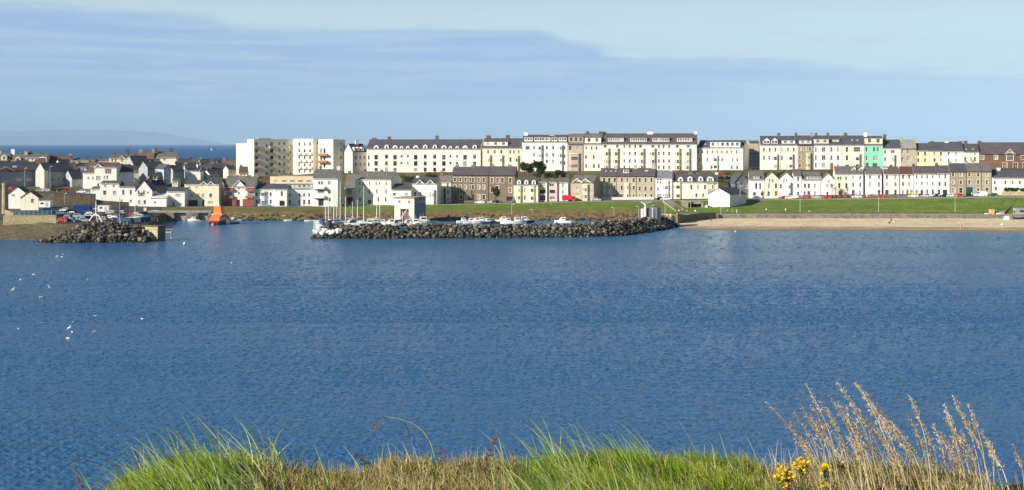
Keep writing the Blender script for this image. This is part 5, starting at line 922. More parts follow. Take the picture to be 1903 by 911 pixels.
for px, D, Ln, rz, lb in [(598, 466, 5.5, 20, 'small white cabin boat at the very tip of the breakwater'), (640, 466, 6, 200, 'white cabin boat below the blue covers'), (658, 464, 7, 15, 'white cabin boat left of the large yacht'), (648, 480, 6.5, 175, 'white cabin boat behind the bright blue cover'), (616, 500, 6, 10, 'white cabin boat between the first masts at the tip'), (668, 474, 6, 5, 'white cabin boat right below the low mast'), (697, 472, 6.5, 190, 'white cabin boat right of the big white yacht'), (712, 466, 6, 0, 'white cabin boat under the tall mast left of the boathouse'), (738, 476, 5.5, 15, 'white cabin boat in front of the left boathouse leg'), (758, 468, 6, 185, 'white cabin boat in front of the right boathouse leg'), (862, 470, 5.2, 10, 'small white boat farthest left of the cluster below the brown houses'), (935, 474, 6, 180, 'white boat between the lone small one and the quay lamp'), (688, 465, 7, 5, 'white cabin boat right of the tallest mast'), (727, 466, 6.5, 190, 'white cabin boat left of the boathouse legs'), (774, 466, 7.5, 0, 'white cruiser with a raised cabin right of the boathouse'), (788, 468, 8.5, 10, 'largest white cruiser, right of the boathouse'), (806, 474, 4.5, 15, 'green-covered small boat beside the white cruiser'),
        (876, 466, 5.5, 10, 'white boat first in the cluster below the brown houses'), (886, 468, 6, 190, 'white boat with a cabin below the brown houses'), (896, 466, 6, 5, 'white boat in the middle of the cluster below the brown houses'), (908, 466, 5.5, 15, 'white boat at the right of the cluster below the brown houses'), (926, 467, 4.5, 0, 'small lone white boat left of the quay lamp'), (944, 466, 5.5, 190, 'white boat under the quay lamp'), (962, 466, 6.5, 8, 'white boat with a tall cabin right of the quay lamp'), (975, 467, 7, 5, 'broad white boat just left of the short quay lamp'), (1046, 467, 6, 175, 'last white boat along the breakwater, standing alone')]:
    motor_boat(px, D + (62 if px > 860 else 45 if px > 640 else 14) + (px * 7 % 9), Ln * 1.08, rz, lb, [hullw, hullw, navy, hullw, paint((.55, .52, .44), .5, .1, name='cream_hull'), blue, hullw][px % 7], cabin=Ln > 5, group=WG, cov=[None, CV[1], None, teak, None][px % 5])
motor_boat(648, 516, 6, 10, 'boat under a bright blue cover among the yachts', hm=blue, cabin=False, cov=blue, z=.3); motor_boat(634, 508, 4, 30, 'small boat with an orange-brown cover behind the white boulders', hm=paint((.5, .18, .07), .6, .1, name='rust_cover'), cabin=False, z=.3)
for px, py, Ln, rz, hm, lb in [(528, 409, 5, 10, hullw, 'white moored boat below the pale blue houses'), (520, 409, 3.2, 30, hullw, 'tiny white tender beside the moored boat below the pale blue houses'), (535, 410.5, 3.2, 0, hullw, 'low white dinghy right of the moored boat below the pale blue houses'), (560, 410, 3.6, 20, teak, 'small brown boat near the breakwater tip'), (574, 411.5, 3.6, 0, hullw, 'small white dinghy between the brown boat and the breakwater tip'), (449, 410, 3.2, 15, hullw, 'white dinghy right of the red and white boat'), (462, 408.5, 4.2, 5, hullw, 'white boat farther right of the red and white boat'), (360, 411, 4.6, 185, hullw, 'white boat moored under the stone quay'), (377, 412, 2.6, 40, hullw, 'tiny white tender left of the lifeboat')]:
    motor_boat(px, DW(py), Ln, rz, lb, hm, cabin=Ln > 4)
b = motor_boat(434, DW(415), 6, 250, 'white boat with a red bottom moored right of the lifeboat', hullw); q = MB(); q.loft(hull_rings(6.06, 2.25, .32)); q.build('red_bottom', redp, b)
# orange lifeboat
Dl_ = DW(417.5); r_ = thing('lifeboat', (XD(405, Dl_), Dl_ + 3, 0), 'big orange lifeboat with a navy hull moored in the harbour', 'lifeboat', rz=R(82)); Ln = 13; q = MB(); q.loft(hull_rings(Ln, 4.8, 1.6, .8)); q.build('hull', navy, r_)
q = MB(); q.loft([[(x * 1.004, y * 1.02, 1.25 + .1 * (x > 0)) for x, y in ((-6.5, -2.1), (-6.5, 2.1))] + [(-6.52, 2.1, 1.5), (-6.52, -2.1, 1.5)], [(0, -2.46, 1.4), (0, 2.46, 1.4), (0, 2.46, 1.72), (0, -2.46, 1.72)], [(6.3, -.25, 1.85), (6.3, .25, 1.85), (6.3, .25, 2.15), (6.3, -.25, 2.15)]]); q.build('gunwale', redp, r_)
q = MB(); q.loft([[(x, y, z) for y, z in ((-w_, 1.6), (w_, 1.6), (w_ * .88, h), (-w_ * .88, h))] for x, w_, h in ((-5.2, 1.95, 2.6), (-3.2, 2.1, 3.5), (2.2, 2.1, 3.6), (3.6, 1.5, 2.6))]); q.build('deckhouse', orange, r_)
q = MB(); q.box(-3.4, 2.2, -2.0, 2.0, 3.602, 3.95); q.build('bridge_band', trim, r_); q = MB(); [q.box(-3.0 + i * 1.1, -2.2 + i * 1.1, sg * 2.0 - .02, sg * 2.0 + .05, 2.75, 3.3) for i in range(5) for sg in (-1, 1)]; [q.box(-3.46, -3.41, -1.5 + i * 1.0, -.8 + i * 1.0, 3.66, 3.9) for i in range(3)]; q.build('window', GL[0], r_)
q = MB(); q.loft([[(x, y, z) for y, z in ((-w_, 3.952), (w_, 3.952), (w_ * .8, 6.7), (-w_ * .8, 6.7))] for x, w_ in ((-2.6, 1.6), (1.4, 1.5))]); q.build('wheelhouse', orange, r_)
q = MB(); q.tube([(-.4, 0, 6.7), (-.5, 0, 7.9)], .08); q.tube([(-.5, -.8, 6.7), (-.5, .8, 6.7)], .05); q.box(-.9, -.1, -.35, .35, 6.9, 7.05); q.build('mast', trim, r_); q = MB(); q.tube([(-6.2, -1.9, 2.5), (0, -2.35, 2.6), (6, -.3, 3.1), (6, .3, 3.1), (0, 2.35, 2.6), (-6.2, 1.9, 2.5)], .035, 5); [q.tube([(x, sg * w_, 1.5), (x, sg * w_, 2.55)], .03, 4) for x, w_ in ((-6.2, 1.9), (-3, 2.2), (0, 2.35), (3, 1.7)) for sg in (-1, 1)]; q.build('guard_rail', trim, r_)
def buoy(px, py, r, col, label): 
    D = DW(py); o = thing('buoy', (XD(px, D), D, 0), label, 'buoy'); q = MB(); q.loft([[(rr * r * math.cos(k * .7854), rr * r * math.sin(k * .7854), z * r) for k in range(8)] for rr, z in ((.3, -.6), (.85, -.3), (1, .1), (.8, .6), (.35, .95), (.12, 1.0), (.12, 1.35))]); q.build('float', col, o, smooth=True)
buoy(396, 418.5, .75, paint((.75, .22, .16), .5, .1, name='faded_red'), 'faded red buoy just left of the lifeboat stern'); buoy(401.5, 418.2, .7, redp, 'red buoy under the lifeboat stern'); buoy(343, 453.5, .5, hullw, 'small white buoy off the stone pier end'); buoy(1367, 431, .45, paint((.8, .3, .3), .5, .1, name='pink_float'), 'small pink float just off the beach')
r_ = thing('sailing_yacht', (XD(393, 6800), 6800, 0), 'tiny white sail far out on the open sea', 'yacht'); sail_boat_parts(r_, 12, 13); q = MB(); q.loft([[(1, 0, 1.5), (1.0, .06, 1.5), (1, .06, 12.5), (1, 0, 12.5)], [(-5, 0, 1.5), (-5, .06, 1.5), (.6, .06, 12.4), (.6, 0, 12.4)]]); q.build('sail', trim, r_)
# ------------------------------------------------------------------ vehicles
_cm = {}
def car_mesh(kind):
    if kind in _cm: return _cm[kind]
    van = kind == 'van'; Ln, Wd, Ht = (5.2, 2.0, 2.3) if van else (4.2, 1.72, 1.45); q = MB(); h = Ln / 2
    low = [(-h, .35), (-h + .1, .25), (h - .1, .25), (h, .4), (h, .72), (h * .95, .84 if not van else 1.05)]
    pr = [(-h, .35), (-h + .12, .22), (h - .12, .22), (h, .4), (h * .98, .74), (h * .48, .92), (-h * .82, .95), (-h, .85)] if not van else [(-h, .4), (-h + .1, .28), (h - .12, .28), (h, .45), (h * .98, .95), (h * .72, 1.2), (-h, 1.2)]
    W2 = Wd / 2
    q.loft([[(x, y, z) for x, z in pr] for y in (-W2, W2)])
    up = [(h * .46, .90), (h * .12, Ht), (-h * .62, Ht - .03), (-h * .86, .93)] if not van else [(h * .70, 1.18), (h * .42, Ht), (-h * .98, Ht), (-h, 1.19)]
    kx = .86 if not van else .94
    q.loft([[(x, y * (1 if z < 1.25 else kx), z) for x, z in up] for y in (-W2 * .98, W2 * .98)])
    g = MB(); c = lambda t, a, b: a + (b - a) * t
    for sg in (-1, 1):
        y = sg * (W2 * .985); yt = sg * (W2 * kx * .995)
        if not van:
            for a, b in ((.10, .46), (.54, .92)):
                x0, x1 = c(a, h * .40, -h * .80), c(b, h * .40, -h * .80); t0, t1 = c(a, h * .12, -h * .60), c(b, h * .12, -h * .60)
                g.face([(x0, y + sg * .012, .97), (x1, y + sg * .012, .97), (t1, yt + sg * .035, Ht - .10), (t0, yt + sg * .035, Ht - .10)])
        else: g.face([(h * .62, y + sg * .012, 1.25), (h * .22, y + sg * .012, 1.25), (h * .22, yt + sg * .03, 1.9), (h * .44, yt + sg * .03, 1.9)])
    f0, f1 = (up[0], up[1]); g.face([(f0[0] + .02, -W2 * .85, f0[1] + .06), (f0[0] + .02, W2 * .85, f0[1] + .06), (f1[0] + .06, W2 * kx * .85, f1[1] - .08), (f1[0] + .06, -W2 * kx * .85, f1[1] - .08)])
    r0, r1 = up[3], up[2]; g.face([(r0[0] - .02, W2 * .85, r0[1] + .08), (r0[0] - .02, -W2 * .85, r0[1] + .08), (r1[0] - .05, -W2 * kx * .8, r1[1] - .1), (r1[0] - .05, W2 * kx * .8, r1[1] - .1)])
    wl = MB(); n = 10; wl.loft([[(r_ * math.cos(2 * math.pi * k / n), y, r_ * math.sin(2 * math.pi * k / n)) for k in range(n)] for r_, y in ((.2, -.1), (.32, -.09), (.32, .09), (.2, .1))]); wl.loft([[(r_ * math.cos(2 * math.pi * k / n), y, r_ * math.sin(2 * math.pi * k / n)) for k in range(n)] for r_, y in ((.19, -.115), (.19, .115))], 1)
    lt = MB(); [lt.box(h * .97, h + .02, y - .2, y + .2, .55, .72) for y in (-W2 * .68, W2 * .68)]
    _cm[kind] = (q, g.mesh('car_glass', GL[0]), wl.mesh('wheel', [rubber, galv]), lt.mesh('headlight', trim), h, W2, {}); return _cm[kind]
CARC = {'white': (.78, .78, .77), 'silver': (.5, .51, .52), 'dark blue': (.02, .035, .12), 'black': (.015, .015, .018), 'red': (.45, .025, .02), 'pale blue': (.30, .42, .52), 'grey': (.16, .17, .18), 'green': (.03, .09, .06)}
def car(px, D, colr, label, rz=0, kind='car', group=None, z=None, scale=1):
    q, g, wl, lt, h, W2, cache = car_mesh(kind)
    if colr not in cache: cache[colr] = q.mesh('car_body', paint(CARC[colr], .25, .03, 2, .03, name='car_paint', spec=.6))
    r_ = thing('parked_car' if kind == 'car' else 'parked_van', (XD(px, D), D, ground_z(px, D) if z is None else z), label, kind, group, R(rz)); r_.scale = (scale,) * 3
    link('body', cache[colr], r_); link('car_window', g, r_); link('headlight', lt, r_)
    for sx in (-.62, .62):
        for sg in (-1, 1): link('wheel', wl, r_, (sx * h, sg * (W2 - .06), .32))
RG = 'cars parked along the seafront road'
for px, colr, lb, k in [(892, 'white', 'white car below the brown stone house with white door surround', 'car'), (915, 'silver', 'silver car in front of the white porch', 'car'), (924, 'black', 'black car right of the silver one by the tree', 'car'), (945, 'grey', 'grey car outside the cream house with three dormers', 'car'), (803, 'white', 'white car outside the low white house with gablets', 'car'), (1108, 'silver', 'silver car in the gap between the two stone terraces', 'car'), (1225, 'black', 'black car outside the white corner house', 'car'), (1236, 'white', 'white car right of the black one by the corner house', 'car'),
        (1408, 'grey', 'grey car outside the terrace house with parasols', 'car'), (1456, 'red', 'red car outside the white pointed gables', 'car'), (1468, 'white', 'white car right of the red one', 'car'), (1505, 'red', 'red car outside the white house with the long dormer', 'car'), (1517, 'silver', 'silver car just right of the red one by the long dormer house', 'car'), (1536, 'red', 'dark red car before the right pointed gable', 'car'), (1592, 'white', 'white car outside the house with two pointed dormers', 'car'), (1635, 'red', 'red car outside the wide blank white house', 'car'), (1676, 'grey', 'grey car outside the maroon-roofed house', 'car'), (1697, 'white', 'white car at the left end of the broad white house', 'car'), (1720, 'silver', 'silver car below the broad white house', 'car'), (1755, 'black', 'black car before the dark doorway', 'car'), (1768, 'white', 'white car left of the green coach door', 'car'), (1781, 'red', 'dark red car nearest the green coach door', 'car'), (1822, 'white', 'white van below the narrow grey-brown end house', 'van'), (1845, 'green', 'green car outside the mint-white house', 'car')]:
    dd = prof(px); car(px, dd[3][0] + 2.6 if px > 660 else dd[3][0] + 2, colr, lb, random.choice((0, 180)) - 8, k, RG)
car(489, Dl(489) - 10, 'white', 'white car in front of the pale blue two-storey house', 0, group=RG); car(495, Dl(495) - 10.5, 'pale blue', 'pale blue car beside the white one by the pale blue house', 0, group=RG)
YG = 'vehicles in the harbour yard on the left'
cols = ['dark blue', 'pale blue', 'white', 'silver', 'dark blue', 'black', 'grey', 'dark blue']
for i, (px, D, colr, lb) in enumerate([(100, 500, 'dark blue', 'dark blue car at the left of the yard, beside the boat covers'), (108, 515, 'pale blue', 'pale blue car behind the dark blue one in the yard'), (116, 470, 'red', 'red car at the front of the yard with a white float beside it'), (134, 471, 'dark blue', 'dark blue car behind the left boulder heap'), (143, 482, 'pale blue', 'pale blue car in the middle of the yard'), (147, 498, 'pale blue', 'pale blue car in the row below the blue container'), (156, 473, 'white', 'white car low in the yard, left of the tripod mast'), (163, 500, 'silver', 'silver car right of the pale blue one in the yard'), (170, 510, 'white', 'white car below the right end of the blue container'), (205, 492, 'white', 'long white car right of the tripod mast'), (213, 505, 'grey', 'grey car behind the brown wooden mast'), (236, 497, 'black', 'black car right of the brown wooden mast'), (243, 512, 'red', 'red car between the two masts'), (256, 520, 'silver', 'silver car right of the thin pale mast'), (228, 525, 'silver', 'silver car on the harbour road behind the masts'), (262, 505, 'white', 'white car nearest the quay edge'), (132, 530, 'black', 'black car left of the blue container'), (121, 540, 'silver', 'silver car in front of the retaining wall')]):
    car(px, D, colr, lb, [0, 20, 170, -15, 90][i % 5], group=YG)
UG = 'cars parked on the upper road at the left'
for px, colr, lb in [(102, 'black', 'black car before the grey shaded building'), (112, 'black', 'second black car, beside the dark porch'), (127, 'red', 'red car before the grey shaded building'), (138, 'grey', 'grey car right of the red one on the upper road'), (152, 'white', 'white car by the white-roofed annexe on the upper road'), (163, 'pale blue', 'pale blue car at the right of the upper road'), (76, 'silver', 'silver car by the cream stair tower'), (88, 'white', 'white car before the cream stair tower')]:
    car(px, 612 if px < 140 else 608, colr, lb, random.choice((0, 15, 180)), group=UG, z=9.35 if px < 140 else zl(px) + .2)
car(1285, Dl(1285) + 44, 'white', 'white car on the upper road above the pale yellow house', 0, z=zu(1285) - 2.2); car(1312, Dl(1312) + 44, 'red', 'red car on the upper road behind the pale yellow house', 0, z=zu(1312) - 2.2); car(1340, Dl(1340) + 44, 'red', 'bright red car above the white gabled shed', 0, z=zu(1340) - 2.4); car(1300, Dl(1300) + 44.5, 'silver', 'silver car between the white and red ones on the upper road', 0, z=zu(1300) - 2.2)
# red lorry outside the gabled stone house
px, D = 1057, prof(1057)[3][0] + 3.0; r_ = thing('red_lorry', (XD(px, D), D, ground_z(px, D)), 'bright red box lorry parked outside the tan stone house', 'lorry'); rl = paint((.70, .025, .03), .4, .04, name='lorry_red', spec=.4)
q = MB(); q.box(-2.9, 1.3, -1.05, 1.05, .75, 2.75); q.build('box_body', rl, r_); q = MB(); q.loft([[(x, y, z) for x, z in ((1.36, .55), (2.9, .55), (2.95, 1.3), (2.5, 2.15), (1.36, 2.2))] for y in (-1, 1)]); q.build('cab', rl, r_); q = MB(); q.box(-2.9, 2.6, -.8, .8, .5, .74); q.build('chassis', rubber, r_); q = MB(); q.face([(2.96, -.9, 1.36), (2.96, .9, 1.36), (2.54, .9, 2.08), (2.54, -.9, 2.08)]); [q.face([(1.7, y, 1.35), (2.7, y, 1.35), (2.4, y, 2.05), (1.7, y, 2.05)]) for y in (-1.01, 1.01)]; q.build('cab_window', GL[0], r_)
for x in (-1.9, 2.0):
    for y in (-.92, .92): o = link('wheel', car_mesh('car')[2], r_, (x, y, .44)); o.scale = (1.35, 1.3, 1.35)
# blue container, white cabin, covered boats, fence
def shedbox(name, px0, px1, py0, py1, D, dep, col, label, cat, doors=True, ribs=0):
    s = D / F; z0 = ZY(py1, D); h = (py1 - py0) * s; wd = (px1 - px0) * s; r_ = thing(name, (XD(px0, D), D, z0), label, cat); q = MB(); q.box(0, wd, 0, dep, -.3, h); q.build('body', col, r_); q = MB(); q.box(-.08, wd + .08, -.08, dep + .08, h + .002, h + .14); q.build('roof', col, r_)
    if ribs: q = MB(); [q.box(wd * (i + .5) / ribs - .07, wd * (i + .5) / ribs + .07, -.06, -.003, .1, h - .1) for i in range(ribs)]; q.build('rib', col, r_)
    if doors: q = MB(); q.box(wd * .6, wd * .6 + .9, -.05, -.004, 0, min(2, h - .2)); q.build('door', galv, r_); q = MB(); q.box(wd * .15, wd * .42, -.05, -.004, h * .45, h * .8); q.build('window', GL[1], r_)
    return r_
shedbox('shipping_container', 136, 168, 382.5, 391, 545, 2.6, paint((.015, .05, .26), .5, .08, name='container_blue'), 'long bright blue container at the back of the harbour yard', 'container', False, 18)
shedbox('site_cabin', 181.5, 202, 383, 392, 530, 3, hullw, 'white cabin behind the tripod mast in the yard', 'cabin', True); shedbox('site_cabin', 196, 212, 392, 401, 520, 2.4, paint((.48, .47, .36), .7, .1, name='khaki'), 'khaki container right of the white cabin', 'cabin', False, 8)
shedbox('white_kiosk', 72, 93, 374.5, 384, 520, 3, hullw, 'pale flat-roofed kiosk between the gabled hut and the yard', 'kiosk', True); shedbox('beach_hut', 1888, 1935, 388, 400, 549, 3, paint((.30, .36, .33), .7, .1, name='green_grey'), 'grey-green beach hut at the right end of the promenade', 'hut', True)
def cover(px, D, Ln, rz, label, m=navy, z=None):
    z = ground_z(px, D) if z is None else z; r_ = thing('covered_boat', (XD(px, D), D, z), label, 'covered boat', rz=R(rz)); q = MB(); q.loft([[(x, y, zz_ + .6) for x, y, zz_ in rg] for rg in hull_rings(Ln, Ln * .36, Ln * .16)]); q.build('hull', m, r_); q = MB(); q.loft([[(a[0], a[1] * 1.03, a[2] + .62), (b[0], b[1] * 1.03, b[2] + .62), (b[0], 0, b[2] + Ln * .16)] for a, b in [(rg[0], rg[5]) for rg in hull_rings(Ln, Ln * .36, Ln * .16)]]); q.build('cover', m, r_); q = MB(); [q.box(x - .1, x + .1, -.8, .8, 0, .7) for x in (-Ln * .25, Ln * .2)]; q.build('cradle', galv, r_)
tq = paint((.03, .075, .14), .7, .2, .6, .2, name='tarpaulin')
for px, D, Ln, rz, lb in [(36, 476, 6, 10, 'tarpaulined boat at the left end of the yard'), (50, 480, 7, 175, 'second tarpaulined boat from the left in the yard'), (64, 478, 6.5, 5, 'tarpaulined boat below the cream gabled hut'), (78, 484, 7, 12, 'tarpaulined boat below the pale kiosk'), (90, 478, 6, 170, 'tarpaulined boat at the right of the row'), (57, 494, 7, 0, 'tarpaulined boat in the back row below the hut'), (84, 500, 7, 5, 'tarpaulined boat in the back row below the kiosk'), (245, 478, 6, 20, 'dark covered boat right of the wooden mast'), (232, 474, 6, 160, 'dark covered boat left of the thin pale mast'), (262, 480, 6.5, 10, 'dark covered boat nearest the stone pier end')]: cover(px, D, Ln, rz, lb, tq if px < 100 else random.choice((navy, hullw, tq)))
r_ = thing('yard_fence', P(28, 405, 463), 'blue-grey mesh fence round the covered boats in the yard', 'fence'); q = MB(); x1 = XD(96, 463) - XD(28, 463); [q.box(x - .04, x + .04, -.04, .04, -.6, 2.4) for x in np.linspace(0, x1, 9)]; q.build('post', galv, r_); q = MB(); [q.box(0, x1, -.015, .015, z, z + .03) for z in np.arange(0, 2.4, .12)]; q.build('mesh_panel', paint((.10, .15, .2), .6, .1, name='fence_blue'), r_)

def parasol(px, D, label):
    r_ = thing('parasol', (XD(px, D), D, ground_z(px, D)), label, 'parasol', 'red parasols by the long shed'); q = MB(); q.tube([(0, 0, 0), (0, 0, 3.4)], .05); q.build('pole', galv, r_); q = MB(); n = 8; q.loft([[(rr * math.cos(2 * math.pi * k / n), rr * math.sin(2 * math.pi * k / n), z) for k in range(n)] for rr, z in ((1.75, 2.45), (1.7, 2.7), (.1, 3.45))]); q.build('canopy', paint((.55, .05, .06), .8, .1, name='red_canvas'), r_)
parasol(21, 624, 'left red parasol in front of the long dark shed'); parasol(34, 624, 'right red parasol in front of the long dark shed')
cols = [('dark blue', 'dark blue'), ('black', 'black'), ('grey', 'grey')]
for i, (px, D, c_, lb) in enumerate([(103, 484, 'black', 'black car behind the yard fence end'), (113, 492, 'dark blue', 'dark blue car in the second row left of the yard middle'), (124, 486, 'dark blue', 'dark blue car behind the red car'), (128, 503, 'grey', 'grey car in the third row behind the red car'), (138, 512, 'black', 'black car in front of the blue container'), (152, 516, 'dark blue', 'dark blue car just below the blue container'), (166, 486, 'black', 'black car left of the tripod mast legs'), (190, 484, 'grey', 'grey car right behind the tripod mast'), (198, 500, 'black', 'black car before the khaki container'), (217, 488, 'dark blue', 'dark blue car at the foot of the wooden mast'), (246, 492, 'dark blue', 'dark blue car between the thin mast and the quay'), (270, 530, 'black', 'black car near the white board on the quay'), (251, 505, 'grey', 'grey car behind the thin pale mast'), (281, 520, 'dark blue', 'dark blue car by the red post')]): car(px, D, c_, lb, [0, 25, 165, 90, -20][i % 5], group=YG)

# dark broken rock along the foot of the harbour bank
rr = random.Random(31); bmr = bmesh.new(); mats = m_rocks + [m_wetrock]
for i in range(950):
    px = rr.uniform(318, 1258); t = rr.random() ** 1.5; p0, p1 = prof(px)[0], prof(px)[1]; k = .28 + .5 * t; D = p0[0] * (1 - k) + p1[0] * k; z = p0[1] * (1 - k) + p1[1] * k; me = rr.choice(ROCK[rr.choice((0, 1, 2, 2))]) if t > .2 else rr.choice(WETR); sz = rr.uniform(.25, .85)
    n0 = len(bmr.verts); nf = len(bmr.faces); bmr.from_mesh(me); bmr.verts.ensure_lookup_table(); bmr.faces.ensure_lookup_table(); bmesh.ops.transform(bmr, matrix=Matrix.Translation((XD(px, D), D, z)) @ Matrix.Rotation(rr.uniform(0, 6.3), 4, 'Z') @ Matrix.Diagonal((sz * 1.2, sz, sz * .8, 1)), verts=bmr.verts[n0:])
    for f in bmr.faces[nf:]: f.material_index = mats.index(me.materials[0])
me = bpy.data.meshes.new('shore_rocks'); bmr.to_mesh(me); bmr.free()
for m in mats: me.materials.append(m)
tag(link('shore_rocks', me), kind='stuff')

stonewall('lawn_wall', 'low dark wall along the foot of the lawn behind the promenade', [(XD(px, 552.6), 552.6, 2.55) for px in (1395, 1500, 1600, 1700, 1790)], .65, .35, m_oldwall)
# ------------------------------------------------------------------ trees and bushes
def leaf_mat(name, c1, c2, trans=.25):
    m, n, l, b = newmat(name); a = n.new('ShaderNodeAttribute'); a.attribute_name = 'tint'; r = n.new('ShaderNodeMix'); r.data_type = 'RGBA'; l.new(a.outputs['Fac'], r.inputs[0]); r.inputs[6].default_value = (*c1, 1); r.inputs[7].default_value = (*c2, 1); l.new(r.outputs[2], b.inputs['Base Color']); b.inputs['Roughness'].default_value = .65; b.inputs['Specular IOR Level'].default_value = .2
    t = n.new('ShaderNodeBsdfTranslucent'); l.new(r.outputs[2], t.inputs[0]); mx = n.new('ShaderNodeMixShader'); mx.inputs[0].default_value = trans; l.new(b.outputs[0], mx.inputs[1]); l.new(t.outputs[0], mx.inputs[2]); l.new(mx.outputs[0], n['Material Output'].inputs[0]); return m
lf_dark = leaf_mat('leaf_dark', (.026, .060, .014), (.07, .115, .027)); lf_mid = leaf_mat('leaf_mid', (.035, .07, .015), (.09, .13, .03)); bark = paint((.09, .065, .045), .9, .25, name='bark')
def arr_mesh(name, co, faces, mat, tint=None, smooth=False):
    me = bpy.data.meshes.new(name); nv, nf, k = len(co), len(faces), faces.shape[1]; me.vertices.add(nv); me.vertices.foreach_set('co', co.astype(np.float32).ravel()); me.loops.add(nf * k); me.loops.foreach_set('vertex_index', faces.astype(np.int32).ravel()); me.polygons.add(nf); me.polygons.foreach_set('loop_start', np.arange(0, nf * k, k, dtype=np.int32))
    if tint is not None: at = me.attributes.new('tint', 'FLOAT', 'POINT'); at.data.foreach_set('value', tint.astype(np.float32))
    me.materials.append(mat); me.update(); me.validate(); return me
def crown(n, blobs, size, mat, name='crown'):
    """n small leaf faces spread through a set of ellipsoid clumps"""
    cs = np.array([b[:3] for b in blobs]); rs = np.array([b[3:6] for b in blobs]); wts = rs.prod(1) ** .7; pk = rng.choice(len(blobs), n, p=wts / wts.sum())
    d = rng.normal(size=(n, 3)); d /= np.linalg.norm(d, axis=1)[:, None]; r = rng.random(n) ** .4; p = cs[pk] + d * rs[pk] * r[:, None]
    u = rng.normal(size=(n, 3)); u /= np.linalg.norm(u, axis=1)[:, None]; v = np.cross(u, rng.normal(size=(n, 3))); v /= np.linalg.norm(v, axis=1)[:, None]; s = size * (.6 + .8 * rng.random(n))[:, None]
    co = np.stack([p - u * s, p + v * s * .5, p + u * s, p - v * s * .5], 1).reshape(-1, 3); tint = np.repeat(np.clip(.5 * rng.random(len(blobs))[pk] + .5 * rng.random(n), 0, 1), 4)
    return arr_mesh(name, co, np.arange(n * 4).reshape(-1, 4), mat, tint)
def tree(px, D, z, wpx, hpx, label, mat=lf_dark, n=2600, name='bush', cat='bush', trunk=.15, leaf=.3):
    s = D / F; w_, h = wpx * s, hpx * s; r_ = thing(name, (XD(px, D), D, z), label, cat); bl = []
    for i in range(9):
        t = rng.random(); a = rng.random() * 6.28; rad = w_ / 2 * .62 * rng.random() ** .5; zz_ = h * (trunk + (1 - trunk) * (.25 + .55 * t)); sc = (.55 + .45 * rng.random()) * (1 - .45 * t)
        bl.append((rad * math.cos(a), rad * math.sin(a) * .8, zz_, w_ * .27 * sc, w_ * .24 * sc, h * .24 * sc + .2))
    link('crown', crown(n, bl, leaf, mat), r_); q = MB(); q.tube([(0, 0, -.5), (.05, 0, h * .3), (.1, .05, h * .62)], [.16 + h * .012, .12 + h * .008, .05], 7)
    for b in bl[:5]: q.tube([(.05, 0, h * .28), (b[0] * .5, b[1] * .5, (h * .3 + b[2]) / 2), b[:3]], [.1, .07, .03], 5)
    q.build('trunk', bark, r_); return r_
tree(992, 668, 14.0, 50, 36, 'big dark green bush leaning up the slope in front of the tall white terrace', n=4200, leaf=.35); tree(974, 672, 15.4, 26, 26, 'bush at the left end of the big dark one, against the cream house', n=1800); tree(1038, 655, 12.5, 34, 26, 'rounded dark bush above the tan gabled house', n=2600); tree(1012, 650, 11, 20, 20, 'small pale bush between the two dark ones', lf_mid, 1400); tree(1452, 646, 13.2, 26, 20, 'round green bush between the upper terrace and the white gables', lf_mid, 2000); tree(1398, 644, 13.2, 30, 14, 'low hedge-like bush in the gap of the upper terrace', n=1500)
tree(921, 606, 5.2, 24, 30, 'leafy tree covering the wide brown stone house', n=1800, name='tree', cat='tree', trunk=.3, leaf=.26)
for px, D, z, w_, h, lb in [(345, 664, 8, 36, 16, 'garden bush right of the low white flat-roofed building'), (372, 660, 8, 40, 18, 'dark garden bush above the wide cream house'), (398, 665, 8.5, 34, 17, 'dark garden bush left of the red brick house'), (425, 668, 9, 40, 18, 'garden bush behind the red brick house'), (452, 672, 9, 34, 18, 'dark bush below the plain white hotel block'), (482, 655, 6.4, 36, 30, 'large dark bush between the red brick house and the hotel annexe'), (498, 668, 7, 22, 20, 'bush at the foot of the tan hotel wing'), (330, 650, 8, 24, 14, 'small bush behind the low white walls'), (590, 678, 11, 20, 16, 'bush at the foot of the bright hotel wing')]: tree(px, D, z, w_, h, lb, lf_dark if h > 17 else lf_mid, 1500)
for px, D, z, w_, h, lb in [(760, 672, 12, 44, 12, 'scrub patch on the grass bank under the long apartment block'), (808, 672, 13, 40, 10, 'scrub patch behind the drainpipe house')]: tree(px, D, z, w_, h, lb, lf_mid, 1200)
for i, px in enumerate(range(1268, 1400, 22)): tree(px, 652, zu(px) - 4.5, 26, 9, ['dark hedge clump above the pale yellow house, leftmost', 'dark hedge clump second from the left above the pale yellow house', 'dark hedge clump behind the middle dormers of the yellow house', 'dark hedge clump behind the right dormers of the yellow house', 'dark hedge clump above the white gabled shed', 'dark hedge clump beside the dark gabled house'][i], lf_dark, 500, 'hedge', 'hedge')
for px, lb in [(1872, 'clipped hedge at the left of the mint-white house garden'), (1888, 'clipped hedge in the middle of the mint-white house garden'), (1903, 'clipped hedge at the right of the mint-white house garden')]: tree(px, Dl(px) - 3, zl(px) + 1.6, 20, 8, lb, lf_dark, 900, 'hedge', 'hedge', 0)
stonewall('garden_wall', 'low tan garden wall under the clipped hedges at the right edge', [(XD(1862, Dl(1862) - 4.4), Dl(1862) - 4.4, zl(1862)), (XD(1930, Dl(1930) - 4.4), Dl(1930) - 4.4, zl(1930))], 1.5, .4, m_ystone)
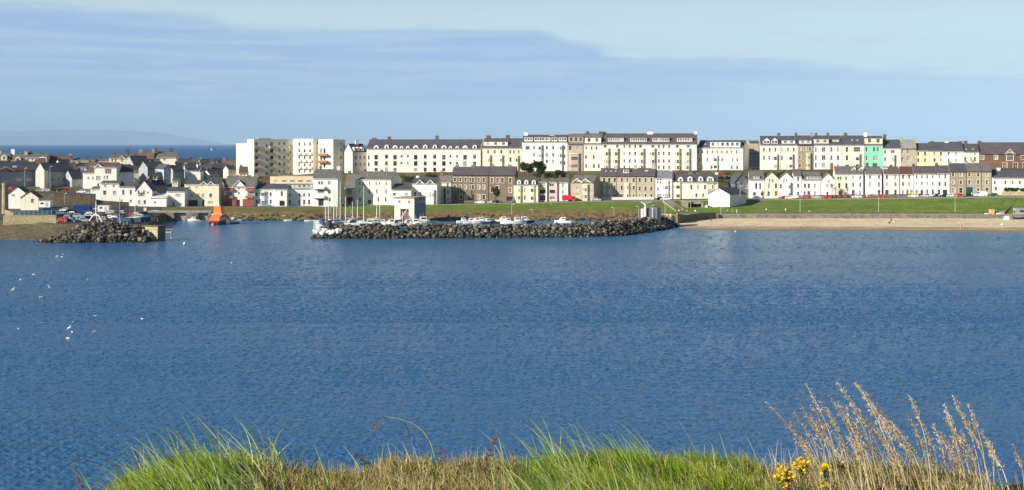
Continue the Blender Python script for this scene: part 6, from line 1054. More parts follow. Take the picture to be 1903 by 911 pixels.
def palm(px, D, hpx, label):
    s = D / F; h = hpx * s; r_ = thing('palm', (XD(px, D), D, ground_z(px, D)), label, 'palm', 'palms in front of the seafront row'); q = MB(); q.tube([(0, 0, -.3), (.1, 0, h * .5), (.05, 0, h * .8)], [.16, .12, .1], 7); q.build('trunk', bark, r_)
    q = MB()
    for k in range(34):
        a = random.random() * 6.28; e = random.uniform(-.5, 1.2); d = Vector((math.cos(a) * math.cos(e), math.sin(a) * math.cos(e), math.sin(e))); sd_ = d.cross(Vector((0, 0, 1))).normalized() * .07; o = Vector((.05, 0, h * .8)); L2 = h * .38; p1 = o + d * L2 * .6; p2 = o + d * L2 - Vector((0, 0, L2 * .3)); q.face([o - sd_ * .4, o + sd_ * .4, p1 + sd_, p1 - sd_]); q.face([p1 - sd_, p1 + sd_, p2])
    q.build('frond', lf_dark, r_)
for px, h, lb in [(1546, 26, 'palm with the tallest trunk, at the right pointed gable'), (1552, 20, 'shorter palm right of the tallest one'), (1562, 17, 'low palm before the cream house'), (1574, 18, 'low palm at the right of the group'), (1634, 14, 'single palm outside the blank white house'), (1417, 15, 'palm beside the parasol terrace')]: palm(px, Dl(px) - 3.5, h, lb)
# garden walls in front of the seafront row
for a, b, lb in [(1400, 1480, 'low white garden wall in front of the yellow and white gables'), (1484, 1610, 'low reddish garden wall in front of the houses with palms'), (1612, 1700, 'low dark garden wall in front of the blank white house'), (1115, 1215, 'low cream garden wall before the stone terrace with bays'), (840, 905, 'low dark garden wall before the brown stone houses')]:
    stonewall('garden_wall', lb, [(XD(px, Dl(px) - 3), Dl(px) - 3, ground_z(px, Dl(px) - 3)) for px in (a, (a + b) / 2, b)], .9, .3, {1400: wallm(WHITE), 1484: paint((.22, .09, .07), .9, .2, name='red_wall'), 1612: m_oldwall, 1115: wallm(CREAM), 840: m_oldwall}[a], cat='garden wall')
# shrubs low along the front gardens
for i, px in enumerate([1425, 1443, 1500, 1530, 1585, 1620, 1660, 1710, 1740, 1800]):
    tree(px, Dl(px) - 2.2, zl(px) - .1, 12, 6, ['low shrub in front of the parasol-terrace house', 'low shrub in front of the pale yellow gable', 'low shrub below the slim white house', 'low shrub at the left foot of the right pointed gable', 'low shrub before the house with two pointed dormers', 'low shrub before the blank white house', 'low shrub before the pale house with grey rooflights', 'low shrub at the left of the broad white house', 'low shrub at the right of the broad white house', 'low shrub beside the green coach door'][i], lf_dark, 220, 'shrub', 'shrub', 0, .22); tag(bpy.context.scene.objects[-1]) if 0 else None
for o in [o for o in S.objects if o.name.split('.')[0] == 'shrub']: o['group'] = 'low shrubs in the seafront front gardens'
# rough garden growth on the bank between the two rows
bl = []
for i in range(230):
    px = random.uniform(735, 1880); f_ = random.random(); D = Dl(px) + 15 + f_ * (Du(px) - Dl(px) - 24); z = ground_z(px, D); s_ = random.uniform(.5, 1.5); bl.append((XD(px, D), D, z + s_ * .4, s_ * 1.7, s_ * 1.2, s_ * .9))
tag(link('garden_scrub', crown(15000, bl, .3, leaf_mat('scrub_leaf', (.035, .065, .015), (.12, .15, .04)), 'garden_scrub')), kind='stuff')
# ------------------------------------------------------------------ people
def skin_mesh(pts, edges, radii, sub=1):
    me = bpy.data.meshes.new('tmp'); me.from_pydata(pts, edges, []); o = bpy.data.objects.new('tmp', me); C.objects.link(o); o.modifiers.new('s', 'SKIN'); sv = me.skin_vertices[0].data
    for i, r_ in enumerate(radii): sv[i].radius = (r_, r_) if isinstance(r_, (int, float)) else r_; sv[i].use_root = i == 0
    m2 = o.modifiers.new('u', 'SUBSURF'); m2.levels = sub; dg = bpy.context.evaluated_depsgraph_get(); r2 = bpy.data.meshes.new_from_object(o.evaluated_get(dg)); bpy.data.objects.remove(o); bpy.data.meshes.remove(me)
    r2.polygons.foreach_set('use_smooth', [True] * len(r2.polygons)); return r2
def person_mesh(pose):
    st = .16 if pose == 'stand' else .36
    p = [(0, 0, .95), (0, 0, 1.18), (0, 0, 1.40), (0, .0, 1.50), (0, -.02, 1.58), (0, -.02, 1.70), (0, -.01, 1.76)]; r_ = [(.16, .11), (.14, .10), (.17, .11), .055, .075, .09, .05]; e = [(0, 1), (1, 2), (2, 3), (3, 4), (4, 5), (5, 6)]
    for sg, ph in ((-1, 1), (1, -1)):
        k = len(p); fy = 0 if pose == 'stand' else ph * .22
        if pose == 'sit': p += [(sg * .1, -.05, .93), (sg * .12, -.42, .98), (sg * .12, -.52, .55), (sg * .12, -.62, .50)]
        else: p += [(sg * .1, 0, .86), (sg * .11, fy * .5 - .02, .48), (sg * .11, fy * (1.0 if ph > 0 else 1.5), .07), (sg * .12, fy * (1.0 if ph > 0 else 1.5) - .13, .04)]
        r_ += [.095, .065, .045, .035]; e += [(0, k), (k, k + 1), (k + 1, k + 2), (k + 2, k + 3)]
        k = len(p); ay = 0 if pose == 'stand' else -ph * .15
        p += [(sg * .2, 0, 1.40), (sg * .25, ay * .4 + .02, 1.12), (sg * .25, ay - .05, .88), (sg * .245, ay - .08, .78)]; r_ += [.06, .045, .035, .03]; e += [(2, k), (k, k + 1), (k + 1, k + 2), (k + 2, k + 3)]
    if pose == 'sit': p = [(x, y, z - .78) for x, y, z in p]
    return skin_mesh(p, e, r_)
PM = {k: person_mesh(k) for k in ('stand', 'walk', 'sit')}
skinm = paint((.55, .34, .24), .6, .05, name='skin'); hairm = paint((.06, .04, .025), .7, .1, name='hair')
def shell(pose, kind, mat):
    k = ('shell', pose, kind, mat.name)
    if k in _wm: return _wm[k]
    src = PM[pose]; off = -.78 if pose == 'sit' else 0; bm = bmesh.new(); bm.from_mesh(src); bm.normal_update()
    def keep(c):
        z = c.z - off
        if kind == 'hair': return z > 1.70 or (z > 1.6 and c.y > .02)
        if kind == 'shirt': return .93 < z < 1.47 and (abs(c.x) < .3) and not (abs(c.x) > .2 and z < .98)
        return (.10 < z < 1.0 and abs(c.x) < .205) if pose != 'sit' else (z < 1.05 and abs(c.x) < .205 and c.y > -.6)
    bmesh.ops.delete(bm, geom=[f for f in bm.faces if not keep(f.calc_center_median())], context='FACES')
    for v in bm.verts: v.co += v.normal * (.02 if kind != 'trousers' else .016)
    me = bpy.data.meshes.new(kind); bm.to_mesh(me); bm.free(); me.materials.clear(); me.materials.append(mat); _wm[k] = me; return me
for m_ in PM.values(): m_.materials.append(skinm)
cloth = {k: paint(c, .85, .06, name='cloth_' + k.replace(' ', '_')) for k, c in {'white': (.78, .78, .76), 'red': (.5, .04, .04), 'dark': (.03, .03, .04), 'blue': (.04, .09, .3), 'pink': (.7, .3, .33), 'tan': (.5, .4, .28), 'orange': (.75, .25, .05)}.items()}
def person(px, D, z, pose, top, bot, rz, label, k=1.0):
    r_ = thing('person', (XD(px, D), D, z), label, 'person', rz=R(rz)); r_.scale = (k,) * 3; link('body', PM[pose], r_); link('shirt', shell(pose, 'shirt', cloth[top]), r_); link('trousers', shell(pose, 'trousers', cloth[bot]), r_); link('hair', shell(pose, 'hair', hairm), r_)
def zbeach(px, D): 
    yw = float(ip(px, [1256, 1262, 1290, 1330, 1400, 1600, 1903, 2260], [421, 423.5, 426.5, 428.3, 429, 430, 432.5, 436])); dw = DW(yw); t = max(0, min(1, (D - dw) / (546.5 - dw))); return .03 + 1.25 * t ** .8
for px, D, pose, top, bot, rz, lb, k in [(1352, 553, 'walk', 'white', 'dark', 60, 'person in white walking by the promenade lamp, leftmost of three', 1), (1361, 554, 'walk', 'orange', 'tan', 70, 'person in an orange top between two walkers in white', 1), (1369.5, 553, 'stand', 'white', 'white', 20, 'person all in white, right of the orange top', 1), (1424, 556, 'walk', 'white', 'dark', 100, 'person in white at the foot of the lawn before the yellow gable', 1), (1460, 556, 'walk', 'white', 'tan', -80, 'person in white and tan below the white pointed gables', 1), (1466, 556, 'stand', 'dark', 'dark', -80, 'person in dark clothes beside the one in white and tan', .95), (1504, 555, 'sit', 'white', 'dark', 0, 'person sitting on the low wall below the long-dormer house', 1), (1579, 555, 'stand', 'dark', 'blue', 0, 'person in dark clothes on the promenade below the two pointed dormers', 1), (1322, 520, 'walk', 'dark', 'tan', 120, 'lone walker in dark clothes on the sand near the breakwater', 1),
        (1656, 524, 'stand', 'red', 'dark', 10, 'person in red in the group on the sand', 1), (1661, 521, 'sit', 'white', 'pink', 40, 'person sitting in white and pink in the group on the sand', 1), (1665, 526, 'stand', 'pink', 'blue', -30, 'person in pink in the group on the sand', .8), (1668, 530, 'walk', 'red', 'white', 80, 'person in a red top and white trousers behind the group on the sand', 1), (1653, 518, 'sit', 'dark', 'dark', -50, 'person sitting in dark clothes at the left of the group on the sand', 1), (1785, 489.5, 'walk', 'white', 'pink', 60, 'child in white and pink at the water edge', .7), (1785.7, 494, 'stand', 'pink', 'dark', 0, 'person in pink standing behind the child at the water edge', .95), (1848, 508, 'sit', 'tan', 'dark', 30, 'person in tan sitting on the sand near the right edge', 1), (1862, 506, 'sit', 'white', 'tan', -30, 'person in white sitting on the sand near the right edge', 1), (1876, 540, 'stand', 'pink', 'pink', 0, 'person in pink beside the pale tent', 1), (1885, 549, 'stand', 'dark', 'dark', 0, 'person in dark clothes before the grey-green beach hut', 1), (1854, 549.5, 'stand', 'dark', 'dark', 0, 'person in dark clothes beside the orange stand', 1),
        (1806, 584, 'walk', 'white', 'dark', 90, 'person in white on the road edge by the green coach door', 1), (1844, 584, 'walk', 'white', 'white', 90, 'person in white on the road edge before the mint-white house', 1), (1262, 552, 'stand', 'white', 'dark', 0, 'person in white under the concrete steps', 1), (1268, 556, 'stand', 'white', 'blue', 20, 'person in white and blue left of the underpass', 1), (1277, 552, 'walk', 'white', 'dark', 60, 'person in white at the mouth of the underpass', 1), (1292, 552, 'walk', 'white', 'blue', -60, 'person in white and blue right of the underpass mouth', 1), (1291, 538, 'walk', 'white', 'dark', 30, 'person in white on the ramp above the sand', 1), (1265, 535, 'stand', 'white', 'tan', 0, 'person in white and tan by the dark ramp wall', 1), (1240, 528, 'stand', 'white', 'pink', 10, 'left one of two people in pale clothes by the lookout', 1), (1246, 528, 'stand', 'white', 'white', -10, 'right one of two people in pale clothes by the lookout', 1)]:
    z = zbeach(px, D) if px > 1300 and D < 545 else ground_z(px, D) if D > 545 and px > 1262 else (ZY(405, D) if px < 1262 else max(ground_z(px, D), ZY(412, D)))
    person(px, D, z, pose, top, bot, rz, lb, k)
# beach stalls
r_ = thing('beach_tent', (XD(1872, 538), 538, zbeach(1872, 538)), 'pale dome tent with a pink panel at the right of the beach', 'tent'); q = MB(); q.loft([[(1.6 * math.cos(k * math.pi / 8) * c_, y, 1.5 * math.sin(k * math.pi / 8) * c_) for k in range(9)] for y, c_ in ((-1.2, .35), (-.7, .85), (0, 1), (.7, .85), (1.2, .35))], closed=True); q.build('canopy', [paint((.75, .66, .62), .8, .05, name='tent_cloth')], r_); q = MB(); q.face([(.5, -1.22, .02), (1.5, -.4, .02), (1.45, -.35, .8), (.6, -.9, 1.1)]); q.build('panel', paint((.7, .25, .3), .8, .05, name='pink_cloth'), r_)
shedbox('ice_cream_stand', 1841, 1848, 390, 398.5, 549, 1.8, paint((.80, .42, .14), .6, .08, name='orange_board'), 'orange stand on the promenade at the right', 'stand', False)
motor_boat(1836, 549, 3.2, 5, 'small white boat resting on the promenade left of the orange stand', cabin=False, z=2.6); motor_boat(1859, 549, 3.4, 0, 'small white boat resting on the promenade right of the orange stand', cabin=False, z=2.6); motor_boat(1894, 544 - 4, 4.4, 5, 'dark-hulled boat with a white deck on the sand at the right edge', hm=navy, cabin=False, z=1.3)
# ------------------------------------------------------------------ gulls
gm_w = paint((.85, .85, .84), .7, .03, name='gull_white')
def gull_mesh(fly):
    p = [(0, 0, 0), (0, -.16, .02), (0, -.25, .08), (0, -.31, .10), (0, -.37, .09), (0, .14, .01), (0, .30, .02)]; r_ = [.085, .075, .05, .05, .014, .06, .03]; e = [(0, 1), (1, 2), (2, 3), (3, 4), (0, 5), (5, 6)]
    for sg in (-1, 1):
        k = len(p)
        if fly: p += [(sg * .1, -.04, .04), (sg * .34, -.07, .13), (sg * .68, .06, .07)]; r_ += [(.10, .03), (.085, .02), (.02, .012)]; e += [(0, k), (k, k + 1), (k + 1, k + 2)]
        else: p += [(sg * .07, .0, .05), (sg * .06, .2, .06), (sg * .02, .38, .06)]; r_ += [(.05, .05), (.045, .03), .015]; e += [(0, k), (k, k + 1), (k + 1, k + 2)]
    return skin_mesh(p, e, r_)
GM = {True: gull_mesh(True), False: gull_mesh(False)}
for m_ in GM.values(): m_.materials.append(gm_w); m_.name = 'gull_body'
for px, py, fly, alt, rz, bank, lb in [(38, 520, 0, 0, 40, 0, 'floating gull high at the left, above the flying one'), (24, 538, 1, 4, 60, -.6, 'gull gliding low at the far left edge'), (62.5, 510.5, 0, 0, 80, 0, 'small floating gull above the banking gull'), (91.5, 534, 1, 5, 20, .8, 'banking gull with raised wings at the left'), (76, 553, 0, 0, 100, 0, 'floating gull just below the banking gull'), (163, 520, 0, 0, 10, 0, 'lone floating gull right of the banking gull'), (34, 611.5, 0, 0, 200, 0, 'brightest floating gull, lowest at the left'), (78, 601.5, 0, 0, 150, 0, 'floating gull right of the brightest one'), (128, 609.5, 1, 2, 70, -.5, 'gull landing on the water near the lower group'), (134, 618, 0, 0, 30, 0, 'gull on the water right below the landing one'), (177.5, 588, 0, 0, 300, 0, 'large floating gull on its own, right of the lower group'), (175, 617, 1, 3, 120, .3, 'low flying gull below the lone large one'), (126, 629.5, 0, 0, 60, 0, 'lowest small gull on the water'), (264, 593.5, 0, 0, 220, 0, 'floating gull farthest right on the open water'), (117, 473, 0, 0, 20, 0, 'gull in the distant cluster off the boulder heap, rightmost'), (106, 476.5, 0, 0, 80, 0, 'gull in the distant cluster off the boulder heap, upper left'), (105, 480.5, 0, 0, 140, 0, 'gull in the distant cluster off the boulder heap, lower left'), (115, 478, 0, 0, 240, 0, 'gull in the middle of the distant cluster'), (430, 489, 0, 0, 200, 0, 'single gull on the water below the lifeboat'), (136, 599, 0, 0, 180, 0, 'faint small gull above the landing one')]:
    D = DW(py) if not alt else (CH - alt) * F / (py - HY); o = link('gull', GM[bool(fly)], None, (XD(px, D), D, alt if alt else .04)); o.rotation_euler = (0, bank, R(rz)); o.scale = ((.92 if fly else 1.12),) * 3; tag(o, lb, 'gull', 'gulls over the bay')
# ------------------------------------------------------------------ headland in the foreground
GT = ([-1800, -400, 0, 150, 190, 225, 270, 350, 420, 470, 520, 560, 640, 700, 800, 900, 960, 1050, 1150, 1300, 1420, 1460, 1600, 1760, 1850, 1903, 2300, 3700], [930, 962, 975, 962, 940, 912, 896, 884, 885, 900, 908, 910, 908, 898, 892, 897, 896, 888, 886, 884, 896, 910, 902, 906, 918, 940, 950, 930])
_ph = [(random.uniform(4, 22), random.uniform(0, 6.28), random.uniform(4, 22)) for _ in range(8)]
def head_z(x, D):
    px = x / 7.0 * F + CX; z = CH - (np.interp(px, *GT) - HY) / F * 7.0; b = sum(np.sin(a * x + p + c * D) for a, p, c in _ph) * .010
    return z + b - np.where(D > 7.35, (D - 7.35) ** 2 * 1.6 + (D - 7.35) * .25, 0) + np.where(D < 6.6, (D - 6.6) * .02, 0)
xs = np.linspace(-7, 7, 320); ds = np.concatenate([np.linspace(3.0, 8.6, 70), np.linspace(8.8, 12, 8)]); X_, D_ = np.meshgrid(xs, ds, indexing='ij'); Z_ = head_z(X_, D_); Z_ = np.where(D_ > 8.6, head_z(X_, np.full_like(D_, 8.6)) - (D_ - 8.6) * 6, Z_); co = np.stack([X_, D_, Z_], -1).reshape(-1, 3); nd = len(ds); ii, jj = np.meshgrid(np.arange(len(xs) - 1), np.arange(nd - 1), indexing='ij'); a = (ii * nd + jj).ravel(); fc_ = np.stack([a, a + nd, a + nd + 1, a + 1], 1)
m_soil = mix_mat('headland_soil', (.05, .055, .02), (.10, .085, .04), 6, .35, .65, fine=40)
hd = link('headland', arr_mesh('headland', co, fc_, m_soil)); hd['kind'] = 'structure'
# the cliff below and the hill behind the viewer
mb = MB(); prf = [(12, 9.5), (20, 4), (30, -2)]; sid = [(-40, 6.0), (-3.6, 0), (3.6, 0), (40, 6.0)]
rows = []
for x in (-60, -20, -10, -7.1): rows.append([(x, -40, 27.5), (x, 0, 27), (x, 3, 26.8), (x, 7, 26), (x, 12, 9), (x, 30, -2)])
rows.append([(-6.95, -40, 28.3), (-6.95, 0, 28.2), (-6.95, 3.05, 28.0), (-6.95, 7, 27.4), (-6.95, 11.9, 9), (-6.95, 30, -2)]); rows.append([(6.95, -40, 28.3), (6.95, 0, 28.2), (6.95, 3.05, 28.0), (6.95, 7, 27.4), (6.95, 11.9, 9), (6.95, 30, -2)])
for x in (7.1, 10, 20, 60): rows.append([(x, -40, 27.5), (x, 0, 27), (x, 3, 26.8), (x, 7, 26), (x, 12, 9), (x, 30, -2)])
n = 6; mb.v = [q for r in rows for q in r]
for i in range(len(rows) - 1):
    for j in range(n - 1): mb.f.append((i * n + j, (i + 1) * n + j, (i + 1) * n + j + 1, i * n + j + 1)); mb.m.append(0)
tag(mb.build('cliff', m_soil), kind='structure')
def grass_mat(name, cols, trans=.35):
    m, n, l, b = newmat(name); a = n.new('ShaderNodeAttribute'); a.attribute_name = 'tint'; r = n.new('ShaderNodeValToRGB'); els = r.color_ramp.elements
    for i, c in enumerate(cols):
        e = els[i] if i < 2 else els.new(1); e.position = i / (len(cols) - 1) if i != 1 or len(cols) == 2 else 1 / (len(cols) - 1); e.color = (*c, 1)
    l.new(a.outputs['Fac'], r.inputs[0]); l.new(r.outputs[0], b.inputs['Base Color']); b.inputs['Roughness'].default_value = .55; b.inputs['Specular IOR Level'].default_value = .25
    t = n.new('ShaderNodeBsdfTranslucent'); l.new(r.outputs[0], t.inputs[0]); mx = n.new('ShaderNodeMixShader'); mx.inputs[0].default_value = trans; l.new(b.outputs[0], mx.inputs[1]); l.new(t.outputs[0], mx.inputs[2]); l.new(mx.outputs[0], n['Material Output'].inputs[0]); return m
def blades(name, mat, base, L_, Wd, az, lean, curve, segs=4, tint=None, kind='stuff', wob=0):
    n = len(base); p = base.copy(); P_ = [p.copy()]; dirv = np.stack([np.cos(az), np.sin(az), np.zeros(n)], 1); ang = lean.copy()
    for s_ in range(segs):
        st = L_ / segs; p = p + dirv * (np.sin(ang) * st)[:, None]; p[:, 2] += np.cos(ang) * st; ang = ang + curve / segs; P_.append(p.copy())
        if wob: 
            w2 = az + rng.normal(size=n) * wob; dirv = np.stack([np.cos(w2), np.sin(w2), np.zeros(n)], 1); ang = ang + rng.normal(size=n) * wob * .5
    sa = rng.random(n) * 2 * math.pi; sv = np.stack([np.cos(sa), np.sin(sa) * .6, np.zeros(n)], 1); vs = []
    for s_ in range(segs + 1):
        t = s_ / segs; w_ = (Wd * (1 - t ** 1.6) * .5 + .0004)[:, None]; vs += [P_[s_] - sv * w_, P_[s_] + sv * w_]
    co = np.stack(vs, 1).reshape(-1, 3); k = 2 * (segs + 1); b0 = (np.arange(n) * k)[:, None]; f = np.concatenate([b0 + np.array([[2 * s_, 2 * s_ + 1, 2 * s_ + 3, 2 * s_ + 2]]) for s_ in range(segs)], 0)
    t = rng.random(n) if tint is None else tint; return tag(link(name, arr_mesh(name, co, f, mat, np.repeat(t, k))), kind=kind)
g_green = grass_mat('green_grass', [(.07, .14, .006), (.19, .31, .012), (.34, .46, .03), (.50, .50, .12)]); g_long = grass_mat('long_grass', [(.15, .25, .05), (.33, .44, .14), (.52, .57, .28)]); g_dry = grass_mat('dry_grass', [(.13, .085, .035), (.34, .24, .10), (.54, .42, .22), (.18, .22, .04)], .25); g_straw = grass_mat('straw', [(.42, .31, .16), (.64, .51, .32), (.82, .71, .52)], .25)
def bases(n, pxs, wts, d0=5.7, d1=7.95):
    px = rng.choice(len(pxs), n, p=np.array(wts) / sum(wts)); lo = np.array([a for a, b in pxs])[px]; hi = np.array([b for a, b in pxs])[px]; px = lo + (hi - lo) * rng.random(n); D = d0 + (d1 - d0) * rng.random(n); x = (px - CX) / F * 7.0 * (1 + .0 * D); return np.stack([x, D, head_z(x, D) - .01], 1), px
def grass(name, mat, n, pxs, wts, L0, L1, w0, w1, lean=(.0, .5), curve=(.1, .9), azc=math.pi, azs=.9, lenf=None, **k):
    b, px = bases(n, pxs, wts, **{q: k.pop(q) for q in ('d0', 'd1') if q in k}); L_ = L0 + (L1 - L0) * rng.random(n) ** 1.3
    if lenf is not None: L_ = L_ * np.interp(px, *lenf)
    patch = .5 + .5 * np.sin(b[:, 0] * 9 + np.sin(b[:, 1] * 7) * 2) * .6; t = np.clip(patch * .45 + rng.random(n) * .6, 0, 1)
    return blades(name, mat, b, L_, w0 + (w1 - w0) * rng.random(n), azc + rng.normal(size=n) * azs, rng.uniform(*lean, n), rng.uniform(*curve, n), tint=t, **k)
grass('short_grass', g_green, 42000, [(205, 480), (940, 1450)], [.9, 1.5], .03, .10, .0020, .0046, (0, .9), (.0, 1.5), lenf=([190, 250, 400, 480, 940, 1000, 1200, 1400, 1460], [.5, 1, 1, .5, .5, .9, 1.1, 1, .5]))
grass('short_grass', g_green, 9000, [(205, 250), (470, 960), (1440, 1880)], [.3, 1.1, 1.0], .03, .09, .002, .005, (0, .8), (.1, 1.3))
grass('short_grass', g_green, 14000, [(-1500, 60), (1880, 3400)], [1, 1], .03, .10, .002, .005, (0, .8), (.1, 1.3))
grass('dry_turf', g_dry, 8000, [(-1500, 60), (1880, 3400)], [1, 1], .025, .10, .0025, .0055, (.1, 1.4), (-1, 2.2), azs=3, wob=.9, segs=5)
grass('dry_turf', g_dry, 34000, [(455, 720), (690, 960), (1380, 1870), (940, 1400)], [1.2, 1.6, 1.5, .55], .025, .115, .0022, .0055, (.1, 1.5), (-1.2, 2.6), azs=3, wob=1.1, segs=6)
grass('long_grass', g_long, 1700, [(215, 480), (960, 1450)], [1, 1.6], .05, .17, .0022, .0055, (.1, 1.0), (.0, 1.4), math.pi, .9, segs=6)
grass('straw_grass', g_straw, 900, [(470, 960)], [1], .04, .13, .0018, .004, (.1, 1.3), (-.6, 2), math.pi, 2, segs=6, wob=.4)
grass('long_grass', g_long, 420, [(235, 540)], [1], .14, .44, .0045, .010, (.25, 1.0), (.0, 1.0), math.pi, .5, segs=8)
grass('long_grass', g_long, 60, [(440, 540)], [1], .16, .36, .006, .012, (0, .3), (.5, 1.6), math.pi, 1.2, segs=8)
grass('long_grass', g_long, 520, [(950, 1240)], [1], .09, .36, .0045, .010, (.2, .95), (.1, 1.0), math.pi, .6, segs=8)
grass('long_grass', g_long, 240, [(600, 720), (720, 940), (1190, 1460)], [.6, 1, 1.6], .08, .26, .004, .009, (.1, .8), (.1, 1.1), math.pi, .9, segs=8)
grass('straw_grass', g_straw, 620, [(220, 470), (640, 960), (1000, 1440), (1420, 1860)], [.5, .8, .9, 2.4], .06, .20, .002, .005, (0, .7), (.0, 1.2), math.pi, 1.2, segs=6)
grass('straw_grass', g_straw, 900, [(1440, 1860)], [1], .05, .20, .0022, .0045, (.0, .9), (-.4, 1.4), math.pi, 1.6, segs=6)
grass('long_grass', g_long, 260, [(1500, 1860)], [1], .05, .16, .003, .006, (.0, .7), (.0, 1.0), math.pi, 1.2, segs=6)
grass('straw_grass', g_straw, 700, [(1470, 1860)], [1], .05, .26, .0016, .0032, (.0, .5), (-.2, .6), math.pi, .8, segs=6)
# ------------------------------------------------------------------ single tall stalks with seed heads
def fpt(px, py, D): return Vector(((px - CX) / F * D, D, CH - (py - HY) / F * D))
m_stem = grass_mat('stalk', [(.45, .34, .21), (.65, .53, .37)], .1)
def stalk(tip, base, D, label, group, name='dry_grass_stalk', head=.38, dens=1.0, cat='grass stalk', mats=(g_straw, g_straw), bend=.10, thick=.0024):
    a, b = fpt(*base, D), fpt(*tip, D + random.uniform(-.2, .2)); r_ = thing(name, tuple(a), label, cat, group); v = b - a; pts = []
    for i in range(11):
        t = i / 10; p = v * t; p.x += math.sin(t * math.pi) * bend * v.length * .5; p.z += math.sin(t * math.pi) * bend * v.length * .35; pts.append(p)
    q = MB(); q.tube(pts, [thick * (1 - .6 * i / 10) for i in range(11)], 5); me = q.mesh('stem', mats[0]); at = me.attributes.new('tint', 'FLOAT', 'POINT'); at.data.foreach_set('value', [random.uniform(.2, .9)] * len(me.vertices)); link('stem', me, r_)
    co, fs, tn = [], [], []
    n = int(30 * dens); cl = random.choice((5, 6, 7, 8))
    for k in range(n):
        t = 1 - head * random.random() ** 1.1; t = t if random.random() < .35 else 1 - head * (round((1 - t) / head * cl) + random.uniform(-.22, .22)) / cl; t = min(1, max(0, t)); i = min(9, int(t * 10)); p = pts[i].lerp(pts[i + 1], t * 10 - i); d = (pts[i + 1] - pts[i]).normalized(); s_ = random.uniform(.007, .0155) * (1.25 - .6 * t); off = Vector((random.gauss(0, 1), random.gauss(0, 1), random.gauss(0, .4))); off = off.normalized() * random.uniform(.002, .019) * (1.7 - t)
        ax = (d + off.normalized() * random.uniform(.1, 1.1)).normalized(); sd_ = ax.cross(Vector((random.gauss(0, 1), random.gauss(0, 1), random.gauss(0, 1)))).normalized() * s_ * random.uniform(.18, .32); c_ = p + off; k0 = len(co); co += [c_ - ax * s_ * .6, c_ + sd_, c_ + ax * s_, c_ - sd_]; fs.append((k0, k0 + 1, k0 + 2, k0 + 3)); tv = random.random(); tn += [tv] * 4
        sd2 = ax.cross(sd_).normalized() * sd_.length; k0 = len(co); co += [c_ - ax * s_ * .6, c_ + sd2, c_ + ax * s_, c_ - sd2]; fs.append((k0, k0 + 1, k0 + 2, k0 + 3)); tn += [tv] * 4
    link('seed_head', arr_mesh('seed_head', np.array(co), np.array(fs), mats[1], np.array(tn)), r_)
    return r_
SGp = 'tall dry grass stalks at the right'
R6 = lambda x, y: (1180 + x / 2.632, 690 + y / 2.632)
ST = [((645, 150), (900, 540)), ((835, 60), (1010, 560)), ((815, 180), (960, 540)), ((775, 205), (930, 560)), ((905, 150), (1080, 560)), ((940, 190), (1060, 580)), ((960, 130), (1110, 560)), ((990, 150), (1150, 590)), ((1030, 180), (1140, 560)), ((995, 60), (1200, 560)), ((1050, 130), (1230, 560)), ((1078, 58), (1290, 560)), ((1095, 75), (1330, 560)), ((1120, 90), (1380, 560)), ((1150, 190), (1340, 580)), ((1065, 170), (1260, 590)), ((1345, 122), (1450, 580)), ((1335, 215), (1440, 560)), ((1395, 240), (1500, 580)), ((1515, 165), (1590, 580)), ((1560, 128), (1700, 580)), ((1575, 180), (1740, 580)), ((1630, 168), (1720, 580)), ((1520, 235), (1620, 580)), ((1490, 300), (1640, 580)), ((1655, 295), (1730, 590)), ((1692, 285), (1760, 590)), ((1735, 345), (1750, 590)), ((1460, 260), (1530, 590)), ((1850, 362), (1905, 590)), ((1750, 400), (1830, 590)), ((780, 330), (960, 580)), ((940, 330), (1080, 590)), ((1120, 350), (1230, 590)), ((1230, 250), (1400, 590)), ((1410, 340), (1480, 590)), ((760, 250), (900, 580)), ((1300, 300), (1430, 590)), ((1590, 320), (1680, 590)), ((1040, 320), (1150, 590)), ((1180, 290), (1310, 590)), ((1540, 400), (1600, 590))]
for _ in range(20):
    (tx, ty), (bx, by) = random.choice(ST[:16] + ST[19:25]); k_ = random.uniform(.55, .95); dx = random.uniform(-45, 45); ST.append(((bx + (tx - bx) * k_ + dx, by + (ty - by) * k_), (bx + dx, by)))
for i, (t, b) in enumerate(ST):
    lb = {0: 'dry grass stalk leaning farthest left in the right-hand clump', 1: 'tall dry stalk with a lone plume left of the two tallest', 11: 'tallest dry grass stalk, arching at the top of the clump', 16: 'isolated upright dry stalk with a pale tip right of the tallest ones', 29: 'short dry stalk by itself at the right edge'}.get(i, ('tall' if t[1] < 200 else 'short') + (' straw-coloured grass stalk leaning left in the left half of the clump' if t[0] < 1250 else ' straw-coloured grass stalk in the right half of the clump'))
    stalk(R6(*t), R6(*b), random.uniform(6.5, 7.3), lb, SGp, dens=2.3, head=random.uniform(.3, .62))
BR = grass_mat('brown_seed', [(.10, .05, .025), (.24, .13, .07), (.36, .22, .12)], .15)
for tip, base, lb, hd_, dn in [((923, 808), (895, 880), 'brown seed spike standing up left of the green grass', .8, 2.6), ((712, 780), (690, 800), 'small brown seed tuft hanging from a thin bent blade', .9, .7), ((752, 784), (762, 815), 'second small brown tuft on the bent blade', .5, .5), ((662, 840), (700, 895), 'brown dry spike at the left of the brown turf', .8, 2.4), ((820, 832), (812, 885), 'short brown spike in the middle of the brown turf', .7, 1.8), ((950, 842), (962, 880), 'short pale brown spike right of the tall brown one', .8, 1.4), ((128, 858), (158, 925), 'thin dock stalk with pale seeds at the lower left', .7, .9), ((143, 842), (152, 925), 'bare thin dock stalk beside the seeded one', .2, .3), ((590, 862), (600, 905), 'tiny brown stalk at the left of the brown turf', .5, .6)]:
    stalk(tip, base, 7.1, lb, 'brown seed stalks in the turf', 'seed_stalk', hd_, dn, 'seed stalk', (BR, BR), .02, .0022)
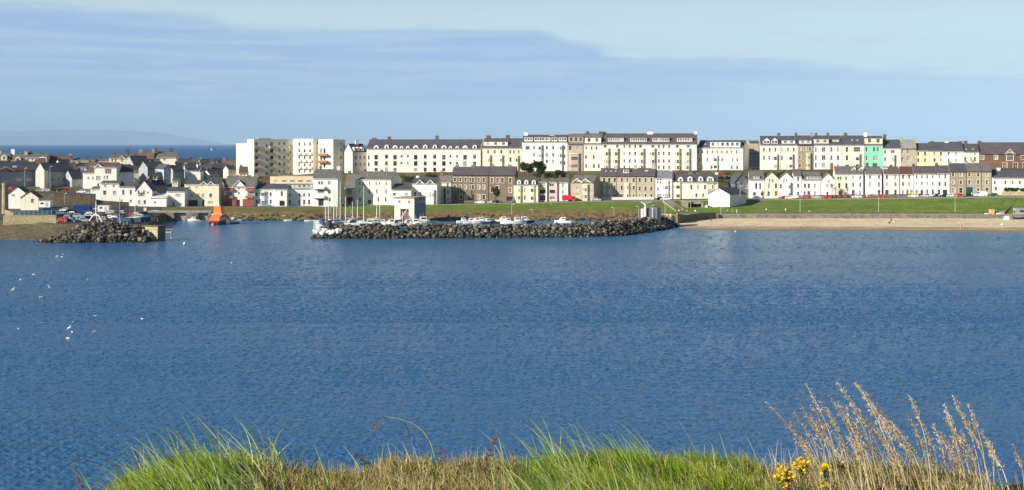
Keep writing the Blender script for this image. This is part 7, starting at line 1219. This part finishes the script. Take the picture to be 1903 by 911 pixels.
# bent blade that carries the two tufts
q = MB(); pp = [(808, 850), (800, 822), (785, 800), (765, 786), (740, 778), (715, 774)]; q.tube([fpt(x, y, 7.1) for x, y in pp], [.003, .003, .0028, .0024, .002, .001], 5); me = q.mesh('bent_blade', g_long); at = me.attributes.new('tint', 'FLOAT', 'POINT'); at.data.foreach_set('value', [.7] * len(me.vertices)); tag(link('bent_blade', me), 'long thin bent grass blade arching left over the brown turf', 'grass blade')
# ragwort
m_yel = paint((.75, .55, .015), .6, .15, 30, 0, 0, 60, 'ragwort_yellow'); m_yc = paint((.50, .27, .01), .8, .1, 30, 0, 0, 60, 'ragwort_centre'); m_rs = paint((.10, .15, .03), .7, .15, 20, 0, 0, 60, 'ragwort_stem')
def flower_mesh(s):
    q = MB(); n = 9
    for k in range(n):
        a = 2 * math.pi * k / n; c, s_ = math.cos(a), math.sin(a); c1, s1 = math.cos(a + .28), math.sin(a + .28); c0, s0 = math.cos(a - .28), math.sin(a - .28); q.face([(c0 * s * .35, s0 * s * .35, 0), (c * s * 1.05, s_ * s * 1.05, s * .06), (c1 * s * .35, s1 * s * .35, 0)]); q.face([(c0 * s * .35, s0 * s * .35, 0), (c0 * s * .9, s0 * s * .9, s * .02), (c * s * 1.05, s_ * s * 1.05, s * .06)]); q.face([(c1 * s * .35, s1 * s * .35, 0), (c * s * 1.05, s_ * s * 1.05, s * .06), (c1 * s * .9, s1 * s * .9, s * .02)])
    q.loft([[(r_ * s * math.cos(k), r_ * s * math.sin(k), z * s) for k in np.linspace(0, 6.28, 7)[:-1]] for r_, z in ((.4, 0), (.38, .15), (.2, .25))], 1); return q.mesh('flower', [m_yel, m_yc])
FM = flower_mesh(.0067)
for (cx, cy, rx, ry, n, lb) in [((1180 + 735 / 2.632), (690 + 510 / 2.632), 21, 20, 150, 'largest yellow ragwort cluster, lower left of the flowers'), ((1180 + 820 / 2.632), (690 + 458 / 2.632), 17, 13, 105, 'yellow ragwort cluster at the top of the flowers'), ((1180 + 928 / 2.632), (690 + 475 / 2.632), 13, 8, 50, 'small yellow ragwort cluster right of the top one'), ((1180 + 930 / 2.632), (690 + 562 / 2.632), 15, 8, 55, 'yellow ragwort cluster low at the picture edge')]:
    D = 6.75; base = fpt(cx + 8, 945, D); r_ = thing('ragwort', tuple(base), lb, 'ragwort', 'yellow ragwort flowers'); cen = fpt(cx, cy, D) - base; q = MB()
    for k in range(n):
        u1, v1 = random.gauss(0, .5), random.gauss(0, .5); x, z = max(-1, min(1, u1)) * rx * D / F, max(-1, min(1, v1)) * ry * D / F; y = random.uniform(-.03, .03); o = link('flower', FM, r_, cen + Vector((x, y, z))); o.rotation_euler = (random.uniform(.2, 1.3), random.uniform(-.5, .5), random.uniform(0, 6.28)); o.scale = (random.uniform(.8, 1.25),) * 3
        if k % 2 == 0: q.tube([cen + Vector((x * .25, 0, -.045)), cen + Vector((x * .7, y * .5, z - .012)), cen + Vector((x, y, z))], .0009, 4)
    q.tube([(0, 0, -.1), tuple(cen * .5), tuple(cen + Vector((0, 0, -.03)))], [.004, .0035, .002], 6); q.build('stem', m_rs, r_)
    q = MB()
    for k in range(22):
        t = random.uniform(.35, .95); a = random.random() * 6.28; p = cen * t; d = Vector((math.cos(a), math.sin(a) * .7, random.uniform(-.2, .5))); sd_ = d.cross(Vector((0, 0, 1))).normalized() * .007; L2 = random.uniform(.03, .06); q.face([p, p + d * L2 * .5 + sd_, p + d * L2, p + d * L2 * .5 - sd_])
    q.build('leaf', m_rs, r_)
# ------------------------------------------------------------------ sea air
mb = MB(); mb.box(-71000, 71000, -2500, 95000, -6.5, 1250)
m = bpy.data.materials.new('haze'); m.use_nodes = True; n = m.node_tree.nodes; n.clear(); o_ = n.new('ShaderNodeOutputMaterial'); pv = n.new('ShaderNodeVolumePrincipled'); pv.inputs['Color'].default_value = (.47, .71, 1, 1); pv.inputs['Density'].default_value = 2.4e-5; pv.inputs['Anisotropy'].default_value = -.22; m.node_tree.links.new(pv.outputs[0], o_.inputs['Volume'])
hz = mb.build('haze', m); hz['kind'] = 'stuff'
